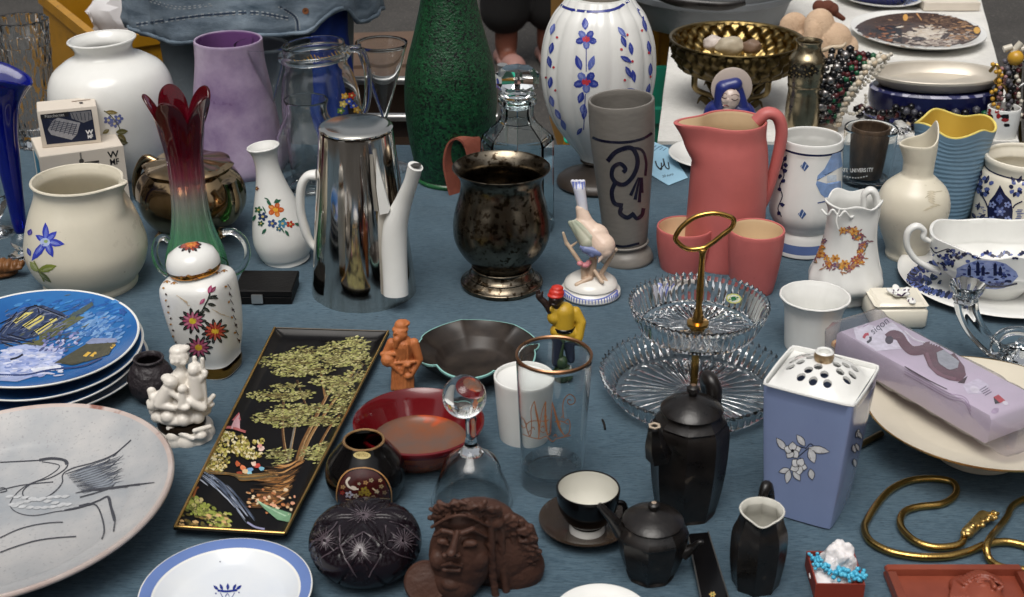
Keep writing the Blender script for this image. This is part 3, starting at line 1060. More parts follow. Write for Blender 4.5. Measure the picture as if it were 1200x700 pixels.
# boxes
BOXW = mat('white_carton', (214, 204, 190), 0.6, var=0.06, bump=0.03)
def carton(name, label, fl, fr, depth, yt, z0, cat='box'):
    """fl, fr: photo pixels of the front lower corners, yt: row of the top front left corner"""
    a, c = g(*fl, z0), g(*fr, z0)
    d = (c - a); W = d.length
    A = At(fl[0], fl[1], z0)
    h = A.z(yt)
    T = thing(name, label, cat, a, (0, 0, atan2(d.y, d.x)))
    o = prism('carton', [(0, 0), (W, 0), (W, depth), (0, depth)], 0, h, BOXW, T, 0.0012, smooth=30)
    return T, o, h
T, o, h1 = carton('gift_box', 'larger white carton with a black jar print, under the smaller box', (57, 252), (153, 237), 0.095, 184, 0.0)
INK = (26, 26, 30)
pp = Paint(o)
pp.text('W', 133, 184.5, 7.5, -0.13, INK, 1.15, bold=0.02); pp.text('MF', 134.5, 193, 7, -0.13, INK, 0.9, bold=0.02)
pp.poly([(79, 195), (100, 191), (101, 212), (82, 215)], (44, 42, 42)); pp.poly([(99, 190), (116, 188), (117, 204), (101, 207)], (58, 55, 54))
for k in range(4):
    pp.stroke([(80, 198 + 4 * k), (90, 198.4 + 4 * k), (100, 194.5 + 4 * k)], 1.1, (128, 122, 118)); pp.stroke([(101, 192.5 + 4 * k), (109, 192.5 + 4 * k), (116, 190.5 + 4 * k)], 1.0, (140, 134, 130))
pp.stroke([(94, 179), (95.5, 190)], 2.0, (120, 116, 110)); pp.blob(95.5, 189, 3, 3, 0, (70, 66, 64))
pp.poly([(100, 206), (118, 203), (128, 208), (104, 212)], (84, 80, 78))
pp.done('box_print', o, PRINT)
L_ = [Vector((-0.0008, 0.07, 0.02)), Vector((-0.0008, 0.02, 0.02)), Vector((-0.0008, 0.02, h1 - 0.012)), Vector((-0.0008, 0.07, h1 - 0.012))]
obj('side_print', L_ + [v + Vector((0.0005, 0, 0)) for v in L_], [(0, 1, 2, 3), (7, 6, 5, 4), (0, 1, 5, 4), (1, 2, 6, 5), (2, 3, 7, 6), (3, 0, 4, 7)], mat('teal_print', (30, 110, 140), 0.5), T, smooth=0)
T, o, h2 = carton('gift_box', 'small white carton with a dark picture of glass dishes, on top of the larger', (50, 174), (119, 167), 0.05, 131, h1 + 0.0004)
pp = Paint(o)
pp.poly([(47, 134.5), (107, 128.5), (113, 164), (55, 169.5)], (24, 32, 56))
pp.poly([(47, 134.5), (80, 131), (81, 136.5), (48, 140)], (30, 30, 34))
pp.text('Flascherset', 64, 137.2, 3.6, -0.1, (180, 180, 178), 1.0)
pp.poly([(82, 132), (106, 130), (108, 140), (98, 144), (84, 139)], (118, 118, 122))
pp.poly([(62, 141), (68, 138), (94, 144), (90, 158), (84, 164), (60, 158), (56, 152)], (150, 150, 154))
for k in range(6):
    pp.stroke([(60 + 5 * k, 153 + 1.2 * k), (65 + 5 * k, 140.5 + 1.0 * k)], 0.9, (54, 58, 74)); pp.stroke([(58, 151 - 2 * k), (90, 158 - 2.3 * k)], 0.8, (60, 64, 80))
for k in range(5): pp.stroke([(84 + 5 * k, 132 + (k % 2)), (88 + 4 * k, 141)], 0.8, (40, 44, 60))
pp.text('W', 105, 157, 4.6, -0.12, (226, 226, 226), 1.2, bold=0.04); pp.text('MF', 106, 162, 4.2, -0.12, (226, 226, 226), 0.85, bold=0.04)
pp.stroke([(84, 119.5), (106, 117)], 0.8, (150, 128, 112)); pp.blob(95, 121, 2.6, 1.2, 0, (60, 54, 54))
pp.done('box_print', o, PRINT)
# cream jug with a blue lily
def jug_lip(th0, w0, push, drop, zlo, zhi, zt):
    def f(th, r, z):
        d = (th - th0 + pi) % (2 * pi) - pi
        k = max(0, min(1, (z - zlo) / (zhi - zlo)))
        e = math.exp(-(d / w0) ** 2)
        return r * (1 + push * e * k), z + drop * e * k * k
    return f
A = At(107, 331)
T, b, A = vessel('cream_jug', 'squat cream pottery jug with a blue lily and pinched lip', 'jug', 107, 331,
                 [(332, 53), (328, 54), (324, 53), (310, 64), (290, 70), (270, 67), (248, 60), (232, 53), (222, 50), (216, 51), (211, 53.5)], IVORY, t=0.0045, seg=80, sharp=(2,),
                 fmod=jug_lip(1.22, 0.24, 0.30, 0.006, A.z(246), A.z(212), 0), top=(90, 211))
pp = Paint(b)
BL = (54, 66, 176)
for a, l, wd in ((-1.6, 22, 8), (-2.6, 14, 7), (-0.75, 17, 8), (0.15, 22, 9), (1.15, 20, 9), (2.2, 28, 9)):
    pp.leaf(54, 283, l, wd, a, BL)
    pp.leaf(54, 283, l * 0.7, wd * 0.45, a, (104, 120, 206))
pp.blob(53, 284, 6, 5, 0, (176, 190, 224)); pp.blob(54, 283, 2.4, 2, 0, (150, 170, 110))
pp.stroke([(40, 306), (45, 315), (52, 330)], 1.5, (122, 130, 60))
pp.leaf(45, 317, 22, 9, -0.25, (122, 132, 56)); pp.leaf(45, 318, 20, 6, 0.7, (96, 104, 60)); pp.leaf(44, 318, 14, 8, -2.2, (150, 158, 90))
pp.leaf(34, 276, 8, 6, -1.2, (70, 60, 150)); pp.leaf(36, 300, 10, 5, -1.9, (48, 58, 150))
pp.done('flower_print', b)
# purple glass vase
PURP = mat('mottled_purple_glass', (108, 86, 124), 0.3, c2=(184, 168, 190), scale=10, rvar=0.08, sss=0.15)
PURPI = mat('purple_glass_inside', (112, 74, 126), 0.3, sss=0.15)
T, b, A = vessel('purple_vase', 'large mottled purple frosted glass vase behind the ruby vase', 'vase', 281, 196,
                 [(197, 50), (186, 54), (150, 51), (110, 46), (75, 41), (58, 40), (47, 40)], PURP, PURPI, t=0.004, seg=64)
# cone glasses
def cone_glass(label, bx, by, rows):
    return vessel('cone_glass', label, 'glass', bx, by, rows, THIN, t=0.0014, floor=0.004, seg=56)
T, b, A = vessel('cone_glass', 'clear cone-shaped glass in front of the purple vase', 'glass', 318, 196, [(197, 26), (196, 25), (193, 4), (150, 3), (140, 4), (110, 13), (75, 25), (52, 32)], CLEAR, t=0.0016, floor=0.062, seg=64, sharp=(2,))
T, b, A = vessel('cone_glass', 'clear cone-shaped glass to the left of the green vase', 'glass', 453, 196, [(197, 27), (196, 26), (193, 4), (150, 3), (138, 3.5), (110, 12), (75, 24), (50, 31)], CLEAR, t=0.0016, floor=0.066, seg=64, sharp=(2,))
# glass jug with a heavy collar
T, b, A = vessel('glass_jug', 'clear glass jug with thick collar, handle and painted flowers', 'jug', 388, 204,
                 [(205, 44), (200, 47), (160, 48), (115, 46), (90, 42), (78, 37), (70, 38), (66, 39), (60, 37), (52, 37)], CLEAR, t=0.003, floor=0.008, seg=64, top=(367, 52))
tube('collar', [(cos(k * pi / 6) * A.s(62) * 38.5, sin(k * pi / 6) * A.s(62) * 38.5, A.z(64)) for k in range(12)], A.s(62) * 5, CLEAR, T, closed=True, n=4)
tube('handle', [A.L(408, 66), A.L(424, 60), A.L(436, 66), A.L(440, 90), A.L(437, 122), A.L(428, 140), A.L(420, 142)], 0.006, CLEAR, T)
pp = Paint(b)
for x, y, c in ((404, 113, (196, 150, 60)), (409, 119, (60, 80, 170)), (414, 124, (60, 80, 170)), (402, 122, (190, 170, 90)), (412, 112, (180, 60, 40)), (418, 129, (196, 150, 60)), (399, 130, (90, 120, 60))):
    pp.flower(x, y, 5, 5, c, (220, 200, 130))
for k in range(16): pp.stroke([(344 + 4.0 * k, 70 - 0.6 * k + 3 * sin(k * .9)), (347 + 4.0 * k, 73 - 0.6 * k)], 1.2, (176, 140, 70))
pp.done('flower_print', b)
# small swirl carafe
T, b, A = vessel('glass_carafe', 'small clear glass carafe with a round neck behind the coffee pot', 'carafe', 365, 218,
                 [(219, 26), (215, 32), (190, 42), (165, 40), (146, 31), (135, 25), (126, 24), (117, 26)], CLEAR, t=0.003, floor=0.008, seg=72, fmod=lambda th, r, z: (r * (1 + 0.012 * cos(10 * th + z * 60)), z))
# green vase
GREENV = mat('stippled_green_glaze', (5, 36, 20), 0.4, c2=(22, 82, 46), scale=120, var=0.3, bump=0.45, bscale=300, speck=(4, 18, 12), thr=0.54, spscale=230)
GREENF = mat('plain_green_glaze', (38, 92, 54), 0.25, var=0.2)
T, b, A = vessel('green_vase', 'tall stippled dark green bottle vase at the back centre', 'vase', 530, 208,
                 [(210, 41), (206, 43), (203, 41), (190, 44), (160, 50), (120, 54), (80, 52), (40, 42), (0, 33), (-40, 27), (-80, 24), (-100, 26), (-108, 31)], GREENV, t=0.005, seg=64, sharp=(2,), bands=((210, 203.5, GREENF),))
# decanter
T, b, A = vessel('decanter', 'octagonal clear glass decanter with a faceted stopper', 'decanter', 606, 268,
                 [(270, 40), (266, 42), (205, 42), (164, 42), (158, 40), (142, 22), (134, 19), (124, 19), (121, 22), (116, 22)], glass('decanter_glass', (240, 247, 247), ior=1.38), t=0.0055, floor=0.018, seg=64, n=4, sharp=(1, 2, 3, 4, 5, 7), fmod=rough_poly(8), smooth=15)
s = A.s(95)
zz = A.z(112)
st = lathe('stopper', [(0, A.z(126)), (13 * s, A.z(126)), (15 * s, A.z(114)), (22 * s, zz), (22 * s, zz + 2 * s), (14 * s, zz + 3 * s), (14 * s, zz + 6 * s), (24 * s, zz + 10 * s), (25 * s, zz + 26 * s), (18 * s, zz + 33 * s), (0, zz + 34 * s)], glass('clear_stopper_glass', (246, 249, 249), ior=1.22), T, seg=64, fmod=rough_poly(8), smooth=15)
# brown strap loop
A = At(548, 226)
LEATH = mat('brown_leather', (136, 74, 58), 0.55, var=0.2, bump=0.2, bscale=150)
T = thing('leather_loop', 'reddish brown leather loop standing behind the tarnished cup', 'leather loop', A.p)
pts = [A.L(534, 246, 6), A.L(526, 220, 6), A.L(521, 192, 6), A.L(525, 171, 6), A.L(534, 164, 6), A.L(543, 171, 6), A.L(548, 192, 6), A.L(548, 220, 6), A.L(544, 244, 6)]
vs, fs = [], []
P = spl(pts, 6)
for i, p in enumerate(P):
    d = (P[min(i + 1, len(P) - 1)] - P[max(i - 1, 0)]).normalized()
    nn = Vector((d.z, 0, -d.x)).normalized()
    for wy, th in ((0, 0), (1, 0), (1, 0.003), (0, 0.003)):
        vs.append(p - nn * th + Vector((0.024, 0.022, 0.002)) * wy)
for i in range(len(P) - 1):
    for k in range(4): fs.append((i * 4 + k, i * 4 + (k + 1) % 4, i * 4 + 4 + (k + 1) % 4, i * 4 + 4 + k))
obj('strap', vs, fs, LEATH, T, smooth=35)
# ribbed lamp base
DARKW = mat('dark_turned_wood', (58, 50, 44), 0.4, var=0.25, scale=20)
PEWT = mat('pewter', (120, 112, 104), 0.3, metal=0.9, var=0.2)
A = At(697, 216)
T, b, A = vessel('lamp_base', 'tall ribbed white lamp base painted with blue flowers on a dark foot', 'lamp base', 697, 216,
                 [(186, 17), (178, 22), (160, 37), (135, 54), (105, 64), (75, 67), (45, 64), (20, 55), (5, 44), (-4, 38)], WHITE, closed_top=True, t=0.004, seg=160,
                 fmod=lambda th, r, z: (r * (1 + 0.040 * (abs(cos(9 * th)) ** 0.6 - 0.6) * min(1, r / 0.05)), z))
prof = [(0, 0)] + [(A.s(210) * r, A.z(y)) for y, r in ((216, 43), (213, 45), (209, 44), (205, 39), (201, 30), (196, 18), (191, 13), (188, 18), (185.6, 17))] + [(0, A.z(185.6))]
prof[1] = (prof[1][0], 0.0)
lathe('wooden_foot', prof, DARKW, T, seg=56)
prof = [(0, A.z(-3.8))] + [(A.s(0) * r, A.z(y)) for y, r in ((-3.8, 30), (2, 30), (4, 28), (-2, 26), (-14, 24), (-22, 10), (-40, 8))] + [(0, A.z(-40))]
prof = [(0, A.z(-4.2)), (A.s(0) * 29, A.z(-4.2)), (A.s(0) * 30, A.z(-8)), (A.s(0) * 24, A.z(-14)), (A.s(0) * 10, A.z(-20)), (A.s(0) * 7, A.z(-44)), (0, A.z(-44))]
lathe('metal_cap', prof, PEWT, T, seg=48)
pp = Paint(b)
B1, B2, RD = (52, 66, 152), (100, 114, 184), (190, 60, 70)
pp.stroke([(655, 5), (668, 11), (695, 14), (720, 11), (737, 1)], 3.2, (40, 50, 130))
def dflower(x, y, r):
    pp.flower(x, y, r, 5, B1, RD, a0=0.3, c2=B2, rc=0.36)
dflower(687, 46, 13); dflower(687, 96, 15)
pp.leaf(686, 35, 14, 8, -1.6, B1); pp.leaf(684, 33, 8, 4, -0.9, B2); pp.leaf(681, 82, 18, 8, -1.9, B1); pp.leaf(690, 82, 18, 8, -1.2, B2)
pp.leaf(683, 108, 14, 8, 1.9, B1); pp.leaf(684, 122, 12, 8, 1.7, B2); pp.leaf(684, 140, 18, 7, -1.5, B1); pp.leaf(682, 150, 10, 5, 2.2, B1)
pp.stroke([(687, 56), (687, 84)], 0.9, B1); pp.stroke([(686, 110), (684, 152)], 1.0, B1)
for x, y, a in ((650, 28, 1.9), (648, 50, 1.8), (643, 66, 1.4), (646, 90, 1.7), (645, 112, 1.3), (651, 128, 1.1), (658, 140, 1.2)):
    pp.leaf(x, y, 14, 6, a, B1 if int(y) % 4 else B2)
for x, y in ((653, 44), (649, 79), (651, 106), (640, 91)): pp.blob(x, y, 1.5, 1.5, 0, RD)
for x, y, a in ((724, 32, 0.9), (728, 42, 1.2), (738, 50, 1.4), (727, 66, 0.5), (733, 78, 1.1), (741, 82, 1.4), (735, 104, 0.4)):
    pp.leaf(x, y, 15, 6, a, B1 if int(y) % 4 else B2)
for x, y in ((735, 41), (728, 58), (741, 72), (732, 94)): pp.blob(x, y, 1.6, 1.6, 0, RD)
for x, y, a in ((746, 10, 1.0), (753, 22, 1.3), (759, 48, 1.4), (762, 74, 1.6), (761, 98, 1.8)): pp.leaf(x, y, 16, 5, a, B1)
for x, y in ((752, 36), (760, 62), (762, 90)): pp.blob(x, y, 1.3, 1.6, 0, RD)
pp.done('flower_print', b)
# stoneware beaker
STONE = mat('grey_stoneware', (118, 114, 108), 0.42, var=0.12, scale=60, bump=0.06, aniso=(1, 1, 4))
T, b, A = vessel('stoneware_beaker', 'tall grey stoneware beaker with a navy scroll', 'beaker', 734, 303,
                 [(305, 30), (301, 31.5), (294, 29), (288, 24), (283, 24), (275, 26), (250, 28.5), (210, 32.5), (170, 37), (145, 38.5), (117, 39)], STONE, t=0.004, floor=0.03, seg=64, sharp=(4,), top=(728, 117))
tube('foot_ring', [(cos(k * pi / 6) * A.s(284) * 25.5, sin(k * pi / 6) * A.s(284) * 25.5, A.z(283)) for k in range(12)], A.s(284) * 1.6, STONE, T, closed=True, n=4)
pp = Paint(b)
NV = (22, 22, 42)
pp.stroke([(688, 158), (705, 165), (730, 167), (752, 163), (764, 156)], 3.0, NV)
pp.stroke([(712, 189), (722, 178), (738, 173), (745, 180), (747, 192), (742, 206), (732, 216), (722, 214), (717, 206), (719, 196), (727, 192), (733, 198), (730, 202)], 5.4, NV, w2=4.6)
pp.stroke([(738, 173), (752, 176), (757, 190), (756, 206)], 3.0, NV)
pp.stroke([(721, 214), (717, 225), (720, 238), (730, 241)], 5, NV); pp.stroke([(728, 243), (727, 250), (735, 255), (743, 250)], 5, NV); pp.stroke([(741, 250), (746, 256), (752, 252), (754, 244)], 4.4, NV)
for k, (x, y) in enumerate(((739, 229), (744, 234), (749, 237), (752, 226))): pp.stroke([(748 + k * 1.5, 208), (x, y)], 1.6, NV, w2=4.0)
pp.stroke([(711, 285), (730, 289), (749, 285)], 2.6, NV)
pp.done('scroll_print', b)
# card and plate behind the red jug
c0 = [g(x, y, 0.0) for x, y in ((760, 204), (783, 218), (806, 209), (783, 174), (764, 166))]
c0 = [(p.x, p.y) for p in c0]
T = prism('card', c0, 0.0003, 0.0012, mat('pale_blue_card', (150, 190, 212), 0.7, var=0.05), None, 0.0002)
tag(T, 'pale blue handwritten card lying beside the stoneware beaker', 'card')
pp = Paint(T)
pp.stroke([(768, 189), (770, 195), (775, 199), (775, 191)], 1.5, INK); pp.stroke([(774, 198), (778, 193), (777, 186), (780, 196), (784, 198), (783, 190)], 1.4, INK)
pp.text('30 euro', 783, 207, 3, -0.25, (60, 70, 80)); pp.stroke([(765, 178), (774, 172), (785, 171)], 0.8, (90, 120, 140))
for k in range(4): pp.stroke([(765 + 4 * k, 174 + k), (769 + 4 * k, 171 + k)], 0.8, (70, 100, 130))
pp.done('handwriting', T, PRINT)
def plate(name, label, bx, by, hw, zr, mats, midx=None, group=None, rot=(0, 0, 0), prof=None, seg=96, z0=0.0, R=None):
    A = At(bx, by, z0)
    R = R or hw * A.s(by)
    prof = prof or [(0, 0.002), (0.55, 0.002), (0.56, 0.0), (0.6, 0.0), (0.62, 0.003), (0.82, zr * 0.55), (0.97, zr * 0.95), (1.0, zr), (0.985, zr + 0.0015), (0.95, zr * 0.95 + 0.0025), (0.8, zr * 0.55 + 0.0035), (0.6, 0.0062), (0, 0.0058)]
    T = thing(name, label, 'plate', A.p, rot, group)
    o = lathe('body', [(r * R, z) for r, z in prof], mats, T, seg=seg, midx=midx, smooth=50)
    return T, o, A, R
T, o, A, R = plate('saucer', 'small white plate half hidden behind the red jug', 838, 190, 55, 0.016, WHITE)

# ------------------------------------------------------------------ MIDDLE ROW, LEFT
# tarnished silver teapot
TEAS = mat('aged_silver', (112, 88, 60), 0.14, metal=1.0, c2=(196, 172, 136), scale=10, rvar=0.08, speck=(70, 56, 42), thr=0.62, spscale=40)
T, b, A = vessel('silver_teapot', 'tarnished silver teapot with a wavy lid behind the ruby vase', 'teapot', 229, 272,
                 [(262, 40), (256, 50), (240, 61), (222, 63), (208, 58), (198, 48), (194, 43)], TEAS, t=0.002, seg=64, fmod=lambda th, r, z: (r * (1 + 0.02 * cos(8 * th)), z))
s = A.s(195)
lathe('lid', [(0, A.z(195)), (50 * s, A.z(196))] + [(p[0], p[1]) for p in spl([(52 * s, A.z(193.5), 0), (46 * s, A.z(190.5), 0), (34 * s, A.z(189), 0), (20 * s, A.z(187), 0), (9 * s, A.z(185.5), 0), (6 * s, A.z(182), 0), (8 * s, A.z(178), 0), (5 * s, A.z(174), 0), (0.5 * s, A.z(173), 0)], 5)] + [(0, A.z(173))], TEAS, T, seg=96, smooth=80,
      fmod=lambda th, r, z: (r * (1 + 0.035 * cos(8 * th) * min(1, r / (30 * s))), z + 0.0007 * cos(8 * th) * min(1, r / (30 * s))))
tube('spout', [A.L(254, 252, 36), A.L(266, 250, 50), A.L(273, 238, 58), A.L(271, 222, 62), A.L(268, 212, 64)], [0.020, 0.017, 0.0125, 0.0098, 0.0105], TEAS, T, seg=16)
tube('handle', [A.L(176, 246, -10), A.L(162, 232, -14), A.L(160, 206, -16), A.L(170, 186, -12), A.L(184, 190, -8)], 0.006, TEAS, T)
for dx, of in ((-34, 24), (34, 24), (36, -24), (-36, -24)):
    p = Vector((dx * s, -of * s, 0))
    tube('leg', [p * 0.85 + Vector((0, 0, A.z(252))), p + Vector((0, 0, 0.012)), p * 1.12 + Vector((0, 0, 0.004))], [0.008, 0.005, 0.006], TEAS, T)
# ruby and green vase
def ruby_mat():
    m = bpy.data.materials.new('ruby_to_green_glass')
    m.use_nodes = True
    n, l = m.node_tree.nodes, m.node_tree.links
    bb = n['Principled BSDF']
    tc = n.new('ShaderNodeTexCoord')
    sp = n.new('ShaderNodeSeparateXYZ')
    l.new(tc.outputs['Object'], sp.inputs[0])
    mr = n.new('ShaderNodeMapRange')
    mr.inputs[1].default_value = 0.0; mr.inputs[2].default_value = 0.27
    l.new(sp.outputs[2], mr.inputs[0])
    r = n.new('ShaderNodeValToRGB')
    e = r.color_ramp.elements
    e[0].position = 0.0; e[0].color = lin((120, 216, 150))
    e[1].position = 1.0; e[1].color = lin((120, 6, 22))
    for p, c in ((0.22, (150, 220, 180)), (0.40, (216, 214, 206)), (0.54, (190, 96, 118)), (0.66, (130, 14, 44))):
        q = e.new(p); q.color = lin(c)
    l.new(mr.outputs[0], r.inputs[0]); l.new(r.outputs[0], bb.inputs['Base Color'])
    bb.inputs['Transmission Weight'].default_value = 0.8
    bb.inputs['Roughness'].default_value = 0.03
    bb.inputs['IOR'].default_value = 1.5
    return m
RUBY = ruby_mat()
A = At(231, 316)
zt = A.z(130)
def ruf(th, r, z):
    k = max(0, min(1, (z / zt - 0.62) / 0.38))
    pet = abs(cos(2.5 * th + 0.35)) ** 0.55
    return r * (1 + 0.035 * cos(10 * th) * (1 - k)) * (1 + 0.34 * k * k * (pet - 0.6)), z + 0.040 * k ** 2 * (pet - 0.6)
T, b, A = vessel('ruby_vase', 'tall ruffled art glass vase shading from ruby red to green', 'vase', 231, 316,
                 [(316, 34), (308, 35), (292, 32), (270, 25), (245, 21), (215, 20), (185, 21), (160, 25), (140, 29), (124, 36)], RUBY, t=0.004, floor=0.012, seg=100, fmod=ruf)
# clear two handled bowl round its foot
T = thing('glass_bowl', 'clear glass bowl with two curled handles behind the ginger jar', 'bowl', g(234, 336))
A = At(234, 336)
bp_ = [(0, 0.0), (0.026, 0.0), (0.028, 0.003), (0.036, 0.012), (0.0402, 0.026), (0.0408, 0.0300), (0.0385, 0.0302), (0.0345, 0.0135), (0.026, 0.006), (0, 0.005)]
lathe('body', [(r * 1.02, z) for r, z in bp_], CLEAR, T, seg=64)
for sx, pts in ((-1, [(196, 322), (186, 312), (181, 296), (184, 282), (192, 278), (198, 282)]), (1, [(272, 322), (284, 314), (290, 298), (286, 282), (274, 272), (262, 272)])):
    tube('handle', [A.L(x, y, 0) for x, y in pts], 0.0042, CLEAR, T, flat=1.6)
# ginger jar
A = At(254, 433)
def sq(yaw, p=4.5, n0=1.0):
    def f(th, r, z):
        a = th + yaw
        q = (abs(cos(a)) ** p + abs(sin(a)) ** p) ** (-1 / p)
        return r * (1 + (q - 1) * n0) * 0.96, z
    return f
JF = mat('gold_band', (190, 130, 60), 0.12, metal=1.0, var=0.1)
T, b, A = vessel('ginger_jar', 'leaning square white ginger jar with a domed lid and painted asters', 'jar', 254, 431,
                 [(432, 27), (424, 29), (416, 29), (400, 34), (375, 39), (350, 41), (333, 41), (325, 38), (320, 30), (318, 25)], WHITE, closed_top=True, t=0.004, seg=96, fmod=sq(0.30, 3.6), bands=((431.5, 419, JF),), top=(229, 320))
s = A.s(310)
zl = A.z(318)
lid = lathe('lid', [(0, zl - 0.002), (24 * s, zl - 0.002), (26 * s, zl + 0.001), (30 * s, zl + 0.0025), (31 * s, zl + 0.0050), (31.5 * s, zl + 0.009), (31 * s, zl + 0.016), (27 * s, zl + 0.025), (18 * s, zl + 0.0305), (8 * s, zl + 0.032), (0, zl + 0.032)], [WHITE, JF], T, seg=64, midx=[0, 0, 0, 1, 1, 0, 0, 0, 0, 0])
pp = Paint(b, lid)
GD = (170, 120, 50)
pp.flower(222, 287, 15, 12, (36, 24, 22), None, sq=0.5); pp.flower(222, 287, 12, 10, (150, 56, 34), (214, 130, 50), sq=0.5, rc=0.5); pp.flower(224, 286.5, 7, 8, (206, 110, 40), (220, 160, 70), sq=0.5)
for x, y, c, c2, cc in ((226, 376, (170, 70, 104), (196, 110, 136), (224, 200, 60)), (252, 388, (160, 44, 40), (190, 80, 50), (228, 190, 60)), (233, 407, (156, 60, 94), (184, 96, 124), (220, 180, 60))):
    pp.flower(x, y, 17, 11, (26, 30, 26), None, pw=0.75); pp.flower(x, y, 12.5, 12, c, cc, c2=c2, rc=0.36)
pp.stroke([(236, 366), (240, 358), (244, 350), (246, 342)], 1.6, (30, 44, 34))
for x, y, a in ((240, 364, 2.6), (243, 356, 0.2), (245, 350, -0.4), (238, 360, 0.6), (246, 347, 0.3)): pp.leaf(x, y, 10, 4, a, (26, 34, 28))
pp.leaf(244, 344, 10, 5, -1.2, (160, 60, 100)); pp.leaf(240, 350, 9, 4, 2.3, (180, 80, 120)); pp.leaf(247, 343, 9, 4, -0.9, (120, 40, 70))
for k in range(5): pp.stroke([(220, 354 + k), (207 + 4 * k, 346 + 3 * k)], 0.5, (196, 170, 130)); pp.stroke([(258, 368), (248 + 5 * k, 362 + 2.4 * k)], 0.5, (196, 170, 130))
for k in range(9):
    x, y = 196 + 8.3 * k, 331 - 1.8 * k + 3.5 * sin(k * 1.9)
    pp.blob(x, y, 1.5, 1.2, 0, GD, 6); pp.stroke([(x - 4, y + 1), (x, y - 1.5), (x + 4, y)], 0.8, (150, 100, 60))
for k in range(10): pp.blob(192 + 1.4 * k + 1.5 * (k % 2), 338 + 7 * k, 1.5, 1.1, k, (60, 44, 40) if k % 2 else GD, 6)
for k in range(8): pp.blob(264 + 1.8 * k + 3 * (k % 2), 336 + 9 * k, 1.8, 1.3, k, (70, 46, 44) if k % 2 else GD, 6); pp.stroke([(266 + 1.6 * k, 333 + 9 * k), (270 + 1.5 * k, 339 + 9 * k)], 0.7, (60, 44, 40))
pp.done('aster_print', b)
# small black box
a, c = g(276, 357), g(342, 358)
T = thing('trinket_box', 'flat black trinket box beside the silver coffee pot', 'box', a, (0, 0, atan2(c.y - a.y, c.x - a.x) + 0.02))
W = (c - a).length
BLKB = mat('black_leatherette', (12, 11, 11), 0.55, spec=0.2, var=0.3, bump=0.15, bscale=200)
prism('base', [(0, 0), (W, 0), (W, 0.062), (0, 0.062)], 0, 0.011, BLKB, T, 0.001, smooth=30)
prism('lid', [(-0.001, -0.001), (W + 0.001, -0.001), (W + 0.001, 0.063), (-0.001, 0.063)], 0.0113, 0.021, BLKB, T, 0.0015, smooth=30)
prism('clasp', [(W * .30, -0.0035), (W * .50, -0.0035), (W * .50, -0.0012), (W * .30, -0.0012)], 0.003, 0.0155, STEEL, T, 0.0005)
# white bottle vase
T, b, A = vessel('bottle_vase', 'white bottle vase with a flower spray leaning beside the coffee pot', 'vase', 336, 303,
                 [(304, 27), (300, 27), (295, 30), (280, 34), (262, 32), (240, 26), (215, 18), (195, 14), (180, 15), (171, 19.5)], WHITE, t=0.003, seg=56, top=(308, 171))
pp = Paint(b)
pp.flower(323, 246, 10, 5, (190, 90, 40), (226, 170, 60), c2=(206, 120, 50))
for x, y, r, c in ((308, 254, 6, (40, 60, 100)), (303, 246, 5, (60, 100, 70)), (319, 262, 6, (60, 80, 130)), (331, 262, 6, (70, 130, 160)), (340, 263, 5, (180, 60, 40)), (306, 262, 4, (40, 80, 60)), (327, 268, 4, (60, 100, 120)), (301, 221, 3, (120, 50, 40))):
    pp.flower(x, y, r, 5, c, (200, 180, 110))
for pts in ([(318, 240), (314, 234), (310, 232)], [(321, 238), (324, 234), (326, 236)], [(312, 250), (308, 242)], [(328, 260), (333, 256), (336, 258)], [(330, 268), (333, 273)]):
    pp.stroke(pts, 1.6, (44, 92, 70), taper=0.6)
for x, y, a in ((318, 241, -2.3), (322, 238, -0.5), (300, 252, 2), (334, 270, 1), (345, 262, 0.3), (312, 268, 2.2)): pp.leaf(x, y, 8, 3.4, a, (46, 96, 74))
pp.done('flower_print', b)
# coffee pot
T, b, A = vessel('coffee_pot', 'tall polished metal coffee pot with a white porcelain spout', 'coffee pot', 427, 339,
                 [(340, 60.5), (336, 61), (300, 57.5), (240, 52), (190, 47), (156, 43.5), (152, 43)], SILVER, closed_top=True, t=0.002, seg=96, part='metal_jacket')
s = A.s(150)
zt = A.z(152)
lathe('lid', [(0, zt + 0.0005), (42 * s, zt + 0.0005), (43.5 * s, zt + 0.002), (43.5 * s, zt + 0.004), (41 * s, zt + 0.0065), (36 * s, zt + 0.0075), (18 * s, zt + 0.0085), (0, zt + 0.0088)], [mat('brushed_steel_lid', (214, 212, 204), 0.16, metal=1.0, var=0.1, speck=(120, 112, 100), thr=0.66, spscale=60)], T, seg=72)
tube('spout', [A.L(464, 345, 51), A.L(463, 320, 48), A.L(462, 290, 45), A.L(464, 262, 45), A.L(473, 236, 50), A.L(481, 215, 58), A.L(486, 198, 64), A.L(487, 195, 65)],
     [0.0165, 0.0165, 0.0168, 0.0155, 0.0112, 0.0092, 0.0095, 0.0098], WHITE, T, seg=24)
lathe('spout_shade_disc', [(0, 0), (0.0068, 0), (0.0068, 0.0004), (0, 0.0004)], mat('opening_shade', (60, 58, 54), 0.5), T, A.L(487.4, 193.6, 65.5), seg=20)  # flat dark disc; the opening's shade is its colour
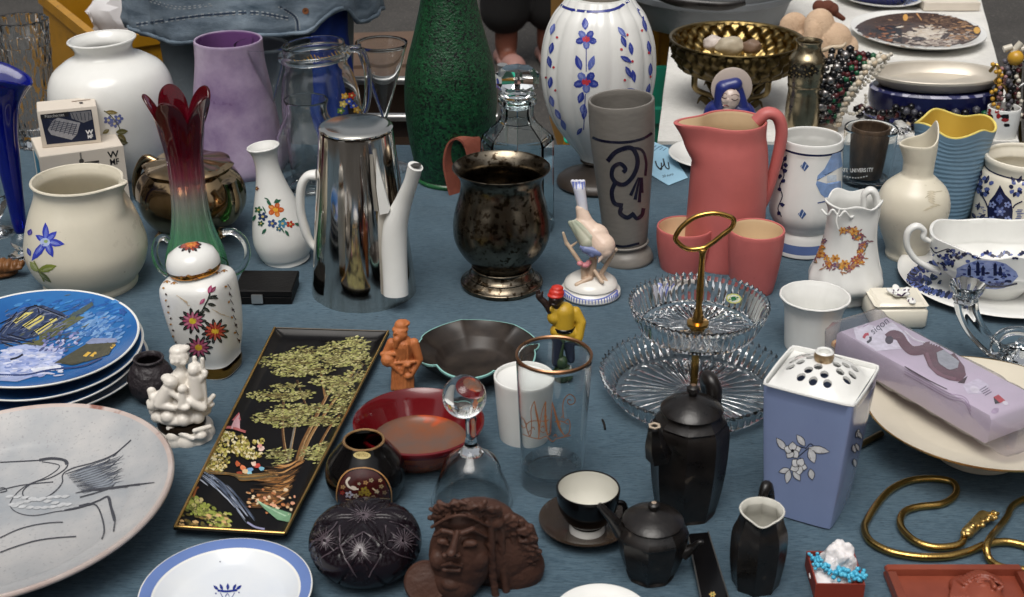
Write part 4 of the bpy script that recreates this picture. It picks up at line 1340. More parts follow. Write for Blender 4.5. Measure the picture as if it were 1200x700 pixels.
# white tongue above the slot
q = [A.L(441, 186, 50), A.L(457, 246, 55), A.L(455, 250, 55), A.L(445, 252, 53), A.L(441, 220, 51)]
nf = Vector((0, -0.004, 0))
obj('spout_tongue', q + [p - nf * 2 for p in q], [(0, 1, 2, 3, 4), (9, 8, 7, 6, 5)] + [(i, (i + 1) % 5, 5 + (i + 1) % 5, 5 + i) for i in range(5)], WHITE, T, smooth=30)
tube('handle', [A.L(371, 205, 0), A.L(360, 207, 0), A.L(353, 220, 0), A.L(352, 245, 0), A.L(357, 268, 0), A.L(364, 284, 0), A.L(372, 292, 0)], [0.007, 0.006, 0.006, 0.006, 0.006, 0.005, 0.005], WHITE, T, flat=1.5)
# tarnished silver cup
T, b, A = vessel('silver_cup', 'dark tarnished silver cup with a flared rim on a low foot', 'cup', 588, 333,
                 [(335, 46), (331, 47), (326, 45), (319, 36), (312, 33), (306, 36), (296, 46), (280, 55), (262, 57), (244, 54), (226, 49), (212, 48), (203, 52), (196, 58)], TARNISH, t=0.0016, floor=0.02, seg=72)
for y, r in ((321, 38), (312, 34), (329, 47)):
    tube('ring', [(cos(k * pi / 8) * A.s(y) * r, sin(k * pi / 8) * A.s(y) * r, A.z(y)) for k in range(16)], 0.0018, TARNISH, T, closed=True, n=3, seg=6)
# bird figurine
A = At(692, 345)
T = thing('bird_figurine', 'porcelain bird with a raised tail perched on branches', 'figurine', A.p)
s = A.s(320)
PB = mat('glazed_base_white', (222, 219, 212), 0.18, var=0.04)
base = lathe('base', [(0, 0.0015), (34 * s, 0.0015), (35.5 * s, 0.004), (35 * s, 0.009), (31 * s, 0.0125), (30 * s, 0.014), (31.5 * s, 0.0165), (30 * s, 0.021), (24 * s, 0.026), (12 * s, 0.03), (0, 0.031)], PB, T, seg=56)
pp = Paint(base)
for k in range(26):
    t = -1.5 + 3 * k / 25
    x = 692 + 31 * sin(t); y = 340 + 11 * cos(t)
    pp.stroke([(x, y), (x + 1.2 * sin(t), y + 6)], 1.6, (96, 110, 178), w2=0.6)
pp.stroke([(661, 340), (675, 349), (692, 352), (709, 349), (723, 340)], 1.4, (104, 116, 178))
pp.done('blue_rays', base)
BIRD = mat('bird_body', (214, 186, 166), 0.3, c2=(228, 206, 188), scale=30, var=0.1)
def E(x, y, o, rx, ry=None, rz=None, rot=None):
    return ico(A.L(x, y, o), (rx * s, (ry or rx) * s, (rz or rx) * s), 3, rot)
clay('body', [capsule(A.L(684, 262, -4), A.L(706, 288, 8), 11 * s, 15 * s), capsule(A.L(681, 245, -7), A.L(688, 268, -2), 6.5 * s, 11 * s), E(709, 294, 14, 9), ico(A.L(697, 278, 2), (17 * s, 14 * s, 17 * s), 3), capsule(A.L(705, 300, 18), A.L(701, 308, 22), 4 * s, 0.8 * s)], 0.0007, BIRD, T, 9)
TAILM = mat('bird_tail', (196, 200, 220), 0.3, c2=(226, 222, 216), scale=20)
o = clay('tail', [capsule(A.L(684, 250, -6), A.L(679, 222, -12), 5.5 * s, 7 * s)] + [capsule(A.L(683, 240, -8), A.L(x, 213, -13), 3.5 * s, 2.6 * s) for x in (671, 675.5, 680, 683.5)], 0.0007, TAILM, T, 2)
pp = Paint(o)
for k, x in enumerate((668, 671.5, 675, 678.5, 682, 685)): pp.stroke([(x, 210.5), (x + 0.6, 222 - 2 * (k % 2))], 3.6, (120, 132, 196), w2=1.0)
pp.done('tail_tip_paint', o)
WING = mat('bird_wing', (150, 164, 142), 0.35, c2=(186, 178, 160), scale=25)
clay('wing', [capsule(A.L(690, 286, 8), A.L(668, 261, 2), 10 * s, 2.6 * s), capsule(A.L(692, 278, 8), A.L(674, 259, 4), 8 * s, 2 * s), capsule(A.L(688, 284, 10), A.L(671, 260, 4), 9 * s, 2 * s)], 0.0007, WING, T, 6)
WINGB = mat('bird_wing_blue', (120, 130, 172), 0.35, var=0.15)
clay('wing', [capsule(A.L(686, 292, 16), A.L(702, 296, 18), 5 * s, 5 * s), capsule(A.L(682, 290, 14), A.L(694, 298, 18), 3 * s, 4 * s)], 0.0007, WINGB, T, 2)
BARK = mat('porcelain_bark', (182, 154, 130), 0.4, c2=(206, 184, 160), scale=40)
clay('branches', [capsule(A.L(690, 330, 6), A.L(695, 305, 4), 7 * s, 5 * s), capsule(A.L(683, 312, 8), A.L(664, 285, 2), 2.8 * s, 2.4 * s), capsule(A.L(664, 286, 2), A.L(660, 273, 2), 2.4 * s, 1.6 * s), capsule(A.L(683, 312, 8), A.L(686, 330, 10), 2.8 * s, 5 * s), capsule(A.L(668, 290, 2), A.L(676, 284, 4), 1.8 * s, 1.2 * s),
                  capsule(A.L(704, 322, 8), A.L(720, 295, 4), 3 * s, 2.2 * s), ico(A.L(721, 293, 4), 3 * s), capsule(A.L(704, 322, 8), A.L(712, 333, 12), 3 * s, 3 * s), capsule(A.L(692, 326, 14), A.L(676, 334, 18), 3 * s, 3 * s), capsule(A.L(697, 318, 14), A.L(706, 331, 22), 2.4 * s, 2.2 * s)], 0.0008, BARK, T, 2)
clay('flower', [E(680, 309, 14, 4, 4, 3), E(686, 311, 14, 5, 4, 3.4), E(690, 308, 12, 3.4)], 0.0007, mat('pink_petals', (206, 130, 136), 0.35, var=0.2), T, 1)

# ------------------------------------------------------------------ MIDDLE ROW, RIGHT
RED = mat('matt_coral_glaze', (190, 102, 98), 0.45, var=0.10, scale=22, bump=0.04, rvar=0.12, speck=(164, 82, 80), thr=0.72)
REDI = mat('cream_inside', (222, 196, 158), 0.35, var=0.05)
A = At(847, 302)
T, b, A = vessel('coral_jug', 'large matt coral red jug with a cream inside', 'jug', 847, 302,
                 [(304, 46), (300, 47), (280, 46), (240, 45.5), (200, 45), (175, 43), (158, 40), (142, 40)], RED, REDI, t=0.004, seg=96,
                 fmod=jug_lip(-1.45, 0.36, 0.78, 0.000, A.z(188), A.z(142), 0))
tube('handle', [A.L(886, 143, 0), A.L(898, 133, 0), A.L(911, 137, 0), A.L(916, 155, 0), A.L(911, 185, 0), A.L(901, 220, 0), A.L(893, 240, 0), A.L(886, 250, 0)], [0.009, 0.0085, 0.0085, 0.0085, 0.008, 0.0075, 0.007, 0.007], RED, T, seg=14, flat=1.25)
for nm, bx, by, rows in (('left', 800, 312, [(314, 25), (311, 26.5), (296, 30), (280, 32.5), (266, 33)]), ('right', 881, 338, [(340, 23), (336, 25), (315, 29), (290, 32), (269, 33)])):
    T, b, A = vessel('coral_cup', 'coral red cup with a cream inside, ' + ('left of the cake stand handle' if nm == 'left' else 'right of the cake stand handle'), 'cup', bx, by, rows, RED, REDI, t=0.003, seg=56, group='coral red cups')
# two tier glass cake stand
def star_plate(name, parent, R, z, wall, nrays, nrim, flare):
    def f(th, r, zz):
        q = r / R
        if zz < -0.5: return r, zz + 1
        return r, zz
    prof = []
    seg = nrim * 4
    P = []
    # underside out, wall up, back in
    for r, zz, k in ((0.0, 0.0005, 0), (0.16, 0.0005, 0), (0.22, 0.0002, 1), (0.45, 0.0, 1), (0.70, 0.0, 1), (0.76, 0.0, 0), (0.82, 0.001, 0), (0.90, wall * 0.45, 2), (0.96, wall * 0.8, 2), (1.0, wall * 0.98, 3), (0.985, wall, 3), (0.95, wall * 0.97, 0), (0.90, wall * 0.75, 0), (0.83, 0.0058, 0), (0.78, 0.005, 0), (0.16, 0.005, 0), (0, 0.005, 0)):
        P.append((r * R, zz, k))
    kinds = [p[2] for p in P]
    vs, fs = [], []
    rows = []
    for (r, zz, k) in P:
        if r < 1e-6:
            rows.append([len(vs)]); vs.append((0, 0, zz)); continue
        ids = []
        for i in range(seg):
            th = 2 * pi * i / seg
            rr, z2 = r, zz
            if k == 1: z2 += 0.0036 * abs(cos(nrays * th / 2)) ** 3
            if k == 2: rr *= 1 + 0.028 * cos(nrim * th) ; 
            if k == 3: rr *= 1 + 0.014 * cos(nrim * th + 1.0); z2 += 0.0022 * cos(nrim * th)
            ids.append(len(vs)); vs.append((rr * sin(th), -rr * cos(th), z2))
        rows.append(ids)
    for a, c in zip(rows[:-1], rows[1:]):
        for i in range(seg):
            j = (i + 1) % seg
            if len(a) == 1: fs.append((a[0], c[i], c[j]))
            elif len(c) == 1: fs.append((a[i], c[0], a[j]))
            else: fs.append((a[i], c[i], c[j], a[j]))
    return obj(name, vs, fs, CRYSTAL, parent, (0, 0, z), None, 20)
A = At(812, 464)
T = thing('cake_stand', 'two tier pressed glass cake stand with a gold rod and loop handle', 'cake stand', A.p)
R1 = 111 * A.s(436)
star_plate('lower_plate', T, R1, 0.0015, 0.030, 36, 64, 1)
zu = A.z(386)
R2 = 82 * A.s(360)
up_ = star_plate('upper_plate', T, R2, zu, 0.034, 36, 56, 1)
s = A.s(360)
pz = A.z(262)
lathe('rod', [(0, 0.0068), (8 * s, 0.0068), (8 * s, 0.010), (4.6 * s, 0.013), (4.6 * s, zu - 0.004), (9 * s, zu - 0.0035), (9 * s, zu - 0.0006), (0, zu - 0.0006)], GOLD2, T, seg=24)
lathe('rod', [(0, zu + 0.0055), (13 * s, zu + 0.0055), (13 * s, zu + 0.0095), (7 * s, zu + 0.0105), (6 * s, zu + 0.018), (3.6 * s, zu + 0.03), (4.5 * s, zu + 0.05), (3.4 * s, A.z(305)), (3.6 * s, A.z(298)), (5.5 * s, A.z(292)), (0, A.z(288))], GOLD2, T, seg=24)
hp = [(823, 291), (806, 292), (794, 284), (792, 277), (800, 265), (816, 254), (836, 250), (852, 253), (860, 258), (857, 267), (846, 276), (833, 286)]
tube('handle', [A.L(x, y, 0) for x, y in hp], 0.0029, GOLD2, T, closed=True, n=6, seg=10)
pp = Paint(up_)
pp.blob(860, 350, 9.5, 6, 0.1, (206, 206, 120)); pp.blob(860, 350, 8, 4.6, 0.1, (232, 236, 226)); pp.leaf(853, 352, 14, 5.5, -0.25, (20, 110, 60))
pp.done('sticker', up_, PRINT)
# delft mug
A = At(938, 290)
DELB = mat('delft_blue_band', (92, 112, 160), 0.2, var=0.25)
DELD = mat('delft_dark_line', (26, 32, 66), 0.2)
T, b, A = vessel('delft_mug', 'tall white delft mug on a stepped blue banded foot', 'mug', 938, 291,
                 [(294, 28), (291, 33), (288, 34), (272, 33), (266, 30), (260, 34), (250, 40), (238, 42), (215, 41), (190, 39), (170, 37.5), (161, 37)], WHITE, t=0.0035, floor=0.02, seg=64, fmod=lambda th, r, z: (r * (1 - 0.02 * abs(sin(4 * th)) ** 0.5 * (1 if A.z(258) < z < A.z(172) else 0)), z), sharp=(4,),
                 bands=((286, 276, DELB), (292.5, 290.5, DELD), (171, 168.6, DELD)))
pp = Paint(b)
for x, y in ((943, 195), (940, 251)):
    pp.poly([(x, y - 6), (x + 5, y), (x, y + 6), (x - 5, y)], (66, 92, 140)); pp.stroke([(x - 2, y - 4), (x - 4, y + 2)], 0.8, (200, 210, 224)); pp.stroke([(x + 2, y - 3), (x - 1, y + 4)], 0.8, (200, 210, 224))
for pts in ([(975, 181), (985, 178), (987, 195), (978, 200), (966, 200), (957, 212), (958, 206), (966, 198)], [(957, 212), (968, 215), (968, 224), (976, 224), (985, 212), (986, 230), (972, 236), (962, 228), (956, 216)], [(964, 226), (974, 228), (986, 224), (986, 236), (970, 238)]):
    pp.poly(pts, (124, 152, 196))
pp.poly([(969, 206), (980, 205), (980, 212), (969, 213)], (196, 208, 222))
pp.stroke([(958, 238), (970, 236), (986, 238)], 1.4, (56, 80, 130)); pp.blob(982, 226, 2, 6, 0, (40, 56, 96))
pp.stroke([(922, 182), (917, 194), (919, 206), (914, 218), (917, 230), (912, 244), (916, 254)], 1.2, (30, 36, 70))
for x, y in ((920, 186), (916, 196), (920, 200), (914, 207), (918, 212), (914, 222), (917, 240), (913, 250), (921, 194)): pp.blob(x, y, 2.6, 2.6, 0, (34, 42, 84), 8, 0.5)
pp.done('delft_print', b)
# university tumbler
A = At(1014, 212)
T, b, A = vessel('printed_tumbler', 'clear tumbler printed with white lettering behind the ivory ewer', 'tumbler', 1014, 212,
                 [(214, 26), (210, 27.5), (190, 29), (165, 30.5), (150, 31)], CLEAR, t=0.0016, floor=0.007, seg=64)
pp = Paint(b)
for k, ch in enumerate('STATE UNIVERSITY'):
    x = 982 + 2.65 * k
    pp.text(ch, x, 201 + 0.9 * sin(k / 15 * pi), 4.4, 0, (226, 226, 222), 0.8, bold=0.02)
for k in range(9): pp.blob(990 + 3.2 * k, 206.5 + 2 * sin(k / 8 * pi), 1.1, 0.8, 0, (206, 206, 202), 6)
pp.done('lettering', b, PRINT)
T2, b2, A2 = vessel('dark_cup', 'dark brown carved cup standing inside the printed tumbler', 'cup', 1014, 206, [(206, 17), (202, 18.5), (190, 20), (172, 21.5), (158, 22.5), (149, 22)], mat('dark_carved_brown', (46, 34, 26), 0.55, c2=(92, 74, 56), scale=70, bump=0.6, bscale=120, aniso=(1, 1, 0.3)), t=0.003, floor=0.006, z0=0.0075, seg=40)
# small floral creamer
A = At(986, 349)
def creamer(th, r, z):
    k = max(0, min(1, (z - A.z(262)) / (A.z(232) - A.z(262))))
    low = max(0, min(1, (A.z(300) - z) / (A.z(300) - A.z(330)))) if z < A.z(300) else 0
    d = (th + 1.25 + pi) % (2 * pi) - pi
    return r * (1 + 0.03 * cos(10 * th + z * 60) * low + 0.03 * cos(5 * th) * k + 0.20 * k * math.exp(-(d / 0.4) ** 2)), z + 0.003 * k * cos(5 * th + 0.5)
T, b, A = vessel('floral_creamer', 'small white embossed creamer with an orange flower wreath', 'creamer', 988, 349,
                 [(351, 25), (347, 27), (341, 24), (337, 30), (330, 41), (322, 43), (305, 37), (280, 31), (258, 29.5), (244, 29), (234, 32)], WHITE, t=0.003, seg=90, fmod=creamer, rim=WHITE)
tube('handle', [A.L(1012, 242, 0), A.L(1013, 228, 0), A.L(1021, 223, 0), A.L(1027, 232, 0), A.L(1027, 252, 0), A.L(1021, 272, 0), A.L(1015, 284, 0)], [0.004, 0.004, 0.005, 0.005, 0.0045, 0.004, 0.003], WHITE, T, flat=1.4)
for k in range(9):
    t = -1.2 + k * 0.33
    rr = 30 * A.s(252)
    clay_p = None
tube('embossed_scroll', [A.L(963, 246, 20), A.L(970, 252, 28), A.L(976, 246, 30), A.L(983, 254, 31), A.L(990, 248, 31), A.L(997, 255, 29), A.L(1005, 248, 25)], 0.0016, WHITE, T)
tube('beading', [A.L(984, 246, 31), A.L(980, 258, 32), A.L(982, 268, 33)], 0.0014, WHITE, T)
pp = Paint(b)
random.seed(3)
OR = [(190, 120, 60), (206, 150, 70), (150, 80, 90), (176, 96, 60), (120, 90, 120)]
for k in range(70):
    t = 0.0 + 2 * pi * k / 70
    if -2.6 < t - 2 * pi + 2.2 < 0.0 and k % 3: pass
    x, y = 986 + 25 * cos(t) + random.uniform(-4, 4), 292 + 21 * sin(t) + random.uniform(-4, 4)
    if sin(t) < -0.55 and cos(t) < 0.1: continue
    pp.flower(x, y, random.uniform(2.4, 4.6), 5, random.choice(OR), (220, 180, 80))
for k in range(110):
    t = random.uniform(0, 2 * pi)
    if sin(t) < -0.6 and cos(t) < 0: continue
    x, y = 986 + 27 * cos(t) + random.uniform(-6, 6), 292 + 23 * sin(t) + random.uniform(-5, 5)
    pp.leaf(x, y, random.uniform(4, 7), 1.8, random.uniform(0, 6.3), random.choice([(150, 110, 110), (170, 130, 100), (130, 80, 90), (110, 110, 90)]))
for x, y, r in ((988, 270, 5), (1001, 271, 6), (979, 303, 6), (962, 297, 6), (990, 309, 6)): pp.flower(x, y, r, 6, (196, 134, 60), (140, 80, 50), c2=(210, 160, 90))
pp.done('wreath_print', b)
# ivory ewer
A = At(1062, 298)
T, b, A = vessel('ivory_ewer', 'round ivory ewer with a narrow neck and upswept lip', 'ewer', 1062, 299,
                 [(301, 23), (297, 24.5), (290, 25), (270, 34), (250, 41), (235, 41.5), (220, 36), (208, 23), (203, 18), (190, 18), (178, 20), (168, 21)], IVORY, t=0.003, seg=72, sharp=(9,),
                 fmod=lambda th, r, z: ((lambda k, d, e: (r * (1 + 0.36 * k * math.exp(-(d / 0.5) ** 2) - 0.25 * k * math.exp(-(e / 0.8) ** 2)), z + 0.030 * k * math.exp(-(e / 0.85) ** 2)))(max(0, min(1, (z - A.z(196)) / (A.z(168) - A.z(196)))) ** 2, (th + 1.35 + pi) % (2 * pi) - pi, (th - 1.75 + pi) % (2 * pi) - pi)))
pp = Paint(b)
for k in range(6): pp.leaf(1096, 240 - 3 * k, 10, 2.6, pi + 0.5 - 0.1 * k, (196, 186, 164))
pp.stroke([(1084, 232), (1094, 226), (1104, 224)], 0.7, (186, 176, 152))
for k in range(4): pp.leaf(1090 + 4 * k, 244 - k, 9, 2, pi - 0.4 + 0.2 * k, (200, 190, 166))
pp.done('incised_leaves', b)
# ribbed blue jug
BLUEJ = mat('matt_blue_glaze', (112, 142, 164), 0.4, var=0.06)
YIN = mat('yellow_inside', (200, 166, 70), 0.3, var=0.06)
YRIM = mat('pale_yellow_rim', (226, 206, 110), 0.3)
A = At(1105, 252)
cnt_ = [0]
def wav(th, r, z):
    cnt_[0] += 1
    outside = cnt_[0] < 72 * 160
    k = max(0, min(1, (z - A.z(180)) / (A.z(146) - A.z(180))))
    return r * (1 + 0.07 * k * cos(4 * th + 0.2)) + (0.0003 * sin(z * 900) if (outside and z < A.z(152)) else 0), z + 0.0052 * k * cos(4 * th + 1.6 + pi)
T, b, A = vessel('blue_jug', 'ribbed pale blue jug with a yellow inside and wavy rim', 'jug', 1104, 252,
                 [(255, 27), (250, 29)] + [(250 - 4 * k, 29 + 15 * (k / 25) ** 0.8) for k in range(1, 26)] + [(145, 44.5)], BLUEJ, YIN, rim=YRIM, t=0.004, seg=72, fmod=wav, n=6)
# delft jar
T, b, A = vessel('delft_jar', 'ivory delft jar with dark blue arches, cut off by the right edge', 'jar', 1187, 264,
                 [(266, 46), (262, 48), (240, 48.5), (215, 48), (202, 46), (197, 43), (192, 44), (187, 46), (184, 46)], CREAM, t=0.006, seg=64, bands=((197.5, 195.8, DELD),))
pp = Paint(b)
DB, DM = (22, 26, 62), (80, 94, 150)
pp.poly([(1158, 262), (1157, 245), (1160, 235), (1166, 228), (1172, 217), (1178, 228), (1185, 235), (1187, 247), (1186, 262)], DB)
pp.poly([(1171, 240), (1167, 234), (1172, 226), (1177, 234)], DM)
pp.flower(1172, 248, 7, 6, DM, (150, 160, 200))
for x, y in ((1163, 240), (1181, 240), (1163, 257), (1181, 257)): pp.flower(x, y, 4.5, 5, (130, 142, 190), DB)
for cx, cy, sgn in ((1154, 222, 1), (1192, 222, 1), (1146, 216, 1)):
    for k in range(9):
        t = k * 0.7; pp.blob(cx + (3 + k * 0.9) * cos(t), cy + (4 + k * 0.9) * sin(t), 3.2, 2.4, t, DB if k % 2 else DM, 7, 0.4)
    pp.leaf(cx + 2, cy - 8, 9, 4, -1.2, DB); pp.leaf(cx - 3, cy - 7, 9, 4, -2.0, DB)
pp.stroke([(1142, 206), (1146, 220), (1155, 236), (1158, 244)], 1.6, DB); pp.stroke([(1187, 244), (1190, 240), (1198, 236)], 1.6, DB)
for k in range(10): pp.stroke([(1142 + random.uniform(0, 12), 240 + 2 * k), (1144 + random.uniform(2, 14), 241 + 2 * k)], 1.0, DM)
for k in range(8): pp.stroke([(1189 + random.uniform(0, 4), 246 + 2 * k), (1196 + random.uniform(0, 4), 246 + 2 * k)], 1.0, DM)
pp.leaf(1146, 246, 9, 4, -1.3, DB); pp.leaf(1148, 256, 9, 4, -0.6, DB); pp.leaf(1144, 256, 8, 4, -2.2, DB); pp.stroke([(1141, 262), (1160, 263), (1190, 263)], 1.6, DB)
pp.done('arch_print', b)
# sauce boat on its stand
T, o, A, R = plate('saucer', 'blue transfer printed stand under the sauce boat', 1166, 332, 112, 0.012, WHITE, prof=None)
pp = Paint(o)
for k in range(44):
    t = 2.0 + 2.6 * k / 43
    x, y = 1166 + 99 * cos(t), 326 - 0 + 24 * sin(t) * 1.0
    pp.blob(x, y, 5, 3, t, DB if k % 2 else DM, 8, 0.5)
for k in range(40):
    x, y = 1086 + random.gauss(0, 8), 327 + random.gauss(0, 4.5)
    pp.blob(x, y, random.uniform(1.6, 3.6), random.uniform(1.2, 2.4), random.uniform(0, 3), random.choice([DB, DM, (50, 60, 120)]), 7, 0.5)
pp.done('floral_print', o)
z0 = 0.0062
A = At(1162, 338, z0)
def boat(th, r, z):
    k = max(0, min(1, z / 0.05))
    ex = 1 + 0.42 * abs(sin(th)) ** 1.4 * k
    return r * ex, z + 0.004 * k * k * (cos(2 * th + pi) + 0.5 * cos(6 * th))
T = thing('sauce_boat', 'oval blue and white sauce boat printed with a town scene', 'sauce boat', A.p)
s = A.s(300)
ot = [(r, z, 0) for r, z in ((34 * s, 0.0), (35 * s, 0.003), (40 * s, 0.012), (50 * s, 0.026), (55 * s, 0.040), (55 * s, 0.048), (57 * s, A.z(277)))]
ot = [(p[0], p[1]) for p in spl(ot, 5)]
prof = [(0, 0.001), (30 * s, 0.001)] + ot + [(ot[-1][0] - 0.0008, ot[-1][1] + 0.001), (ot[-1][0] - 0.0022, ot[-1][1] + 0.0008)] + [(max(0.002, r - 0.003), z) for r, z in reversed(ot) if z > 0.006] + [(0, 0.006)]
b = lathe('body', prof, WHITE, T, seg=96, fmod=boat)
tube('handle', [A.L(1090, 283, 0), A.L(1082, 278, 0), A.L(1083, 270, 0), A.L(1074, 265, 0), A.L(1064, 272, 0), A.L(1063, 288, 0), A.L(1072, 303, 0), A.L(1086, 312, 0), A.L(1100, 318, 0)], [0.003, 0.004, 0.0035, 0.0045, 0.0045, 0.0042, 0.0042, 0.0045, 0.005], WHITE, T, flat=1.3, seg=12)
pp = Paint(b)
for k in range(46):
    x, y = 1108 + random.gauss(0, 7), 303 + random.gauss(0, 5.5)
    pp.blob(x, y, random.uniform(1.4, 3.2), random.uniform(1.2, 2.4), random.uniform(0, 3), random.choice([DB, DB, DM, (50, 60, 120)]), 7, 0.5)
pp.stroke([(1091, 290), (1096, 296), (1104, 294), (1112, 292), (1118, 298)], 1.2, DB)
for k in range(30):
    x = 1118 + 2.8 * k
    pp.blob(x, 299 + 3 * sin(k * 0.8), 2.8, 2.0, k, DB if k % 3 else DM, 7, 0.4)
pp.blob(1156, 322, 36, 17, 0.05, (134, 148, 194), 20, 0.1)
for k in range(90):
    t = random.uniform(0, 2 * pi); q = sqrt(random.random())
    x, y = 1156 + 34 * q * cos(t), 322 + 15 * q * sin(t)
    up_k = (y < 318)
    pp.blob(x, y, random.uniform(1.5, 4.5), random.uniform(0.8, 1.6), random.uniform(-0.1, 0.1), random.choice([DM, (120, 134, 184), (150, 160, 200)] if up_k else [DB, (40, 50, 110), DM]), 7, 0.4)
for x, h in ((1136, 10), (1146, 14), (1152, 9), (1166, 12), (1172, 8)): pp.poly([(x - 2, 323), (x - 2, 323 - h), (x, 319 - h), (x + 2, 323 - h), (x + 2, 323)], DB)
pp.stroke([(1114, 328), (1140, 332), (1170, 336), (1192, 332)], 2.0, DB)
for k in range(12): pp.stroke([(1066 + 0.4 * k * (k < 6), 268 + 2.6 * k), (1064, 269 + 2.6 * k)], 1.4, (40, 50, 110))
pp.done('town_print', b)
# white beaker with a scalloped rim
T, b, A = vessel('white_beaker', 'plain white beaker with a scalloped rim beside the floral creamer', 'beaker', 949, 404,
                 [(406, 29), (402, 30), (380, 32), (362, 34), (352, 38), (347, 41)], WHITE, t=0.003, seg=96, fmod=lambda th, r, z: (r * (1 + 0.014 * abs(cos(6 * th)) * min(1, z / 0.05)), z))
# porcelain trinket box with a flower
a, c = g(1022, 386), g(1087, 388)
W = (c - a).length
T = thing('porcelain_box', 'ivory porcelain box topped with a purple edged flower', 'trinket box', a, (0, 0, 0.02))
bx1 = prism('box', [(0, 0.003), (0.003, 0), (W - .003, 0), (W, 0.003), (W, W * 0.8), (0, W * 0.8)], 0, 0.027, CREAM, T, 0.003, smooth=50)
prism('lid', [(0, 0.003), (0.003, 0), (W - .003, 0), (W, 0.003), (W, W * 0.8), (0, W * 0.8)], 0.0275, 0.035, CREAM, T, 0.004, smooth=50, inset=0.005)
fl = []
fz = Vector((W * 0.52, W * 0.36, 0.039))
for k in range(5):
    t = k * 2 * pi / 5 + 0.4
    fl.append(ico(fz + Vector((cos(t) * 0.009, sin(t) * 0.009, 0.001)), (0.0085, 0.0055, 0.003), 2, Matrix.Rotation(t, 3, 'Z') @ Matrix.Rotation(-0.5, 3, 'Y')))
fl += [ico(fz + Vector((0.012, -0.016, -0.003)), (0.006, 0.009, 0.003), 2)]
fo = clay('flower', fl, 0.0009, WHITE, T, 2)
pp = Paint(fo)
random.seed(12)
for k in range(18):
    t = k * 2 * pi / 18; q = 1.0 if k % 2 else 0.82
    x, y = 1057 + 13 * cos(t) * q, 347 + 8 * sin(t) * q
    pp.stroke([(x, y), (x + 3 * cos(t + 1), y + 2.4 * sin(t + 1))], 1.4, (84, 60, 88))
pp.stroke([(1057, 347), (1062, 343)], 1.6, (60, 44, 70)); pp.stroke([(1057, 347), (1051, 345)], 1.4, (90, 66, 96)); pp.stroke([(1057, 348), (1058, 355)], 1.4, (60, 44, 70)); pp.blob(1062, 360, 4, 2, 0.6, (96, 74, 100))
pp.done('petal_edges', fo)
# glass candle arm
A = At(1172, 420)
T = thing('glass_candelabrum', 'clear pressed glass candle holder with a curved fluted arm', 'candle holder', A.p)
s = A.s(380)
def fl_tube(name, pts, rad, nf, am):
    vs, fs = tube(name, pts, rad, None, raw=True, seg=nf * 4, n=8)
    P = spl(pts, 8)
    R = nf * 4
    out = []
    for i in range(len(P)):
        ring_ = vs[i * R:(i + 1) * R]
        cc = sum(ring_, Vector()) / R
        for k, v in enumerate(ring_): out.append(cc + (v - cc) * (1 + am * cos(2 * pi * k / 4)))
    return obj(name, out, fs, CRYSTAL, T, None, None, 50)
fl_tube('arm', [A.L(1132, 352, 0), A.L(1134, 366, 0), A.L(1142, 384, 0), A.L(1154, 399, 0), A.L(1168, 411, 0), A.L(1186, 417, 0)], [0.0135, 0.0125, 0.0115, 0.0105, 0.0105, 0.010], 6, 0.10)
pr_ = [(0.0, 0.0), (0.0125, 0.0), (0.0155, 0.004), (0.0145, 0.009), (0.0185, 0.016), (0.021, 0.0225), (0.019, 0.0235), (0.014, 0.016), (0.0095, 0.006), (0, 0.006)]
lathe('candle_cup', pr_, CRYSTAL, T, A.L(1131, 353, 0), seg=64, fmod=lambda th, r, z: (r * (1 + 0.06 * cos(8 * th) * (r > 0.012)), z), smooth=25)
tube('arm', [A.L(1165, 413, 6), A.L(1166, 400, 6), A.L(1178, 390, 6), A.L(1196, 388, 6), A.L(1212, 394, 6), A.L(1216, 408, 6)], 0.0058, CRYSTAL, T, seg=14)
lathe('foot', [(0, 0), (0.034, 0), (0.036, 0.003), (0.022, 0.010), (0.013, 0.016), (0.010, 0.024), (0, 0.026)], CRYSTAL, T, (A.L(1200, 412, 0).x, 0, 0), seg=56, fmod=lambda th, r, z: (r * (1 + 0.04 * cos(10 * th)), z), smooth=25)
# cake plate on a foot
GRIM = 1
T, o, A, R = plate('footed_plate', 'cream footed cake plate with a gilt rim under the plastic pack', 1144, 531, 120, 0.02, [mat('cream_glaze', (208, 200, 182), 0.22, var=0.05), GOLD], R=0.124, seg=128,
                   prof=[(0, 0.001), (0.33, 0.001), (0.36, 0.0), (0.36, 0.003), (0.30, 0.014), (0.26, 0.028), (0.30, 0.035), (0.70, 0.040), (0.95, 0.050), (1.0, 0.0535), (1.0, 0.0548), (0.985, 0.0548), (0.93, 0.0518), (0.70, 0.0440), (0.66, 0.0430), (0, 0.0424)],
                   midx=[0] * 9 + [1, 1] + [0] * 4, rot=(radians(-1.0), 0, 0))
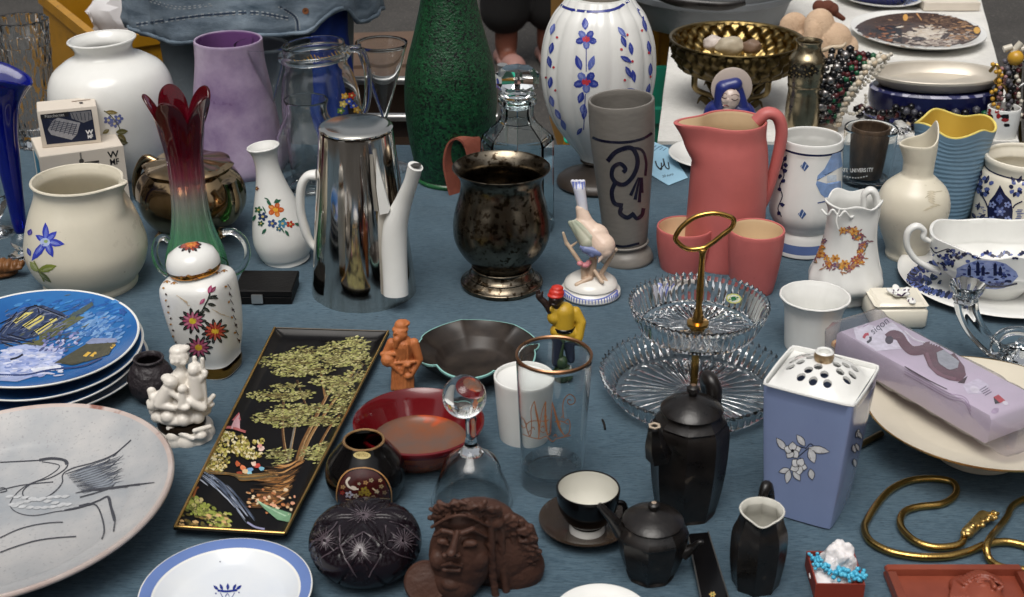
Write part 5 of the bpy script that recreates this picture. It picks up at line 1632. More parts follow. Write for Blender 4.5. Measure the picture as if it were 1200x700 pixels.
# transparent pack with a pale lilac insert
zb = 0.058
hgt = 0.037
zt = zb + hgt
P1, P2, P4 = g(977, 385, zt), g(1181, 500, zt), g(1014, 354, zt)
ax = (P2 - P1); Lc = ax.length; ax.normalize()
nn = Vector((-ax.y, ax.x, 0))
Wd = abs((P4 - P1).dot(nn))
T = thing('plastic_pack', 'long clear plastic pack with a lilac insert lying across the footed plate', 'package', Vector((P1.x, P1.y, zb)), (0, 0, atan2(ax.y, ax.x)))
LIL = mat('lilac_card', (212, 200, 216), 0.5, var=0.04)
cardo = prism('card_insert', [(0.003, 0.003), (Lc - 0.022, 0.003), (Lc - 0.022, Wd - 0.003), (0.003, Wd - 0.003)], 0.002, hgt - 0.002, LIL, T, 0.0045, smooth=50)
random.seed(5)
def pack_shell():
    nx, ny = 46, 8
    vs, fs = [], []
    sec = []
    rr = 0.010
    for (cx, cz, a0) in ((rr, rr, pi), (Wd - rr, rr, 1.5 * pi), (Wd - rr, hgt - rr, 0), (rr, hgt - rr, 0.5 * pi)):
        for k in range(5):
            t = a0 + k * pi / 8
            sec.append((cx + rr * cos(t), cz + rr * sin(t)))
    n = len(sec)
    for i in range(nx + 1):
        u = i / nx
        x = -0.016 + (Lc + 0.022) * u
        e = 0.0
        sq_ = 1.0
        if i == 0 or i == nx: sq_ = 0.82
        for (y, z) in sec:
            p = Vector((x, (y - Wd / 2) * 1.035 * sq_ + Wd / 2, (z - hgt / 2) * 1.06 * sq_ + hgt / 2))
            am = 0.005 if u < 0.07 else 0.0026
            p += Vector((noise.noise(p * 60), noise.noise(p * 70 + Vector((3, 0, 0))), noise.noise(p * 65 + Vector((0, 7, 0))))) * am
            if u > 0.90: p += Vector((0, (y - Wd / 2) * 0.02 * sin(u * 300), (z - hgt / 2) * 0.02 * sin(u * 300)))
            vs.append(p)
    for i in range(nx):
        for k in range(n): fs.append((i * n + k, i * n + (k + 1) % n, (i + 1) * n + (k + 1) % n, (i + 1) * n + k))
    fs.append(tuple(range(n))); fs.append(tuple(nx * n + k for k in range(n)))
    return obj('plastic_sleeve', vs, fs, thin('clear_pack_plastic', (240, 238, 242), 0.08, 0.07, 0.5, 60, 0.05), T, smooth=35)
pp = Paint(cardo)
MAR, MAR2 = (104, 62, 76), (84, 46, 62)
pp.poly([(1000, 385), (1012, 379), (1030, 384), (1046, 378), (1062, 392), (1070, 408), (1024, 412), (1004, 400)], (226, 224, 234))
pp.poly([(1128, 452), (1146, 444), (1160, 452), (1150, 462), (1134, 462)], (222, 216, 230))
pp.stroke([(1040, 397), (1046, 393), (1054, 395), (1060, 404), (1068, 411), (1078, 411), (1088, 408)], 11, MAR, n=7)
pp.blob(1042, 399, 5, 5, 0, (56, 40, 60))
pp.poly([(1082, 402), (1092, 400), (1104, 404), (1118, 414), (1130, 430), (1132, 440), (1126, 448), (1112, 446), (1098, 440), (1088, 430), (1082, 416)], MAR, step=5)
pp.stroke([(1086, 414), (1092, 430), (1104, 440), (1120, 445)], 3.5, (128, 84, 98))
pp.poly([(1097, 414), (1106, 410), (1124, 424), (1122, 432), (1112, 434), (1100, 426)], (168, 174, 180), step=5); pp.stroke([(1097, 414), (1100, 426), (1112, 434), (1122, 432)], 1.2, MAR2)
pp.poly([(1122, 449), (1134, 441), (1130, 450)], (60, 30, 44))
pp.stroke([(1060, 388), (1072, 398), (1084, 402)], 1.4, (240, 240, 244)); pp.stroke([(1064, 396), (1074, 402)], 0.8, (200, 190, 206))
pp.text('siqon', 1033, 385.5, 8.5, -0.66, (80, 80, 96), 0.95)
pp.stroke([(1012, 397), (1014, 393), (1018, 392)], 3.4, (190, 50, 70)); pp.stroke([(1020, 395), (1020, 399), (1016, 402)], 3.0, (50, 46, 60))
pp.stroke([(1008, 382), (1020, 376)], 1.1, (150, 130, 156)); pp.stroke([(1011, 384), (1018, 380)], 1.0, (166, 146, 170))
for k in range(4): pp.stroke([(1148 + 2 * k, 458 + 2 * k), (1156 + 2 * k, 453 + 2.2 * k)], 1.0, (110, 100, 120))
pp.poly([(1164, 466), (1170, 463), (1178, 470), (1172, 473)], (196, 60, 70)); pp.poly([(1164, 466), (1172, 473), (1166, 474)], (40, 36, 46)); pp.blob(1178, 473, 3.6, 2.4, 0.4, (234, 232, 238))
pp.blob(1142, 457, 6, 4, 0.4, (234, 230, 238)); pp.blob(1166, 482, 5, 3, -0.4, (190, 172, 196))
for k in range(3): pp.stroke([(1060, 432 + 3 * k), (1085, 446 + 3 * k), (1112, 461 + 3 * k), (1130, 466 + 3 * k), (1138, 478 + 4 * k)], 0.8, (172, 152, 178))
pp.stroke([(1060, 430), (1088, 446), (1110, 457)], 1.1, (70, 52, 66))
pp.done('pack_print', cardo, PRINT)
pack_shell()
# doll head
A = At(986, 424)
T = thing('doll_head', 'small blond figurine head peeping out behind the blue pomander vase', 'figurine', A.p)
s = A.s(410)
clay('hair', [ico(A.L(990, 406, 0), (12 * s, 10 * s, 11 * s)), ico(A.L(998, 410, 4), 6 * s), ico(A.L(980, 404, 4), 6 * s), ico(A.L(992, 399, 2), 7 * s), ico(A.L(998, 402, -2), 6 * s), ico(A.L(983, 412, 4), 6 * s)], 0.0009, mat('blond_glaze', (198, 150, 96), 0.4, c2=(216, 178, 124), scale=60, bump=0.2, bscale=180), T, 2)
clay('body', [capsule(A.L(988, 436, 0), A.L(988, 412, 3), 13 * s, 8 * s), ico(A.L(992, 412, 5), (8 * s, 7 * s, 8 * s)), ico(A.L(988, 440, 0), (13 * s, 13 * s, 10 * s))], 0.001, mat('figurine_cream', (216, 186, 150), 0.35), T, 3)
clay('ribbon', [capsule(A.L(981, 403, 11), A.L(982, 413, 12), 2.6 * s, 2.6 * s)], 0.0007, mat('orange_glaze', (216, 96, 36), 0.3), T, 1)
# blue pomander vase, square with a pierced lid
def square_vase():
    zt = None
    A = At(948, 592)
    yaw = radians(-29)
    base = g(946, 590)
    T = thing('pomander_vase', 'square periwinkle blue vase with a pierced white lid', 'vase', base, (0, 0, yaw))
    PERI = mat('periwinkle_glaze', (134, 149, 187), 0.16, var=0.05, rvar=0.05, coat=0.2)
    Ab = At(946, 590)
    h = Ab.z(441)
    def outline(hw, ch, n=5):
        """square with indented corners like a folded sheet"""
        pts = []
        for q in range(4):
            a = q * pi / 2
            R = Matrix.Rotation(a, 2)
            for k in range(9):
                t = -1 + 2 * k / 8
                pts.append(R @ Vector((t * (hw - ch), -(hw + 0.02 * hw * (1 - t * t)))))
            for k in range(1, n):
                t = k / n
                c_ = Vector((hw, -hw))
                p = Vector((hw - ch, -hw)).lerp(Vector((hw, -hw + ch)), t)
                pts.append(R @ (p + (c_ - p) * 0.55 * sin(pi * t)))
        return pts
    s0, s1 = Ab.s(590) * 40, Ab.s(441) * 54.5
    vs, fs = [], []
    rows = []
    prof = [(s0 * 0.9, 0.002), (s0 * 0.96, 0.0)]
    for k in range(13):
        t = k / 12
        prof.append((s0 + (s1 - s0) * (t ** 0.85), h * t * 0.995 + 0.001))
    prof += [(s1 * 1.012, h + 0.001), (s1 * 1.0, h + 0.0025), (s1 * 0.965, h + 0.002), (s1 * 0.94, h - 0.004), (s1 * 0.93, h - 0.02)]
    n = len(outline(1, 0.1))
    for (hw, z) in prof:
        for p in outline(hw, hw * 0.16): vs.append((p.x, p.y, z))
    for i in range(len(prof) - 1):
        for k in range(n): fs.append((i * n + k, i * n + (k + 1) % n, (i + 1) * n + (k + 1) % n, (i + 1) * n + k))
    fs.append(tuple(range(n)))
    mi = []
    for i in range(len(prof) - 1): mi += [0 if i < 14 else 1] * n
    mi.append(0)
    b = obj('body', vs, fs, [PERI, WHITE], T, None, mi, 35)
    # lid: four curved gables meeting at a knob, pierced with round holes
    lv, lf = [], []
    N = 10
    ring = []
    def lidz(u, v):
        m_ = min(1.0, (abs(u) ** 3.2 + abs(v) ** 3.2) ** (1 / 3.2)); q = min(abs(u), abs(v))
        return h - 0.002 + 0.021 * (1 - m_ ** 2.2) - 0.0016 * m_ * (1 - m_) * abs(q / (m_ + 1e-6)) * 4
    M = 26
    hw = s1 * 0.925
    for j in range(M + 1):
        for i in range(M + 1):
            u, v = -1 + 2 * i / M, -1 + 2 * j / M
            lv.append((u * hw, v * hw, lidz(u, v)))
    for j in range(M):
        for i in range(M):
            lf.append((j * (M + 1) + i, j * (M + 1) + i + 1, (j + 1) * (M + 1) + i + 1, (j + 1) * (M + 1) + i))
    lid = obj('lid', lv, lf, WHITE, T, smooth=70)
    so = lid.modifiers.new('thick', 'SOLIDIFY'); so.thickness = 0.0025; so.offset = -1
    # cut the holes for real
    cut = []
    spots = [(-0.30, -0.66), (0.0, -0.70), (0.32, -0.66), (-0.20, -0.46), (0.18, -0.48), (-0.02, -0.32)]
    holes = []
    for q in range(4):
        R = Matrix.Rotation(q * pi / 2, 2)
        for s_ in spots: holes.append(R @ Vector(s_))
    for p in holes:
        v, f = lathe_mesh([(0, 0), (0.0042, 0), (0.0042, 0.05), (0, 0.05)], 14)[:2]
        cut.append(([Vector((x + p.x * hw, y + p.y * hw, z + h - 0.018)) for x, y, z in v], f))
    cv, cf = join(cut)
    co = obj('cutter', cv, cf, WHITE, T, smooth=0)
    bpy.context.view_layer.update()
    bo = lid.modifiers.new('holes', 'BOOLEAN'); bo.object = co; bo.operation = 'DIFFERENCE'; bo.solver = 'EXACT'
    dg = bpy.context.evaluated_depsgraph_get(); dg.update()
    nm = bpy.data.meshes.new_from_object(lid.evaluated_get(dg))
    lid.modifiers.clear(); lid.data = nm
    nm.shade_smooth(); nm.set_sharp_from_angle(angle=radians(55))
    bpy.data.objects.remove(co)
    # dark plate under the lid; the shade behind the holes is its colour
    box('inner_shade_plate', (0, 0, h * 0.55), (s1 * 1.5, s1 * 1.5, 0.002), mat('inner_shade', (40, 38, 36), 0.8), T)
    zk = lidz(0, 0)
    lathe('knob', [(0.0045, zk - 0.002), (0.0088, zk - 0.001), (0.0098, zk + 0.003), (0.0092, zk + 0.008), (0.0075, zk + 0.0095), (0.0058, zk + 0.0085), (0.0055, zk + 0.003), (0, zk + 0.002)], [mat('worn_gilt', (150, 112, 66), 0.35, metal=0.6, c2=(190, 170, 140), scale=120), WHITE], T, seg=28, midx=[0, 0, 0, 1, 1, 1, 1])
    pp = Paint(b)
    LN, PE = (36, 34, 40), (222, 222, 224)
    def petal(x, y, l, w_, a, c=PE):
        pp.leaf(x - cos(a) * 0.8, y - sin(a) * 0.8, l + 1.6, w_ + 1.8, a, LN); pp.leaf(x, y, l, w_, a, c)
    for pts in ([(920, 524), (930, 522), (944, 525)], [(944, 526), (950, 520), (956, 526)], [(935, 536), (944, 528), (950, 524)], [(936, 548), (938, 536)]): pp.stroke(pts, 1.0, LN)
    for x, y, l, w_, a in ((922, 524, -1, 1, 0),): pass
    petal(921, 527, 17, 7, -2.25); petal(943, 522, 15, 7, -2.2); petal(948, 525, 24, 8, 0.18); petal(949, 526, 17, 9, 1.25); petal(925, 550, 12, 6, 2.9); petal(925, 551, 15, 7, 1.75); petal(930, 551, 14, 7, 1.0); petal(950, 550, 12, 7, 1.4)
    for k in range(5): petal(929, 528, 10, 9, -0.3 + k * 2 * pi / 5, (232, 232, 233))
    for k in range(5): petal(936, 546, 10, 9, 0.2 + k * 2 * pi / 5, (234, 234, 235))
    pp.blob(929, 528, 2, 2, 0, LN); pp.blob(936, 546, 2.4, 2.4, 0, (170, 170, 172)); pp.blob(936, 546, 1.0, 1.0, 0, LN)
    for y, a in ((512, -1.3), (520, 1.2), (530, -1.8), (538, 1.4), (506, 1.0)): petal(1004 - (y - 506) * 0.12, y, 9, 4, a)
    pp.done('blossom_print', b)
square_vase()
# little brass rod lying by the plate foot
o = tube('brass_rod', [g(1004, 524, 0.004), g(1033, 508, 0.004)], 0.0036, BRASS, None)
tag(o, 'short brass rod lying between the blue vase and the footed plate', 'rod')

# ------------------------------------------------------------------ FRONT, LEFT
# stack of four blue Christmas plates
BLUEP = mat('deep_blue_glaze', (26, 78, 142), 0.2, c2=(46, 110, 172), scale=7, spec=0.35)
NAVYP = mat('plate_back_navy', (16, 24, 52), 0.2, var=0.2)
RS = 0.1145
pz = 0.0
prof4 = [(0, 0.002), (0.58, 0.002), (0.60, 0.0), (0.64, 0.0), (0.66, 0.003), (0.86, 0.009), (0.985, 0.0160), (0.998, 0.0172), (1.0, 0.0184), (0.994, 0.0191), (0.975, 0.0183), (0.86, 0.0126), (0.66, 0.0075), (0, 0.007)]
m4 = [1, 1, 1, 1, 1, 1, 2, 2, 2, 2, 0, 0, 0]
cp = g(55, 449)
descr = ['lowest of the four blue plates in the stack at left', 'second from the bottom in the stack of blue plates', 'third from the bottom in the stack of blue plates', 'top plate of the blue stack, painted with a snowy church at night']
for k in range(4):
    T = thing('collector_plate', descr[k], 'plate', (cp.x + (0.006, 0.001, 0.003, -0.001)[k], cp.y + (0.004, -0.003, 0.001, 0.0)[k], 0.0005 + k * 0.0150), (radians(1.0), radians(-3.2), 0.7 * k), 'stack of blue plates')
    o = lathe('body', [(r * RS, z) for r, z in prof4], [BLUEP, NAVYP, WHITE], T, seg=96, midx=m4, smooth=50)
top = o
pp = Paint(top)
random.seed(21)
for k in range(160):
    pp.blob(random.uniform(20, 140), random.uniform(350, 392), random.uniform(3, 8), random.uniform(0.8, 2), -0.3, random.choice([(30, 92, 164), (44, 108, 178), (66, 130, 190), (36, 84, 150)]), 9, 0.3)
for k in range(150):
    pp.blob(random.gauss(114, 15), random.gauss(385, 9), random.uniform(2, 6), random.uniform(0.8, 1.8), -0.5, random.choice([(96, 138, 188), (70, 116, 176), (116, 154, 198), (56, 104, 166)]), 9, 0.3)
pp.poly([(0, 386), (12, 372), (34, 360), (50, 358), (72, 366), (80, 372), (60, 384), (40, 396), (0, 404)], (46, 60, 92))
pp.poly([(46, 392), (86, 370), (100, 372), (58, 398), (46, 402)], (92, 96, 62)); pp.poly([(80, 371), (108, 354), (110, 358), (92, 372)], (70, 84, 84)); pp.poly([(25, 403), (50, 398), (54, 404), (36, 412)], (96, 96, 60))
for k in range(220):
    x, y = random.gauss(46, 22), random.gauss(386, 12)
    pp.stroke([(x, y), (x + random.uniform(4, 11), y - random.uniform(1, 6))], random.uniform(0.5, 1.2), random.choice([(30, 38, 60), (60, 72, 104), (84, 96, 124), (92, 96, 66), (44, 60, 96), (70, 74, 60), (118, 124, 150)]), taper=0.7)
for pts in ([(14, 377), (30, 367), (40, 366), (19, 380)], [(26, 382), (46, 370), (52, 371), (51, 375), (34, 387)], [(40, 388), (58, 378), (62, 381), (45, 393)], [(58, 375), (66, 373), (68, 376), (60, 380)]): pp.poly(pts, (206, 194, 112))
for a, b_ in (((18, 378), (34, 368)), ((30, 384), (50, 373)), ((44, 390), (60, 380)), ((10, 384), (36, 360)), ((24, 386), (52, 366)), ((0, 390), (20, 366)), ((36, 392), (70, 370)), ((40, 358), (76, 372)), ((30, 362), (44, 358)), ((0, 398), (24, 402)), ((8, 392), (30, 398)), ((44, 360), (46, 368)), ((0, 380), (16, 372)), ((2, 402), (20, 408))): pp.stroke([a, b_], 1.3, (14, 18, 32)); pp.stroke([(a[0] + 3, a[1] + 2.5), (b_[0] + 2, b_[1] + 2.5)], 0.8, (108, 116, 136))
for a, b_ in (((0, 394), (26, 404)), ((4, 396), (40, 402))): pp.stroke([a, b_], 1.4, (28, 36, 60))
pp.poly([(0, 416), (10, 408), (30, 404), (50, 412), (76, 408), (72, 420), (46, 440), (20, 448), (0, 447)], (164, 176, 214))
for k in range(150): pp.blob(random.uniform(2, 74), random.uniform(410, 442), random.uniform(2, 8), random.uniform(0.6, 1.4), random.uniform(-0.3, 0.1), random.choice([(186, 194, 224), (144, 158, 204), (206, 210, 228), (120, 138, 190), (196, 200, 222)]), 9, 0.3)
for k in range(40): pp.blob(random.uniform(48, 92), random.uniform(390, 412), random.uniform(1.5, 4), random.uniform(1, 1.8), -0.6, random.choice([(150, 150, 196), (110, 120, 170), (80, 88, 130), (180, 182, 210)]), 8, 0.4)
pp.poly([(64, 426), (84, 414), (104, 402), (136, 402), (128, 416), (104, 424), (80, 428)], (74, 72, 56)); pp.poly([(100, 403), (108, 397), (136, 397), (138, 402), (104, 404)], (130, 140, 172))
for pts in ([(97, 418), (103, 413), (107, 414), (101, 419)], [(105, 418), (111, 413), (116, 414), (109, 419)], [(129, 407), (134, 403), (136, 405), (131, 410)]): pp.poly(pts, (214, 172, 70))
pp.stroke([(12, 422), (20, 420), (27, 416)], 2.4, (36, 42, 60)); pp.stroke([(70, 424), (84, 428), (100, 424)], 1.2, (60, 60, 44))
for k in range(8): pp.blob(40 + 4 * k, 434 - 0.5 * k, 4, 2, 0, (216, 220, 232), 8, 0.4)
pp.stroke([(0, 440), (30, 440), (60, 434), (96, 430), (120, 420)], 2, (40, 60, 110)); pp.flower(144, 366, 5, 5, (44, 84, 150), None)
pp.done('winter_scene', top)
# crane platter
CRANE = mat('grey_speckled_glaze', (134, 142, 150), 0.36, c2=(186, 184, 182), scale=9, speck=(150, 150, 152), thr=0.62, spscale=320, rvar=0.1, spec=0.35)
RUST = mat('rusty_rim_glaze', (176, 156, 148), 0.35, c2=(196, 186, 180), scale=20, speck=(140, 96, 84), thr=0.6, spscale=26)
cg = g(20, 618, 0.0)
R = 0.166
T = thing('platter', 'large speckled grey platter drawn with a crane at lower left', 'platter', (cg.x - 0.004, cg.y - 0.004, 0), (radians(1.5), radians(-3.5), 0))
prof = [(0, 0.002), (0.45, 0.002), (0.47, 0), (0.51, 0), (0.53, 0.003), (0.78, 0.018), (0.97, 0.037), (1.0, 0.0395), (1.003, 0.0425), (0.99, 0.0445), (0.965, 0.0425), (0.90, 0.0345), (0.76, 0.0250), (0.715, 0.0222), (0.69, 0.0182), (0, 0.017)]
b = lathe('body', [(r * R, z) for r, z in prof], [CRANE, RUST], T, seg=128, midx=[0] * 6 + [1] * 4 + [0] * 5, smooth=60)
pp = Paint(b)
def zo(x, y): return (x / 3.043, 470 + y / 3.043)
def ST(pts, w, c=(62, 63, 69), **k): pp.stroke([zo(*p) for p in pts], w * 1.25, c, **k)
ST([(0, 220), (80, 216), (150, 212), (200, 206), (235, 212), (242, 228), (225, 250), (180, 275), (120, 292), (85, 318), (84, 340), (110, 356), (150, 352), (195, 325), (222, 292), (225, 262), (262, 240), (330, 222), (400, 195), (440, 165), (468, 140)], 1.2, n=8)
ST([(140, 212), (185, 206), (228, 212), (238, 228)], 2.6)
ST([(150, 218), (190, 224), (212, 232), (200, 250), (160, 275), (100, 300), (60, 330), (36, 370), (60, 398), (120, 410), (200, 396), (262, 388), (330, 370)], 0.9, n=8)
ST([(0, 320), (60, 305), (120, 296), (190, 290)], 1.1); ST([(0, 312), (16, 312), (24, 322), (0, 328)], 1.2)
for k, e in enumerate(((468, 140), (440, 195), (436, 240), (420, 262), (400, 285))): ST([(232 + 14 * k, 262 + 14 * k), (300 + 14 * k, 240 + 20 * k), (370 + 8 * k, 225 + 20 * k), e], 1.2 - 0.1 * k, (60, 62, 70), taper=0.6)
for k in range(26):
    u_ = k / 25
    ST([(236 + 60 * u_, 262 + 70 * u_), (300 + 50 * u_, 238 + 78 * u_), (360 + 40 * u_ + random.uniform(-8, 8), 214 + 88 * u_), (430 + random.uniform(-22, 16), 190 + 104 * u_)], random.uniform(0.5, 1.1), (84, 88, 98), taper=0.8)
for k in range(10): ST([(250 + 10 * k, 268 + 5 * k), (300 + 10 * k, 250 + 6 * k), (350 + 7 * k, 236 + 6 * k)], 1.8, (126, 132, 140), taper=0.8)
ST([(270, 330), (330, 318), (400, 312), (470, 302), (552, 292)], 2.2, taper=0.7); ST([(285, 345), (340, 330), (400, 310)], 1.3); ST([(480, 301), (500, 299)], 2.0)
ST([(230, 392), (300, 376), (350, 358), (387, 343), (398, 380), (410, 420), (406, 468)], 1.5, n=7); ST([(282, 376), (320, 368), (345, 376), (362, 410), (372, 460), (364, 496)], 1.5); ST([(386, 344), (400, 400), (408, 430)], 2.0)
ST([(0, 490), (60, 462), (120, 445), (180, 436), (225, 434)], 1.0); ST([(0, 542), (60, 520), (130, 500), (200, 490), (272, 485)], 1.2)
for k in range(24): ST([(20 + 9 * k, 345 + 40 * sin(k) ** 2), (50 + 9 * k, 340 + 40 * sin(k) ** 2)], 3, (186, 188, 190), taper=0.8)
pp.done('crane_drawing', b)
# white cherub group on a turned base
A = At(213, 508)
T = thing('cherub_group', 'white bisque group of children on a rocky base with a dark band', 'figurine', A.p)
s = A.s(460)
def E2(x, y, o, rx, ry=None, rz=None): return ico(A.L(x, y, o), (rx * s, (ry or rx) * s, (rz or rx) * s), 2)
def C2(a, b_, r0, r1): return capsule(A.L(*a), A.L(*b_), r0 * s, r1 * s)
BISQ = mat('white_bisque', (222, 216, 206), 0.34, var=0.05, bump=0.03)
low = [ico(A.L(217, 506, 0) + Vector((cos(k * pi / 5) * 23 * s, sin(k * pi / 5) * 21 * s, 0.002 * sin(k * 2.3))), (13 * s, 12 * s, 13 * s)) for k in range(10)] + [E2(217, 507, 0, 33, 29, 14), E2(222, 512, 6, 30, 24, 9)]
for k in range(14):
    t = k * 2 * pi / 14
    low.append(ico(A.L(218, 510, 0) + Vector((cos(t) * 27 * s, sin(t) * 24 * s, 0.004 * sin(3 * k))), (8 * s, 7 * s, 6 * s)))
low += [E2(203, 512, 24, 9, 7, 8), E2(235, 510, 24, 8, 7, 6), C2((198, 502, 22), (226, 514, 28), 4, 3), C2((228, 505, 28), (246, 500, 18), 3, 3)]
clay('rock_base', low, 0.0012, BISQ, T, 3)
lathe('dark_band', [(0, A.z(498)), (27 * s, A.z(498)), (28.5 * s, A.z(496)), (28.5 * s, A.z(492)), (27 * s, A.z(489)), (0, A.z(489))], mat('dark_bronze_band', (50, 40, 30), 0.35, metal=0.6), T, (A.L(213, 495).x, 0, 0), seg=48)
up = [ico(A.L(211, 482, 0), (34 * s, 29 * s, 11 * s), 3), ico(A.L(211, 472, -4), (27 * s, 22 * s, 9 * s), 3)]
for k in range(10):
    t = k * 2 * pi / 10
    up.append(ico(A.L(211, 480, 0) + Vector((cos(t) * 28 * s, sin(t) * 23 * s, 0.003 * sin(2 * k))), (9 * s, 8 * s, 8 * s)))
# standing child at the back
up += [E2(210, 419, 2, 12, 11, 11), E2(209, 411, 0, 11, 10, 7), E2(216, 408, -2, 7, 6, 4), E2(208, 424, 11, 3, 3, 3), E2(203, 424, 9, 4), E2(215, 425, 9, 4), C2((212, 430, 2), (212, 440, 2), 5, 9), C2((212, 440, 2), (213, 466, 2), 10, 12), C2((222, 440, 4), (232, 428, 8), 4.5, 3.4), C2((204, 442, 6), (198, 452, 14), 4.5, 3.5)]
# right child with staff
up += [E2(227, 434, 14, 7.5, 7, 7.5), E2(227, 429, 12, 7, 6, 4), C2((229, 442, 12), (231, 462, 12), 8, 10), C2((231, 462, 12), (228, 476, 14), 9, 5), C2((235, 446, 14), (240, 440, 16), 3.5, 3), C2((237, 421, 12), (241, 474, 14), 2.6, 2.6), E2(240, 437, 14, 4), E2(228, 421, 6, 3.2, 3, 5)]
# kneeling child left
up += [E2(200, 448, 16, 9, 8, 8.5), E2(196, 443, 13, 8, 7, 5), C2((197, 456, 16), (190, 470, 16), 8, 10), C2((190, 470, 16), (178, 476, 14), 8, 6), C2((200, 460, 20), (212, 468, 22), 4, 3.2), C2((186, 474, 20), (204, 478, 24), 6, 4), E2(178, 458, 8, 5, 4, 5), E2(176, 472, 10, 5), E2(181, 466, 10, 7), C2((176, 458, 8), (182, 470, 10), 4, 6)]
# third small child
up += [E2(214, 456, 20, 6, 6, 6), C2((214, 462, 20), (214, 476, 22), 5, 6), E2(217, 478, 26, 6, 5, 4), E2(222, 470, 20, 6), C2((240, 476, 12), (250, 464, 8), 4, 3), E2(246, 474, 8, 6, 5, 4), C2((224, 472, 22), (238, 478, 20), 5, 5)]
up += [E2(212, 446, 0, 15, 12, 14), E2(213, 462, -2, 17, 13, 16), E2(229, 456, 8, 13, 10, 16), E2(228, 470, 4, 15, 12, 10), E2(192, 468, 8, 15, 12, 12), E2(205, 472, 8, 16, 12, 10), E2(238, 474, 2, 13, 10, 8)]
clay('children', up, 0.0010, BISQ, T, 2)
# dark carved little vase
T, b, A = vessel('dark_vase', 'small dark carved pottery vase behind the white cherub group', 'vase', 180, 466,
                 [(468, 16), (464, 18), (455, 25), (442, 27), (430, 22), (424, 17), (420, 18)], mat('dark_carved_clay', (44, 38, 42), 0.5, var=0.4, bump=0.9, bscale=130), t=0.003, seg=56)
# lacquer tray
cs = [g(x, y, 0.012) for x, y in ((205, 618), (334, 626), (455, 389), (322, 385))]
A0 = cs[0]
T = thing('lacquer_tray', 'oblong black lacquer tray painted with trees and a river, gilt edged', 'tray', (A0.x, A0.y, 0.0))
Q = [Vector((p.x - A0.x, p.y - A0.y)) for p in cs]
NX, NY = 24, 44
vs, fs = [], []
def tq(u, v): return Q[0].lerp(Q[1], u).lerp(Q[3].lerp(Q[2], u), v)
def edge(u, v):
    W_, L__ = (Q[1] - Q[0]).length, (Q[3] - Q[0]).length
    d = min(u * W_, (1 - u) * W_, v * L__, (1 - v) * L__)
    return d
us = [0, 0.006, 0.014, 0.03, 0.05, 0.07, 0.09] + [0.09 + 0.82 * i / 14 for i in range(1, 14)] + [0.91, 0.93, 0.95, 0.97, 0.986, 0.994, 1]
vsq = [0, 0.003, 0.007, 0.015, 0.025, 0.035, 0.045] + [0.045 + 0.91 * i / 24 for i in range(1, 24)] + [0.955, 0.965, 0.975, 0.985, 0.993, 0.997, 1]
mi = []
for v in vsq:
    for u in us:
        p = tq(u, v)
        d = edge(u, v)
        z = 0.0045 + 0.0085 * max(0, 1 - d / 0.0125) ** 1.6
        vs.append((p.x, p.y, z))
nu, nv = len(us), len(vsq)
for j in range(nv - 1):
    for i in range(nu - 1):
        fs.append((j * nu + i, j * nu + i + 1, (j + 1) * nu + i + 1, (j + 1) * nu + i))
        mi.append(0)
tray = obj('body', vs, fs, [mat('black_lacquer', (9, 8, 9), 0.3, var=0.3, rvar=0.08, speck=(26, 24, 23), thr=0.68, spscale=60, spec=0.2)], T, None, mi, 50)
so = tray.modifiers.new('thick', 'SOLIDIFY'); so.thickness = 0.0035; so.offset = -1
for i, (a, c) in enumerate(((0, 1), (1, 2), (2, 3), (3, 0))):
    p, q = Vector((Q[a].x, Q[a].y, 0.0130)), Vector((Q[c].x, Q[c].y, 0.0130))
    tube('edge_trim', [p, q], 0.0017 if i != 2 else 0.0008, GOLD if i in (0, 1, 3) else mat('worn_edge', (90, 80, 66), 0.4), T, seg=8)
pp = Paint(tray)
def zt_(x, y): return (195 + x / 2.69, 375 + y / 2.69)
def TS(pts, w, c, **k): pp.stroke([zt_(*p) for p in pts], w, c, **k)
random.seed(8)
GOLDS = [(150, 152, 88), (166, 164, 104), (108, 102, 62), (180, 174, 124), (88, 86, 52), (140, 136, 88), (120, 118, 74)]
# trunks
BR_ = [(108, 76, 44), (130, 96, 58), (84, 58, 36), (112, 106, 96)]
for k, (pts, w0, w1) in enumerate((([(412, 450), (430, 390), (465, 320), (500, 250), (525, 205)], 6, 2), ([(420, 455), (448, 380), (490, 310), (560, 210), (596, 150)], 4, 1.2), ([(384, 450), (372, 400), (366, 350), (366, 290), (368, 250)], 3, 1.2), ([(384, 450), (396, 380), (410, 310), (424, 262)], 3, 1), ([(470, 430), (490, 380), (520, 330), (546, 300)], 3, 1), ([(500, 250), (490, 190), (486, 165)], 1.6, 0.8), ([(465, 320), (430, 250), (410, 190)], 1.4, 0.6), ([(540, 240), (590, 180), (620, 140)], 1.4, 0.6))):
    TS(pts, w0, BR_[k % 4], w2=w1); TS([(p[0] + 4, p[1]) for p in pts], w0 * 0.35, (160, 130, 92), w2=w1 * 0.4)
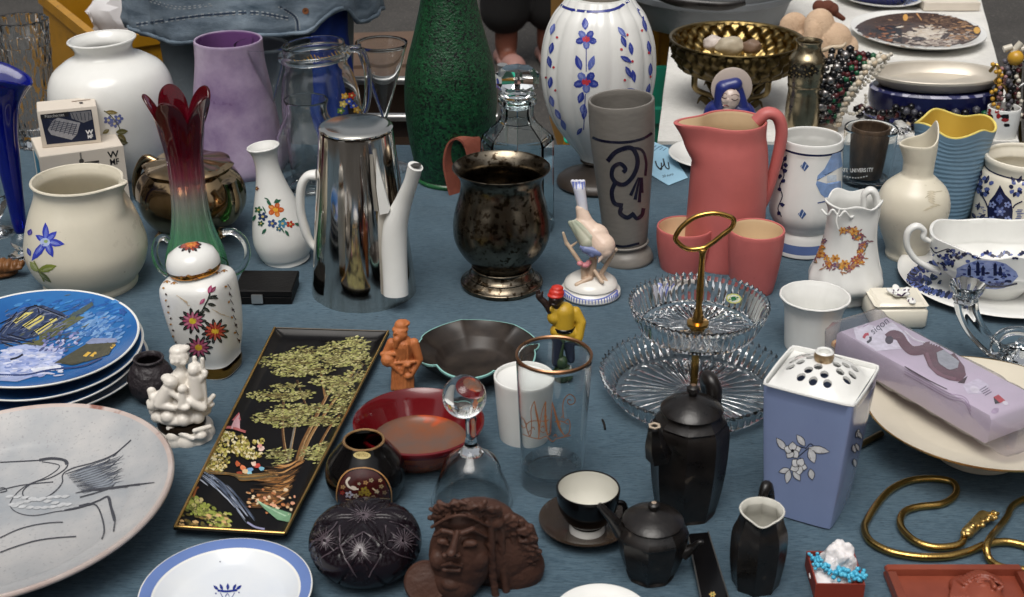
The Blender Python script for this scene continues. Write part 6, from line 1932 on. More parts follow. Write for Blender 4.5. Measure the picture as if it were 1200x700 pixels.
# foliage pads: flat tiers of little leaves
pads = [(380, 130, 80, 22), (440, 100, 50, 14), (560, 100, 70, 30), (600, 72, 40, 16), (520, 130, 60, 18), (400, 165, 60, 14), (380, 210, 44, 9), (600, 130, 46, 22), (350, 240, 90, 16), (430, 236, 40, 12), (400, 285, 70, 16), (340, 310, 66, 18), (410, 300, 40, 12), (520, 195, 60, 16), (560, 240, 50, 20), (540, 280, 50, 16), (500, 320, 60, 14), (450, 325, 40, 10), (540, 205, 50, 14), (500, 400, 30, 12), (470, 420, 40, 20), (360, 425, 40, 16), (490, 435, 26, 18), (365, 455, 30, 10), (420, 130, 60, 20)]
for (cx, cy, rx, ry) in [(x, y, rx * 1.12, ry * 1.2) for x, y, rx, ry in pads] + [(470, 160, 60, 16), (600, 180, 40, 20), (460, 280, 50, 14), (560, 330, 40, 12), (380, 330, 50, 12)]:
    for k in range(int(rx * ry / 8.5)):
        t, q = random.uniform(0, 2 * pi), sqrt(random.random())
        x, y = zt_(cx + rx * q * cos(t), cy + ry * q * sin(t))
        pp.leaf(x, y, random.uniform(2.2, 5.5), random.uniform(0.8, 1.9), random.uniform(-0.5, 0.25) + (pi if random.random() < 0.5 else 0), random.choice(GOLDS))
    for k in range(int(rx / 9)):
        TS([(cx - rx * 0.8 + random.uniform(0, rx), cy + ry * random.uniform(-0.6, 0.6)), (cx + random.uniform(0, rx * 0.9), cy + ry * random.uniform(-0.6, 0.6))], 0.7, (96, 84, 50), taper=0.5)
# bushes left, tower, figures
for (cx, cy, rx, ry) in ((200, 390, 60, 34), (160, 440, 40, 40), (240, 410, 40, 22), (180, 365, 30, 14), (265, 425, 40, 14), (140, 470, 40, 14), (290, 385, 20, 10)):
    for k in range(int(rx * ry / 12)):
        t, q = random.uniform(0, 2 * pi), sqrt(random.random())
        x, y = zt_(cx + rx * q * cos(t), cy + ry * q * sin(t))
        pp.blob(x, y, random.uniform(1.1, 2.6), random.uniform(0.8, 1.7), random.uniform(0, 3), random.choice([(142, 134, 66), (178, 170, 90), (120, 106, 50), (196, 176, 120), (104, 96, 46), (206, 196, 160)]), 7, 0.4)
pp.poly([zt_(200, 345), zt_(212, 318), zt_(230, 296), zt_(232, 345)], (190, 150, 156)); TS([(170, 345), (200, 340), (250, 355)], 3, (160, 90, 88)); pp.poly([zt_(205, 318), zt_(228, 292), zt_(234, 318)], (170, 90, 96))
for (x, y, c) in ((225, 455, (170, 84, 50)), (240, 468, (206, 120, 80)), (265, 474, (110, 150, 190)), (285, 462, (180, 70, 60)), (300, 470, (120, 170, 190)), (250, 480, (210, 180, 140)), (232, 486, (140, 60, 40)), (275, 455, (220, 190, 170)), (262, 486, (140, 190, 200)), (294, 400, (200, 140, 130)), (300, 408, (220, 190, 180))):
    pp.blob(*zt_(x, y), 3.6, 3.0, 0, c, 7, 0.6)
# roots and water
for k in range(150):
    t = random.random(); v_ = random.random()
    x1, y1 = 440 - 60 * v_ - 30 * t, 440 + 130 * v_
    L_ = random.uniform(40, 120)
    TS([(x1, y1), (x1 - L_ * 0.5, y1 + L_ * 0.16 + 6), (x1 - L_, y1 + L_ * 0.22)], random.uniform(0.8, 2.6), random.choice([(124, 84, 44), (150, 104, 58), (92, 62, 34), (176, 132, 84), (70, 50, 32), (60, 44, 28), (40, 30, 22)]), taper=0.8)
for k in range(70):
    t = random.random(); o_ = random.uniform(-26, 26)
    x1, y1 = 85 + 150 * t + o_ * 0.5, 488 + 110 * t * t - o_ * 0.4
    TS([(x1, y1), (x1 + 16, y1 + 9 + 12 * t), (x1 + 34, y1 + 22 + 24 * t)], random.uniform(0.6, 1.8), random.choice([(92, 102, 120), (130, 140, 158), (66, 76, 94), (164, 170, 182), (50, 56, 68)]), taper=0.8)
for k in range(7): TS([(85 + 8 * k, 468 + 3 * k), (160 + 10 * k, 480 + 2 * k), (240, 490 + 3 * k), (320 + 6 * k, 484 + 2 * k)], 1.6, random.choice([(120, 90, 50), (150, 116, 66), (90, 80, 60)]), taper=0.7)
for k in range(300):
    t = random.random()
    x = 40 + 150 * t + random.gauss(0, 8); y = 565 + 75 * t + random.gauss(0, 13)
    pp.blob(*zt_(x, y), random.uniform(1.6, 3.6), random.uniform(1.2, 2.2), 0.5, random.choice([(120, 128, 56), (158, 160, 80), (90, 92, 46), (184, 170, 120), (140, 150, 70)]), 7, 0.4)
for k in range(40):
    pp.blob(*zt_(random.uniform(40, 190), random.uniform(615, 655)), random.uniform(2, 4), 1.6, 0.3, random.choice([(90, 82, 40), (60, 56, 34), (196, 160, 110), (120, 100, 56)]), 7, 0.4)
for k in range(60):
    pp.blob(*zt_(random.uniform(255, 405), random.gauss(575, 22)), random.uniform(1.4, 3.4), random.uniform(1, 2), 0.2, random.choice([(196, 160, 120), (170, 110, 70), (210, 190, 160), (120, 80, 50), (206, 150, 120)]), 7, 0.5)
pp.poly([zt_(282, 570), zt_(330, 592), zt_(396, 612), zt_(390, 640), zt_(350, 632), zt_(310, 598)], (112, 150, 118)); TS([(290, 574), (330, 598), (380, 622)], 1.6, (160, 190, 160))
TS([(255, 640), (280, 655), (310, 662)], 2.2, (140, 140, 170)); TS([(84, 560), (92, 535), (100, 528)], 2.4, (130, 76, 40))
pp.done('landscape_painting', tray, paint_mat('raised_lacquer_paint', rough=0.5, spec=0.2))

# terracotta peasant
A = At(471, 456)
T = thing('clay_peasant', 'orange terracotta figure of a capped old peasant with a basket', 'figurine', A.p)
s = A.s(420)
TERR = mat('terracotta', (164, 92, 46), 0.6, c2=(186, 112, 62), scale=40, bump=0.25, bscale=160)
bodyp = [C2((472, 448, 0), (472, 420, 0), 14, 13), C2((472, 420, 0), (472, 404, 2), 12, 12), E2(472, 403, 0, 15, 9, 7), E2(469, 392, 4, 9, 9, 9), C2((465, 398, 10), (464, 406, 12), 5, 2.6), E2(469, 386, 2, 10, 9, 4.5), C2((470, 382, 0), (474, 379, -3), 8, 5), E2(472, 379, -2, 9, 8, 3.5), E2(463, 391, 11, 2, 2, 2.4),
         C2((485, 402, 2), (491, 421, 4), 6, 5), C2((491, 421, 4), (481, 440, 12), 5, 3.8), E2(478, 441, 14, 4, 4, 4), C2((459, 402, 2), (452, 414, 4), 6, 4.5), E2(455, 422, 8, 9, 8, 9), C2((448, 415, 6), (462, 415, 10), 3, 3), C2((458, 426, 12), (470, 438, 14), 3.5, 2), C2((460, 426, 12), (486, 424, 12), 2.2, 2.2), E2(478, 428, 14, 3.4), C2((478, 428, 14), (481, 436, 15), 1.6, 1.2), C2((474, 428, 14), (472, 438, 15), 1.6, 1.2)]
for k in range(7): bodyp.append(C2((461 + 3.6 * k, 432, 10 + 3 * sin(k / 6 * pi)), (460 + 3.9 * k, 456, 10 + 4 * sin(k / 6 * pi)), 1.8, 2.4))
for k in range(4): bodyp.append(C2((466 + 4 * k, 404, 12), (465 + 4.4 * k, 424, 12), 1.2, 1.0))
clay('body', bodyp, 0.0008, TERR, T, 2)
# scalloped black dish
A = At(559, 434)
BASH = mat('black_ashtray', (22, 19, 18), 0.4, c2=(56, 48, 42), scale=30, rvar=0.12, spec=0.35)
AQUA = mat('aqua_edge', (138, 190, 182), 0.3, var=0.15)
R = 71 * A.s(410)
def scal(th, r, z):
    k = max(0, min(1, (r / R - 0.55) / 0.45))
    return r * (1 + 0.10 * k * (abs(cos(3 * th + 0.6)) ** 0.7 - 0.6)), z - 0.006 * k * (abs(cos(3 * th + 0.6)) ** 0.7 - 0.6)
T = thing('scalloped_dish', 'black scalloped pottery dish with an aqua edge', 'dish', A.p)
prof = [(0, 0.001), (0.5, 0.001), (0.55, 0.0), (0.6, 0.002), (0.82, 0.016), (0.97, 0.0275), (1.0, 0.030), (1.0, 0.0325), (0.975, 0.0328), (0.94, 0.0300), (0.80, 0.0245), (0.70, 0.0215), (0.66, 0.0195), (0.58, 0.0095), (0.5, 0.0065), (0, 0.006)]
lathe('body', [(r * R, z) for r, z in prof], [BASH, AQUA], T, seg=120, fmod=scal, midx=[0] * 6 + [1, 1] + [0] * 7, smooth=50)
# red glass bowl
A = At(492, 534)
RGL = mat('red_orange_glass', (150, 30, 14), 0.08, c2=(214, 110, 34), scale=16, trans=0.35, rvar=0.03, aniso=(1, 1, 3))
RGI = mat('amber_inside', (92, 82, 76), 0.22, c2=(124, 74, 48), scale=24, rvar=0.1, spec=0.25, speck=(176, 72, 30), thr=0.6, spscale=16)
RGR = mat('dark_red_rim', (96, 14, 20), 0.1, var=0.2)
T = thing('red_bowl', 'red and amber glass bowl beside the terracotta peasant', 'bowl', A.p)
R = 77 * A.s(492)
prof = [(0, 0.001), (0.42, 0.001), (0.5, 0.0), (0.6, 0.005), (0.82, 0.022), (0.95, 0.036), (1.0, 0.042), (1.0, 0.0445), (0.97, 0.0455), (0.92, 0.043), (0.86, 0.035), (0.74, 0.020), (0.7, 0.0155), (0.4, 0.012), (0, 0.0115)]
lathe('body', [(r * R, z) for r, z in prof], [RGL, RGI, RGR], T, seg=72, midx=[0] * 5 + [2] * 6 + [1] * 3, smooth=50)
# dinner bell
A = At(553, 588)
T = thing('glass_bell', 'clear glass dinner bell with a ball handle', 'bell', A.p)
s = A.s(540)
ot = [(r * s, A.z(y), 0) for y, r in ((590, 49), (584, 48), (570, 43), (556, 37), (545, 33), (538, 28), (531, 17), (524, 9))]
ot = [(p[0], p[1]) for p in spl(ot, 4)]
prof = [(ot[0][0] - 0.0018, ot[0][1] + 0.0002)] + ot + [(6 * s, A.z(512)), (6 * s, A.z(500)), (7 * s, A.z(490)), (4 * s, A.z(486)), (0, A.z(485))]
ins = [(max(0.001, r - 0.0026), z) for r, z in reversed(ot) if r > 16 * s]
prof = [(0, ins[0][1] - 0.004)] + ins[0:] + prof
lathe('body', prof, CLEAR, T, seg=56, smooth=50)
v, f = ico(A.L(544, 465, 0), 26 * A.s(465), 4)
obj('ball_handle', v, f, CLEAR, T, smooth=60)
# little white pot
T, b, A = vessel('white_pot', 'plain white beaker seen partly through the monogrammed tumbler', 'beaker', 614, 509,
                 [(511, 28), (508, 29), (480, 32), (455, 34.5), (441, 36)], WHITE, t=0.003, seg=56, floor=At(614, 509).z(441) - 0.0035)
# man figurine
A = At(661, 444)
T = thing('man_figurine', 'small painted figure of a man in a red cap and yellow jacket', 'figurine', A.p)
s = A.s(390)
DARKS = mat('painted_dark_skin', (42, 28, 24), 0.4, var=0.2)
clay('body', [E2(651, 350, 3, 8.5, 8, 9.5), C2((651, 356, 3), (656, 364, 0), 5, 5), C2((645, 364, 3), (638, 354, 3), 4.5, 4), C2((638, 354, 3), (633, 350, 3), 4, 3.6), E2(632, 347, 3, 4.6, 4, 5), C2((629, 345, 4), (629, 341, 4), 1.5, 1.3), C2((632, 344, 4), (632, 340, 4), 1.5, 1.3), C2((635, 345, 4), (636, 342, 4), 1.5, 1.2), E2(650, 352, 10, 3, 3, 2.6), E2(649, 357, 9, 4, 2.5, 1.6), E2(659, 351, 2, 2, 2.6, 3), C2((656, 364, 0), (662, 400, 0), 6, 6), C2((664, 400, 0), (668, 396, 4), 4, 4)], 0.0007, DARKS, T, 2)
clay('cap', [E2(652, 343, 1, 9.5, 9, 6.5), E2(653, 338, 0, 7.5, 7, 4), E2(651, 346, 3, 10, 9, 3)], 0.0007, mat('red_painted', (190, 44, 30), 0.4, var=0.15), T, 2)
YJ = mat('yellow_painted', (186, 150, 40), 0.42, var=0.12, scale=30)
clay('jacket', [C2((661, 366, 0), (661, 386, 2), 12.5, 12), C2((651, 364, 1), (650, 372, 2), 7, 9), C2((674, 366, -2), (681, 378, 2), 7, 6), C2((681, 378, 2), (678, 396, 8), 6, 5.4), C2((654, 388, 3), (668, 390, 3), 9.5, 9.5), C2((648, 366, 2), (646, 362, 4), 5, 4)], 0.0008, YJ, T, 2)
lathe('belt', [(12.4 * s, -2.5 * s), (13.2 * s, -1.8 * s), (13.2 * s, 1.8 * s), (12.4 * s, 2.5 * s)], BLACKG, T, A.L(661, 384, 2), seg=28)
clay('trousers', [C2((655, 396, 2), (652, 424, 4), 8, 6), C2((667, 396, 2), (671, 420, 4), 8, 6), E2(661, 394, 2, 11, 9, 6)], 0.0008, mat('navy_painted', (34, 40, 58), 0.5, var=0.2), T, 2)
clay('base', [ico((0, 0, 0.008), (14 * s, 12 * s, 0.012)), E2(661, 436, 2, 13, 11, 12), E2(659, 424, 6, 8, 7, 9), E2(670, 440, 4, 7), C2((657, 416, 6), (660, 404, 6), 4, 2.4)], 0.0008, mat('green_painted', (52, 72, 46), 0.5, var=0.3), T, 2)
# monogrammed tumbler
T, b, A = vessel('monogram_tumbler', 'clear tumbler with a worn gilt rim and brown monogram', 'tumbler', 647, 564,
                 [(567, 33), (563, 36), (550, 36.5), (500, 39.5), (450, 43), (415, 45)], CLEAR, t=0.0017, floor=0.020, seg=72)
RB = 45 * A.s(415)
lathe('gilt_rim', [(RB + 0.0001, A.z(417.5)), (RB + 0.0004, A.z(417)), (RB + 0.0004, A.z(414.6)), (RB - 0.0008, A.z(413.4)), (RB - 0.0021, A.z(414.6)), (RB - 0.0021, A.z(417))], mat('worn_copper_gilt', (150, 110, 80), 0.3, metal=0.8, var=0.3, scale=60), T, seg=72)
pp = Paint(b)
MB_ = (146, 92, 52)
def zm(x, y): return (590 + x / 7, 440 + y / 7)
def MS(pts, w, **k): pp.stroke([zm(*p) for p in pts], w, MB_, **k)
MS([(150, 340), (180, 380), (200, 460), (222, 495), (232, 400), (228, 280), (256, 210)], 1.1); MS([(256, 210), (270, 300), (290, 400), (290, 520)], 2.2, taper=0.6); MS([(290, 520), (300, 420), (316, 300), (348, 212)], 1.0); MS([(348, 212), (344, 320), (350, 420), (362, 490)], 2.4, taper=0.6)
MS([(362, 490), (385, 470), (390, 360), (400, 230), (404, 226)], 1.0); MS([(404, 230), (430, 330), (460, 430), (500, 495)], 2.4, taper=0.6); MS([(500, 495), (535, 470), (545, 400), (530, 360), (500, 380)], 1.0); MS([(490, 330), (486, 250), (500, 190), (540, 155), (580, 180), (582, 220), (550, 240), (524, 220), (534, 196), (556, 204)], 1.0)
MS([(190, 400), (230, 375), (290, 372), (350, 376), (370, 360)], 1.1); MS([(420, 380), (470, 374), (530, 400)], 1.0); MS([(160, 480), (200, 498), (290, 520), (350, 500), (400, 540), (430, 520), (470, 510), (550, 490)], 1.0); MS([(150, 410), (170, 430), (196, 400), (170, 380)], 0.9); MS([(300, 450), (330, 470), (350, 440)], 0.9)
for x, y in ((230, 440), (310, 430), (440, 400), (470, 350), (330, 340), (205, 470), (410, 500)): pp.stroke([zm(x, y), zm(x + 16, y - 18), zm(x + 28, y + 4)], 0.9, MB_)
pp.done('monogram', b, PRINT)
# square-shouldered black vase with an inlaid window
T, b, A = vessel('black_vase', 'round black vase with a gilt rim and an inlaid bird window', 'vase', 430, 582,
                 [(586, 33), (581, 35), (572, 42), (556, 47), (542, 45), (530, 36), (521, 28), (516, 25)], BLACKG, t=0.003, seg=72, rim=mat('thin_gilt_line', (190, 150, 104), 0.25, metal=0.8))
pp = Paint(b)
def zb_(x, y): return (390 + x / 7.775, 500 + y / 7.775)
pp.poly([zb_(x, y) for x, y in ((60, 690), (46, 600), (70, 500), (130, 425), (210, 392), (310, 388), (400, 420), (470, 490), (510, 580), (520, 690))], (58, 20, 18))
pp.stroke([zb_(x, y) for x, y in ((40, 690), (36, 600), (64, 490), (124, 415), (205, 382), (315, 378), (410, 410), (485, 480), (528, 580), (535, 690))], 1.5, (168, 124, 76), n=6)
pp.stroke([zb_(x, y) for x, y in ((150, 470), (128, 500), (140, 540), (180, 565), (235, 570))], 3.0, (196, 184, 170), w2=1.6); pp.blob(*zb_(190, 560), 4, 2.4, 0.3, (190, 178, 164)); pp.stroke([zb_(150, 470), zb_(158, 462)], 2, (190, 178, 164))
for x, y, c, r in ((150, 620, (160, 156, 170), 5), (95, 550, (150, 120, 84), 3), (290, 580, (120, 104, 40), 5), (320, 610, (130, 112, 44), 4), (260, 605, (110, 96, 40), 4), (210, 630, (150, 140, 130), 3.5), (350, 490, (140, 126, 100), 3), (430, 490, (180, 150, 110), 2.6), (440, 545, (140, 120, 90), 3), (400, 590, (150, 140, 120), 3), (300, 510, (150, 110, 70), 3), (470, 600, (120, 100, 76), 3), (90, 600, (140, 40, 34), 3), (370, 640, (120, 104, 84), 3), (240, 520, (150, 140, 120), 2)):
    pp.flower(*zb_(x, y), r, 5, c, (90, 70, 40))
pp.stroke([zb_(360, 560), zb_(400, 590), zb_(415, 600)], 1.6, (180, 160, 130)); pp.stroke([zb_(230, 665), zb_(330, 660), zb_(420, 650), zb_(520, 655)], 1.2, (150, 130, 100)); pp.stroke([zb_(120, 660), zb_(230, 670)], 1.2, (150, 120, 90))
pp.blob(*zb_(267, 262), 10, 4.6, 0.05, (196, 178, 120), 16); pp.text('METSILI', *zb_(267, 275), 4.0, 0.05, (104, 84, 40), 0.72)
pp.done('inlay_print', b)
# dark cut glass bowl with lid
DGL = mat('dark_plum_glass', (24, 17, 23), 0.2, var=0.3, rvar=0.06, spec=0.3)
A = At(430, 668)
T = thing('cut_glass_jar', 'squat dark plum cut glass bowl with star cuts', 'bowl', A.p)
s = A.s(635)
ot = [(r, z, 0) for r, z in ((34 * s, 0), (42 * s, 0.003), (58 * s, 0.015), (66 * s, 0.030), (62 * s, 0.046), (48 * s, 0.057), (30 * s, 0.062), (14 * s, 0.0625))]
ot = [(p[0], p[1]) for p in spl(ot, 8)]
prof = [(0, 0.001), (30 * s, 0.001)] + ot + [(10 * s, 0.061), (0, 0.0605)]
def cuts(th, r, z):
    k = 1.0
    d = 0
    for q in range(6):
        for (zc, off) in ((0.031, 0), (0.053, pi / 6)):
            c_ = q * pi / 3 + off
            dx = ((th - c_ + pi) % (2 * pi) - pi) * r; dz = (z - zc) * 1.3
            rr = hypot(dx, dz)
            if rr < 0.016:
                a = atan2(dz, dx)
                d = max(d, (1 - rr / 0.016) ** 0.5 * abs(cos(8 * a)) ** 0.7 * 0.0026)
    u = (th * 3 / pi) % 1
    e = abs(abs(u - 0.5) * 2 - abs((z - 0.012) / 0.040))
    if e < 0.07: d = max(d, 0.0026 * (1 - e / 0.07))
    f = (r - d) / r if r > 0.008 else 1
    return r * f, z - (d if z > 0.05 else 0)
o = lathe('body', prof, DGL, T, seg=220, fmod=cuts, smooth=25)
pp = Paint(o, eps=0.0006)
for cx, cy, rr, sq_ in ((426, 604, 22, 0.62), (422, 645, 21, 1.0), (381, 634, 16, 1.0), (472, 634, 17, 1.0)):
    for k in range(22):
        t = k * 2 * pi / 22
        q = rr * (1.0 if k % 2 else 0.7) * (0.75 if sin(t) > 0.8 else 1)
        pp.stroke([(cx + 2 * cos(t), cy + 2 * sin(t) * sq_), (cx + q * cos(t), cy + q * sin(t) * sq_)], 0.9, (92, 82, 88), w2=0.4)
for pts in ([(426, 624), (400, 640), (377, 654)], [(426, 624), (446, 636), (466, 650), (486, 655)], [(398, 616), (400, 644), (418, 676)], [(452, 616), (450, 642), (432, 676)], [(396, 612), (388, 622), (366, 636)], [(456, 612), (470, 616), (492, 634)]):
    pp.stroke(pts, 1.3, (74, 64, 70))
pp.done('cut_lines', o)
# plates at the bottom edge
PBLUE = mat('periwinkle_rim', (100, 124, 178), 0.16, var=0.1)
PWH = mat('bluish_white_glaze', (206, 212, 220), 0.16, c2=(220, 222, 222), scale=10)
cb = g(267, 712)
R = 0.0780
T = thing('plate', 'white plate with a broad periwinkle rim and a blue crown mark', 'plate', (cb.x, cb.y, 0))
prof = [(0, 0.002), (0.55, 0.002), (0.58, 0), (0.62, 0.001), (0.86, 0.0125), (0.985, 0.0178), (1.0, 0.019), (1.0, 0.0205), (0.985, 0.0209), (0.86, 0.0172), (0.835, 0.0163), (0.70, 0.0075), (0.62, 0.0056), (0, 0.0052)]
o = lathe('body', [(r * R, z) for r, z in prof], [PWH, PBLUE, WHITE], T, seg=96, midx=[0] * 5 + [2, 2, 2, 1, 2, 0, 0, 0], smooth=60)
pp = Paint(o)
CB = (26, 44, 126)
pp.stroke([(255, 692.5), (266, 693.5), (278, 692)], 2.6, CB)
for x, y, a in ((256, 692, -2.4), (261, 692, -2.0), (267, 692, -1.57), (273, 692, -1.1), (277, 691.5, -0.7)): pp.leaf(x, y, 8, 3.6, a, CB)
pp.stroke([(258, 695), (262, 702)], 0.8, CB); pp.stroke([(275, 695), (271, 702)], 0.8, CB); pp.stroke([(264, 700), (266.5, 696), (269, 700)], 0.8, CB); pp.blob(253, 696, 1, 1, 0, CB, 6); pp.blob(280, 695, 1, 1, 0, CB, 6)
pp.blob(258, 658.5, 1.1, 0.8, 0, (60, 66, 90), 6)
pp.done('crown_mark', o)
T, o, A, R = plate('saucer', 'white saucer with a thin grey line at the bottom edge below the black teapot', 705, 734, 58, 0.012, [WHITE, mat('grey_line', (120, 124, 136), 0.3)], midx=None)
# ------------------------------------------------------------------ FRONT, BLACK SET
OCT = rough_poly(8)
def oct2(k0, k1, A):
    def f(th, r, z):
        a = pi / 4
        q = cos(a / 2) / cos(((th + 0.2) % a) - a / 2)
        k = 1.5 if k0 < z < k1 else 0.6
        return r * (1 + (q - 1.03) * k), z
    return f
A = At(803, 600)
T, b, A = vessel('tall_teapot', 'tall faceted black teapot with a domed lid', 'teapot', 803, 596,
                 [(600, 34), (594, 37), (575, 42), (550, 46), (525, 48), (503, 48), (494, 45), (486, 37), (482, 35)], BLACKP, closed_top=True, t=0.004, seg=64, fmod=oct2(0.0, A.z(497), A), smooth=14, n=3)
s = A.s(475)
zl = A.z(481)
lathe('lid', [(0, zl), (36 * s, zl), (37 * s, zl + 0.002), (34 * s, zl + 0.005), (22 * s, zl + 0.0115), (10 * s, zl + 0.0155), (5 * s, zl + 0.017), (5 * s, zl + 0.0195), (7.5 * s, zl + 0.022), (7 * s, zl + 0.026), (3 * s, zl + 0.0285), (0, zl + 0.029)], [BLACKP, mat('rubbed_knob', (120, 96, 76), 0.4, metal=0.3)], T, seg=48, midx=[0] * 10 + [1])
tube('spout', [A.L(772, 534, 40), A.L(768, 520, 50), A.L(767, 508, 55), A.L(767, 501, 58)], [0.013, 0.010, 0.007, 0.0062], BLACKP, T, seg=6, smooth=20)
lathe('spout_lip', [(0.0035, 0), (0.0060, 0.0002), (0.0062, 0.0012), (0.0048, 0.0018), (0.0035, 0.0010)], mat('bare_clay', (176, 160, 140), 0.6), T, A.L(767, 500, 59), seg=6, smooth=20)
tube('handle', [A.L(830, 490, -24), A.L(835, 472, -30), A.L(836, 456, -34), A.L(832, 446, -40), A.L(830, 449, -52), A.L(832, 480, -56), A.L(830, 530, -44)], [0.0085, 0.0085, 0.0085, 0.008, 0.008, 0.0075, 0.007], BLACKP, T, flat=1.3, seg=12)
# cup and saucer
BROWNB = mat('brown_black_glaze', (36, 28, 22), 0.25, c2=(58, 46, 36), scale=14, var=0.3)
A = At(686, 620)
R = 55 * A.s(612)
T = thing('black_saucer', 'brown black saucer under the small black cup', 'saucer', A.p)
lathe('body', [(r * R, z) for r, z in [(0, 0.001), (0.5, 0.001), (0.54, 0), (0.6, 0.002), (0.9, 0.0095), (1.0, 0.012), (1.0, 0.0132), (0.97, 0.0134), (0.88, 0.0112), (0.62, 0.0046), (0.45, 0.004), (0.42, 0.0030), (0, 0.003)]], BROWNB, T, seg=64, smooth=50)
CINS = mat('offwhite_inside', (206, 204, 194), 0.25, var=0.05, speck=(150, 140, 120), thr=0.72)
T, b, A = vessel('black_cup', 'small black cup with a white inside on the brown black saucer', 'cup', 688, 620,
                 [(623, 20), (620, 21), (614, 20.5), (611, 20), (605, 27), (594, 34), (580, 37), (572, 37.5)], BLACKG, CINS, t=0.002, seg=56, z0=0.0042, bands=((624, 612.5, WHITE),))
tube('handle', [A.L(718, 590, 6), A.L(730, 590, 4), A.L(733, 602, 4), A.L(726, 612, 4), A.L(714, 611, 6)], 0.0028, BLACKG, T)
# small teapot
A = At(762, 668)
T, b, A = vessel('small_teapot', 'small squat black teapot with a shield facet in front', 'teapot', 762, 670,
                 [(674, 28), (669, 30), (655, 37), (640, 42), (628, 44), (620, 43.5), (614, 38), (611, 35)], BLACKP, closed_top=True, t=0.004, seg=64, fmod=oct2(0.0, A.z(622), A), smooth=14, n=3)
s = A.s(610)
zl = A.z(611.5)
lathe('lid', [(0, zl), (35 * s, zl), (36 * s, zl + 0.002), (33 * s, zl + 0.0045), (20 * s, zl + 0.0095), (8 * s, zl + 0.012), (5 * s, zl + 0.0135), (7 * s, zl + 0.0165), (6.5 * s, zl + 0.0195), (3 * s, zl + 0.0215), (0, zl + 0.022)], [BLACKP, mat('rubbed_knob2', (190, 170, 150), 0.3, metal=0.4)], T, seg=48, midx=[0] * 9 + [1])
tube('spout', [A.L(800, 648, 4), A.L(812, 642, 6), A.L(819, 636, 8), A.L(824, 636, 8)], [0.0075, 0.0042, 0.0028, 0.0026], BLACKP, T, seg=8)
tube('handle', [A.L(728, 624, 4), A.L(717, 608, 6), A.L(708, 598, 6), A.L(702, 592, 6)], [0.007, 0.0052, 0.004, 0.003], BLACKP, T)
# black creamer
A = At(885, 684)
def crem(th, r, z):
    k = max(0, min(1, (z - A.z(615)) / (A.z(598) - A.z(615))))
    d = (th + 0.15 + pi) % (2 * pi) - pi
    q = cos(pi / 8) / cos(((th + 0.2) % (pi / 4)) - pi / 8) - 1.03
    r *= 1 + 1.4 * q * (1 - k)
    return r * (1 + 0.16 * k * math.exp(-(d / 0.35) ** 2)), z - 0.004 * k * math.exp(-(d / 0.5) ** 2)
T, b, A = vessel('black_creamer', 'black pottery creamer with a white inside at the lower right of centre', 'creamer', 885, 682,
                 [(686, 27), (681, 29), (660, 33), (640, 34.5), (622, 33.5), (610, 28), (603, 25.5), (598, 27)], BLACKP, CINS, rim=CINS, t=0.0022, seg=64, fmod=crem, smooth=14, n=3)
tube('handle', [A.L(892, 588, -28), A.L(896, 574, -34), A.L(899, 570, -40), A.L(902, 585, -46), A.L(902, 620, -44), A.L(896, 645, -31)], [0.004, 0.005, 0.0055, 0.005, 0.005, 0.004], BLACKP, T)
# black slim case
a, c, d2 = g(806, 624, 0.010), g(830, 622, 0.010), g(858, 712, 0.010)
e2 = g(824, 712, 0.010)
T = thing('spectacle_case', 'slim black case with pale edges lying beside the small black teapot', 'case', (a.x, a.y, 0))
pl_ = [(p.x - a.x, p.y - a.y) for p in (a, e2, d2, c)]
pb = prism('case', pl_, 0, 0.009, BLACKG, T, 0.0012, smooth=30)
for p, q in ((pl_[0], pl_[1]), (pl_[3], pl_[2])):
    tube('edge_line', [(p[0], p[1], 0.0088), (q[0], q[1], 0.0088)], 0.0007, mat('greyed_silver_edge', (120, 118, 114), 0.35, metal=0.8), T, seg=6)
pp = Paint(pb)
pp.flower(835, 697, 4, 6, (190, 160, 90), (90, 120, 60)); pp.leaf(835, 702, 6, 2, 1.3, (150, 130, 80))
pp.done('gold_mark', pb)
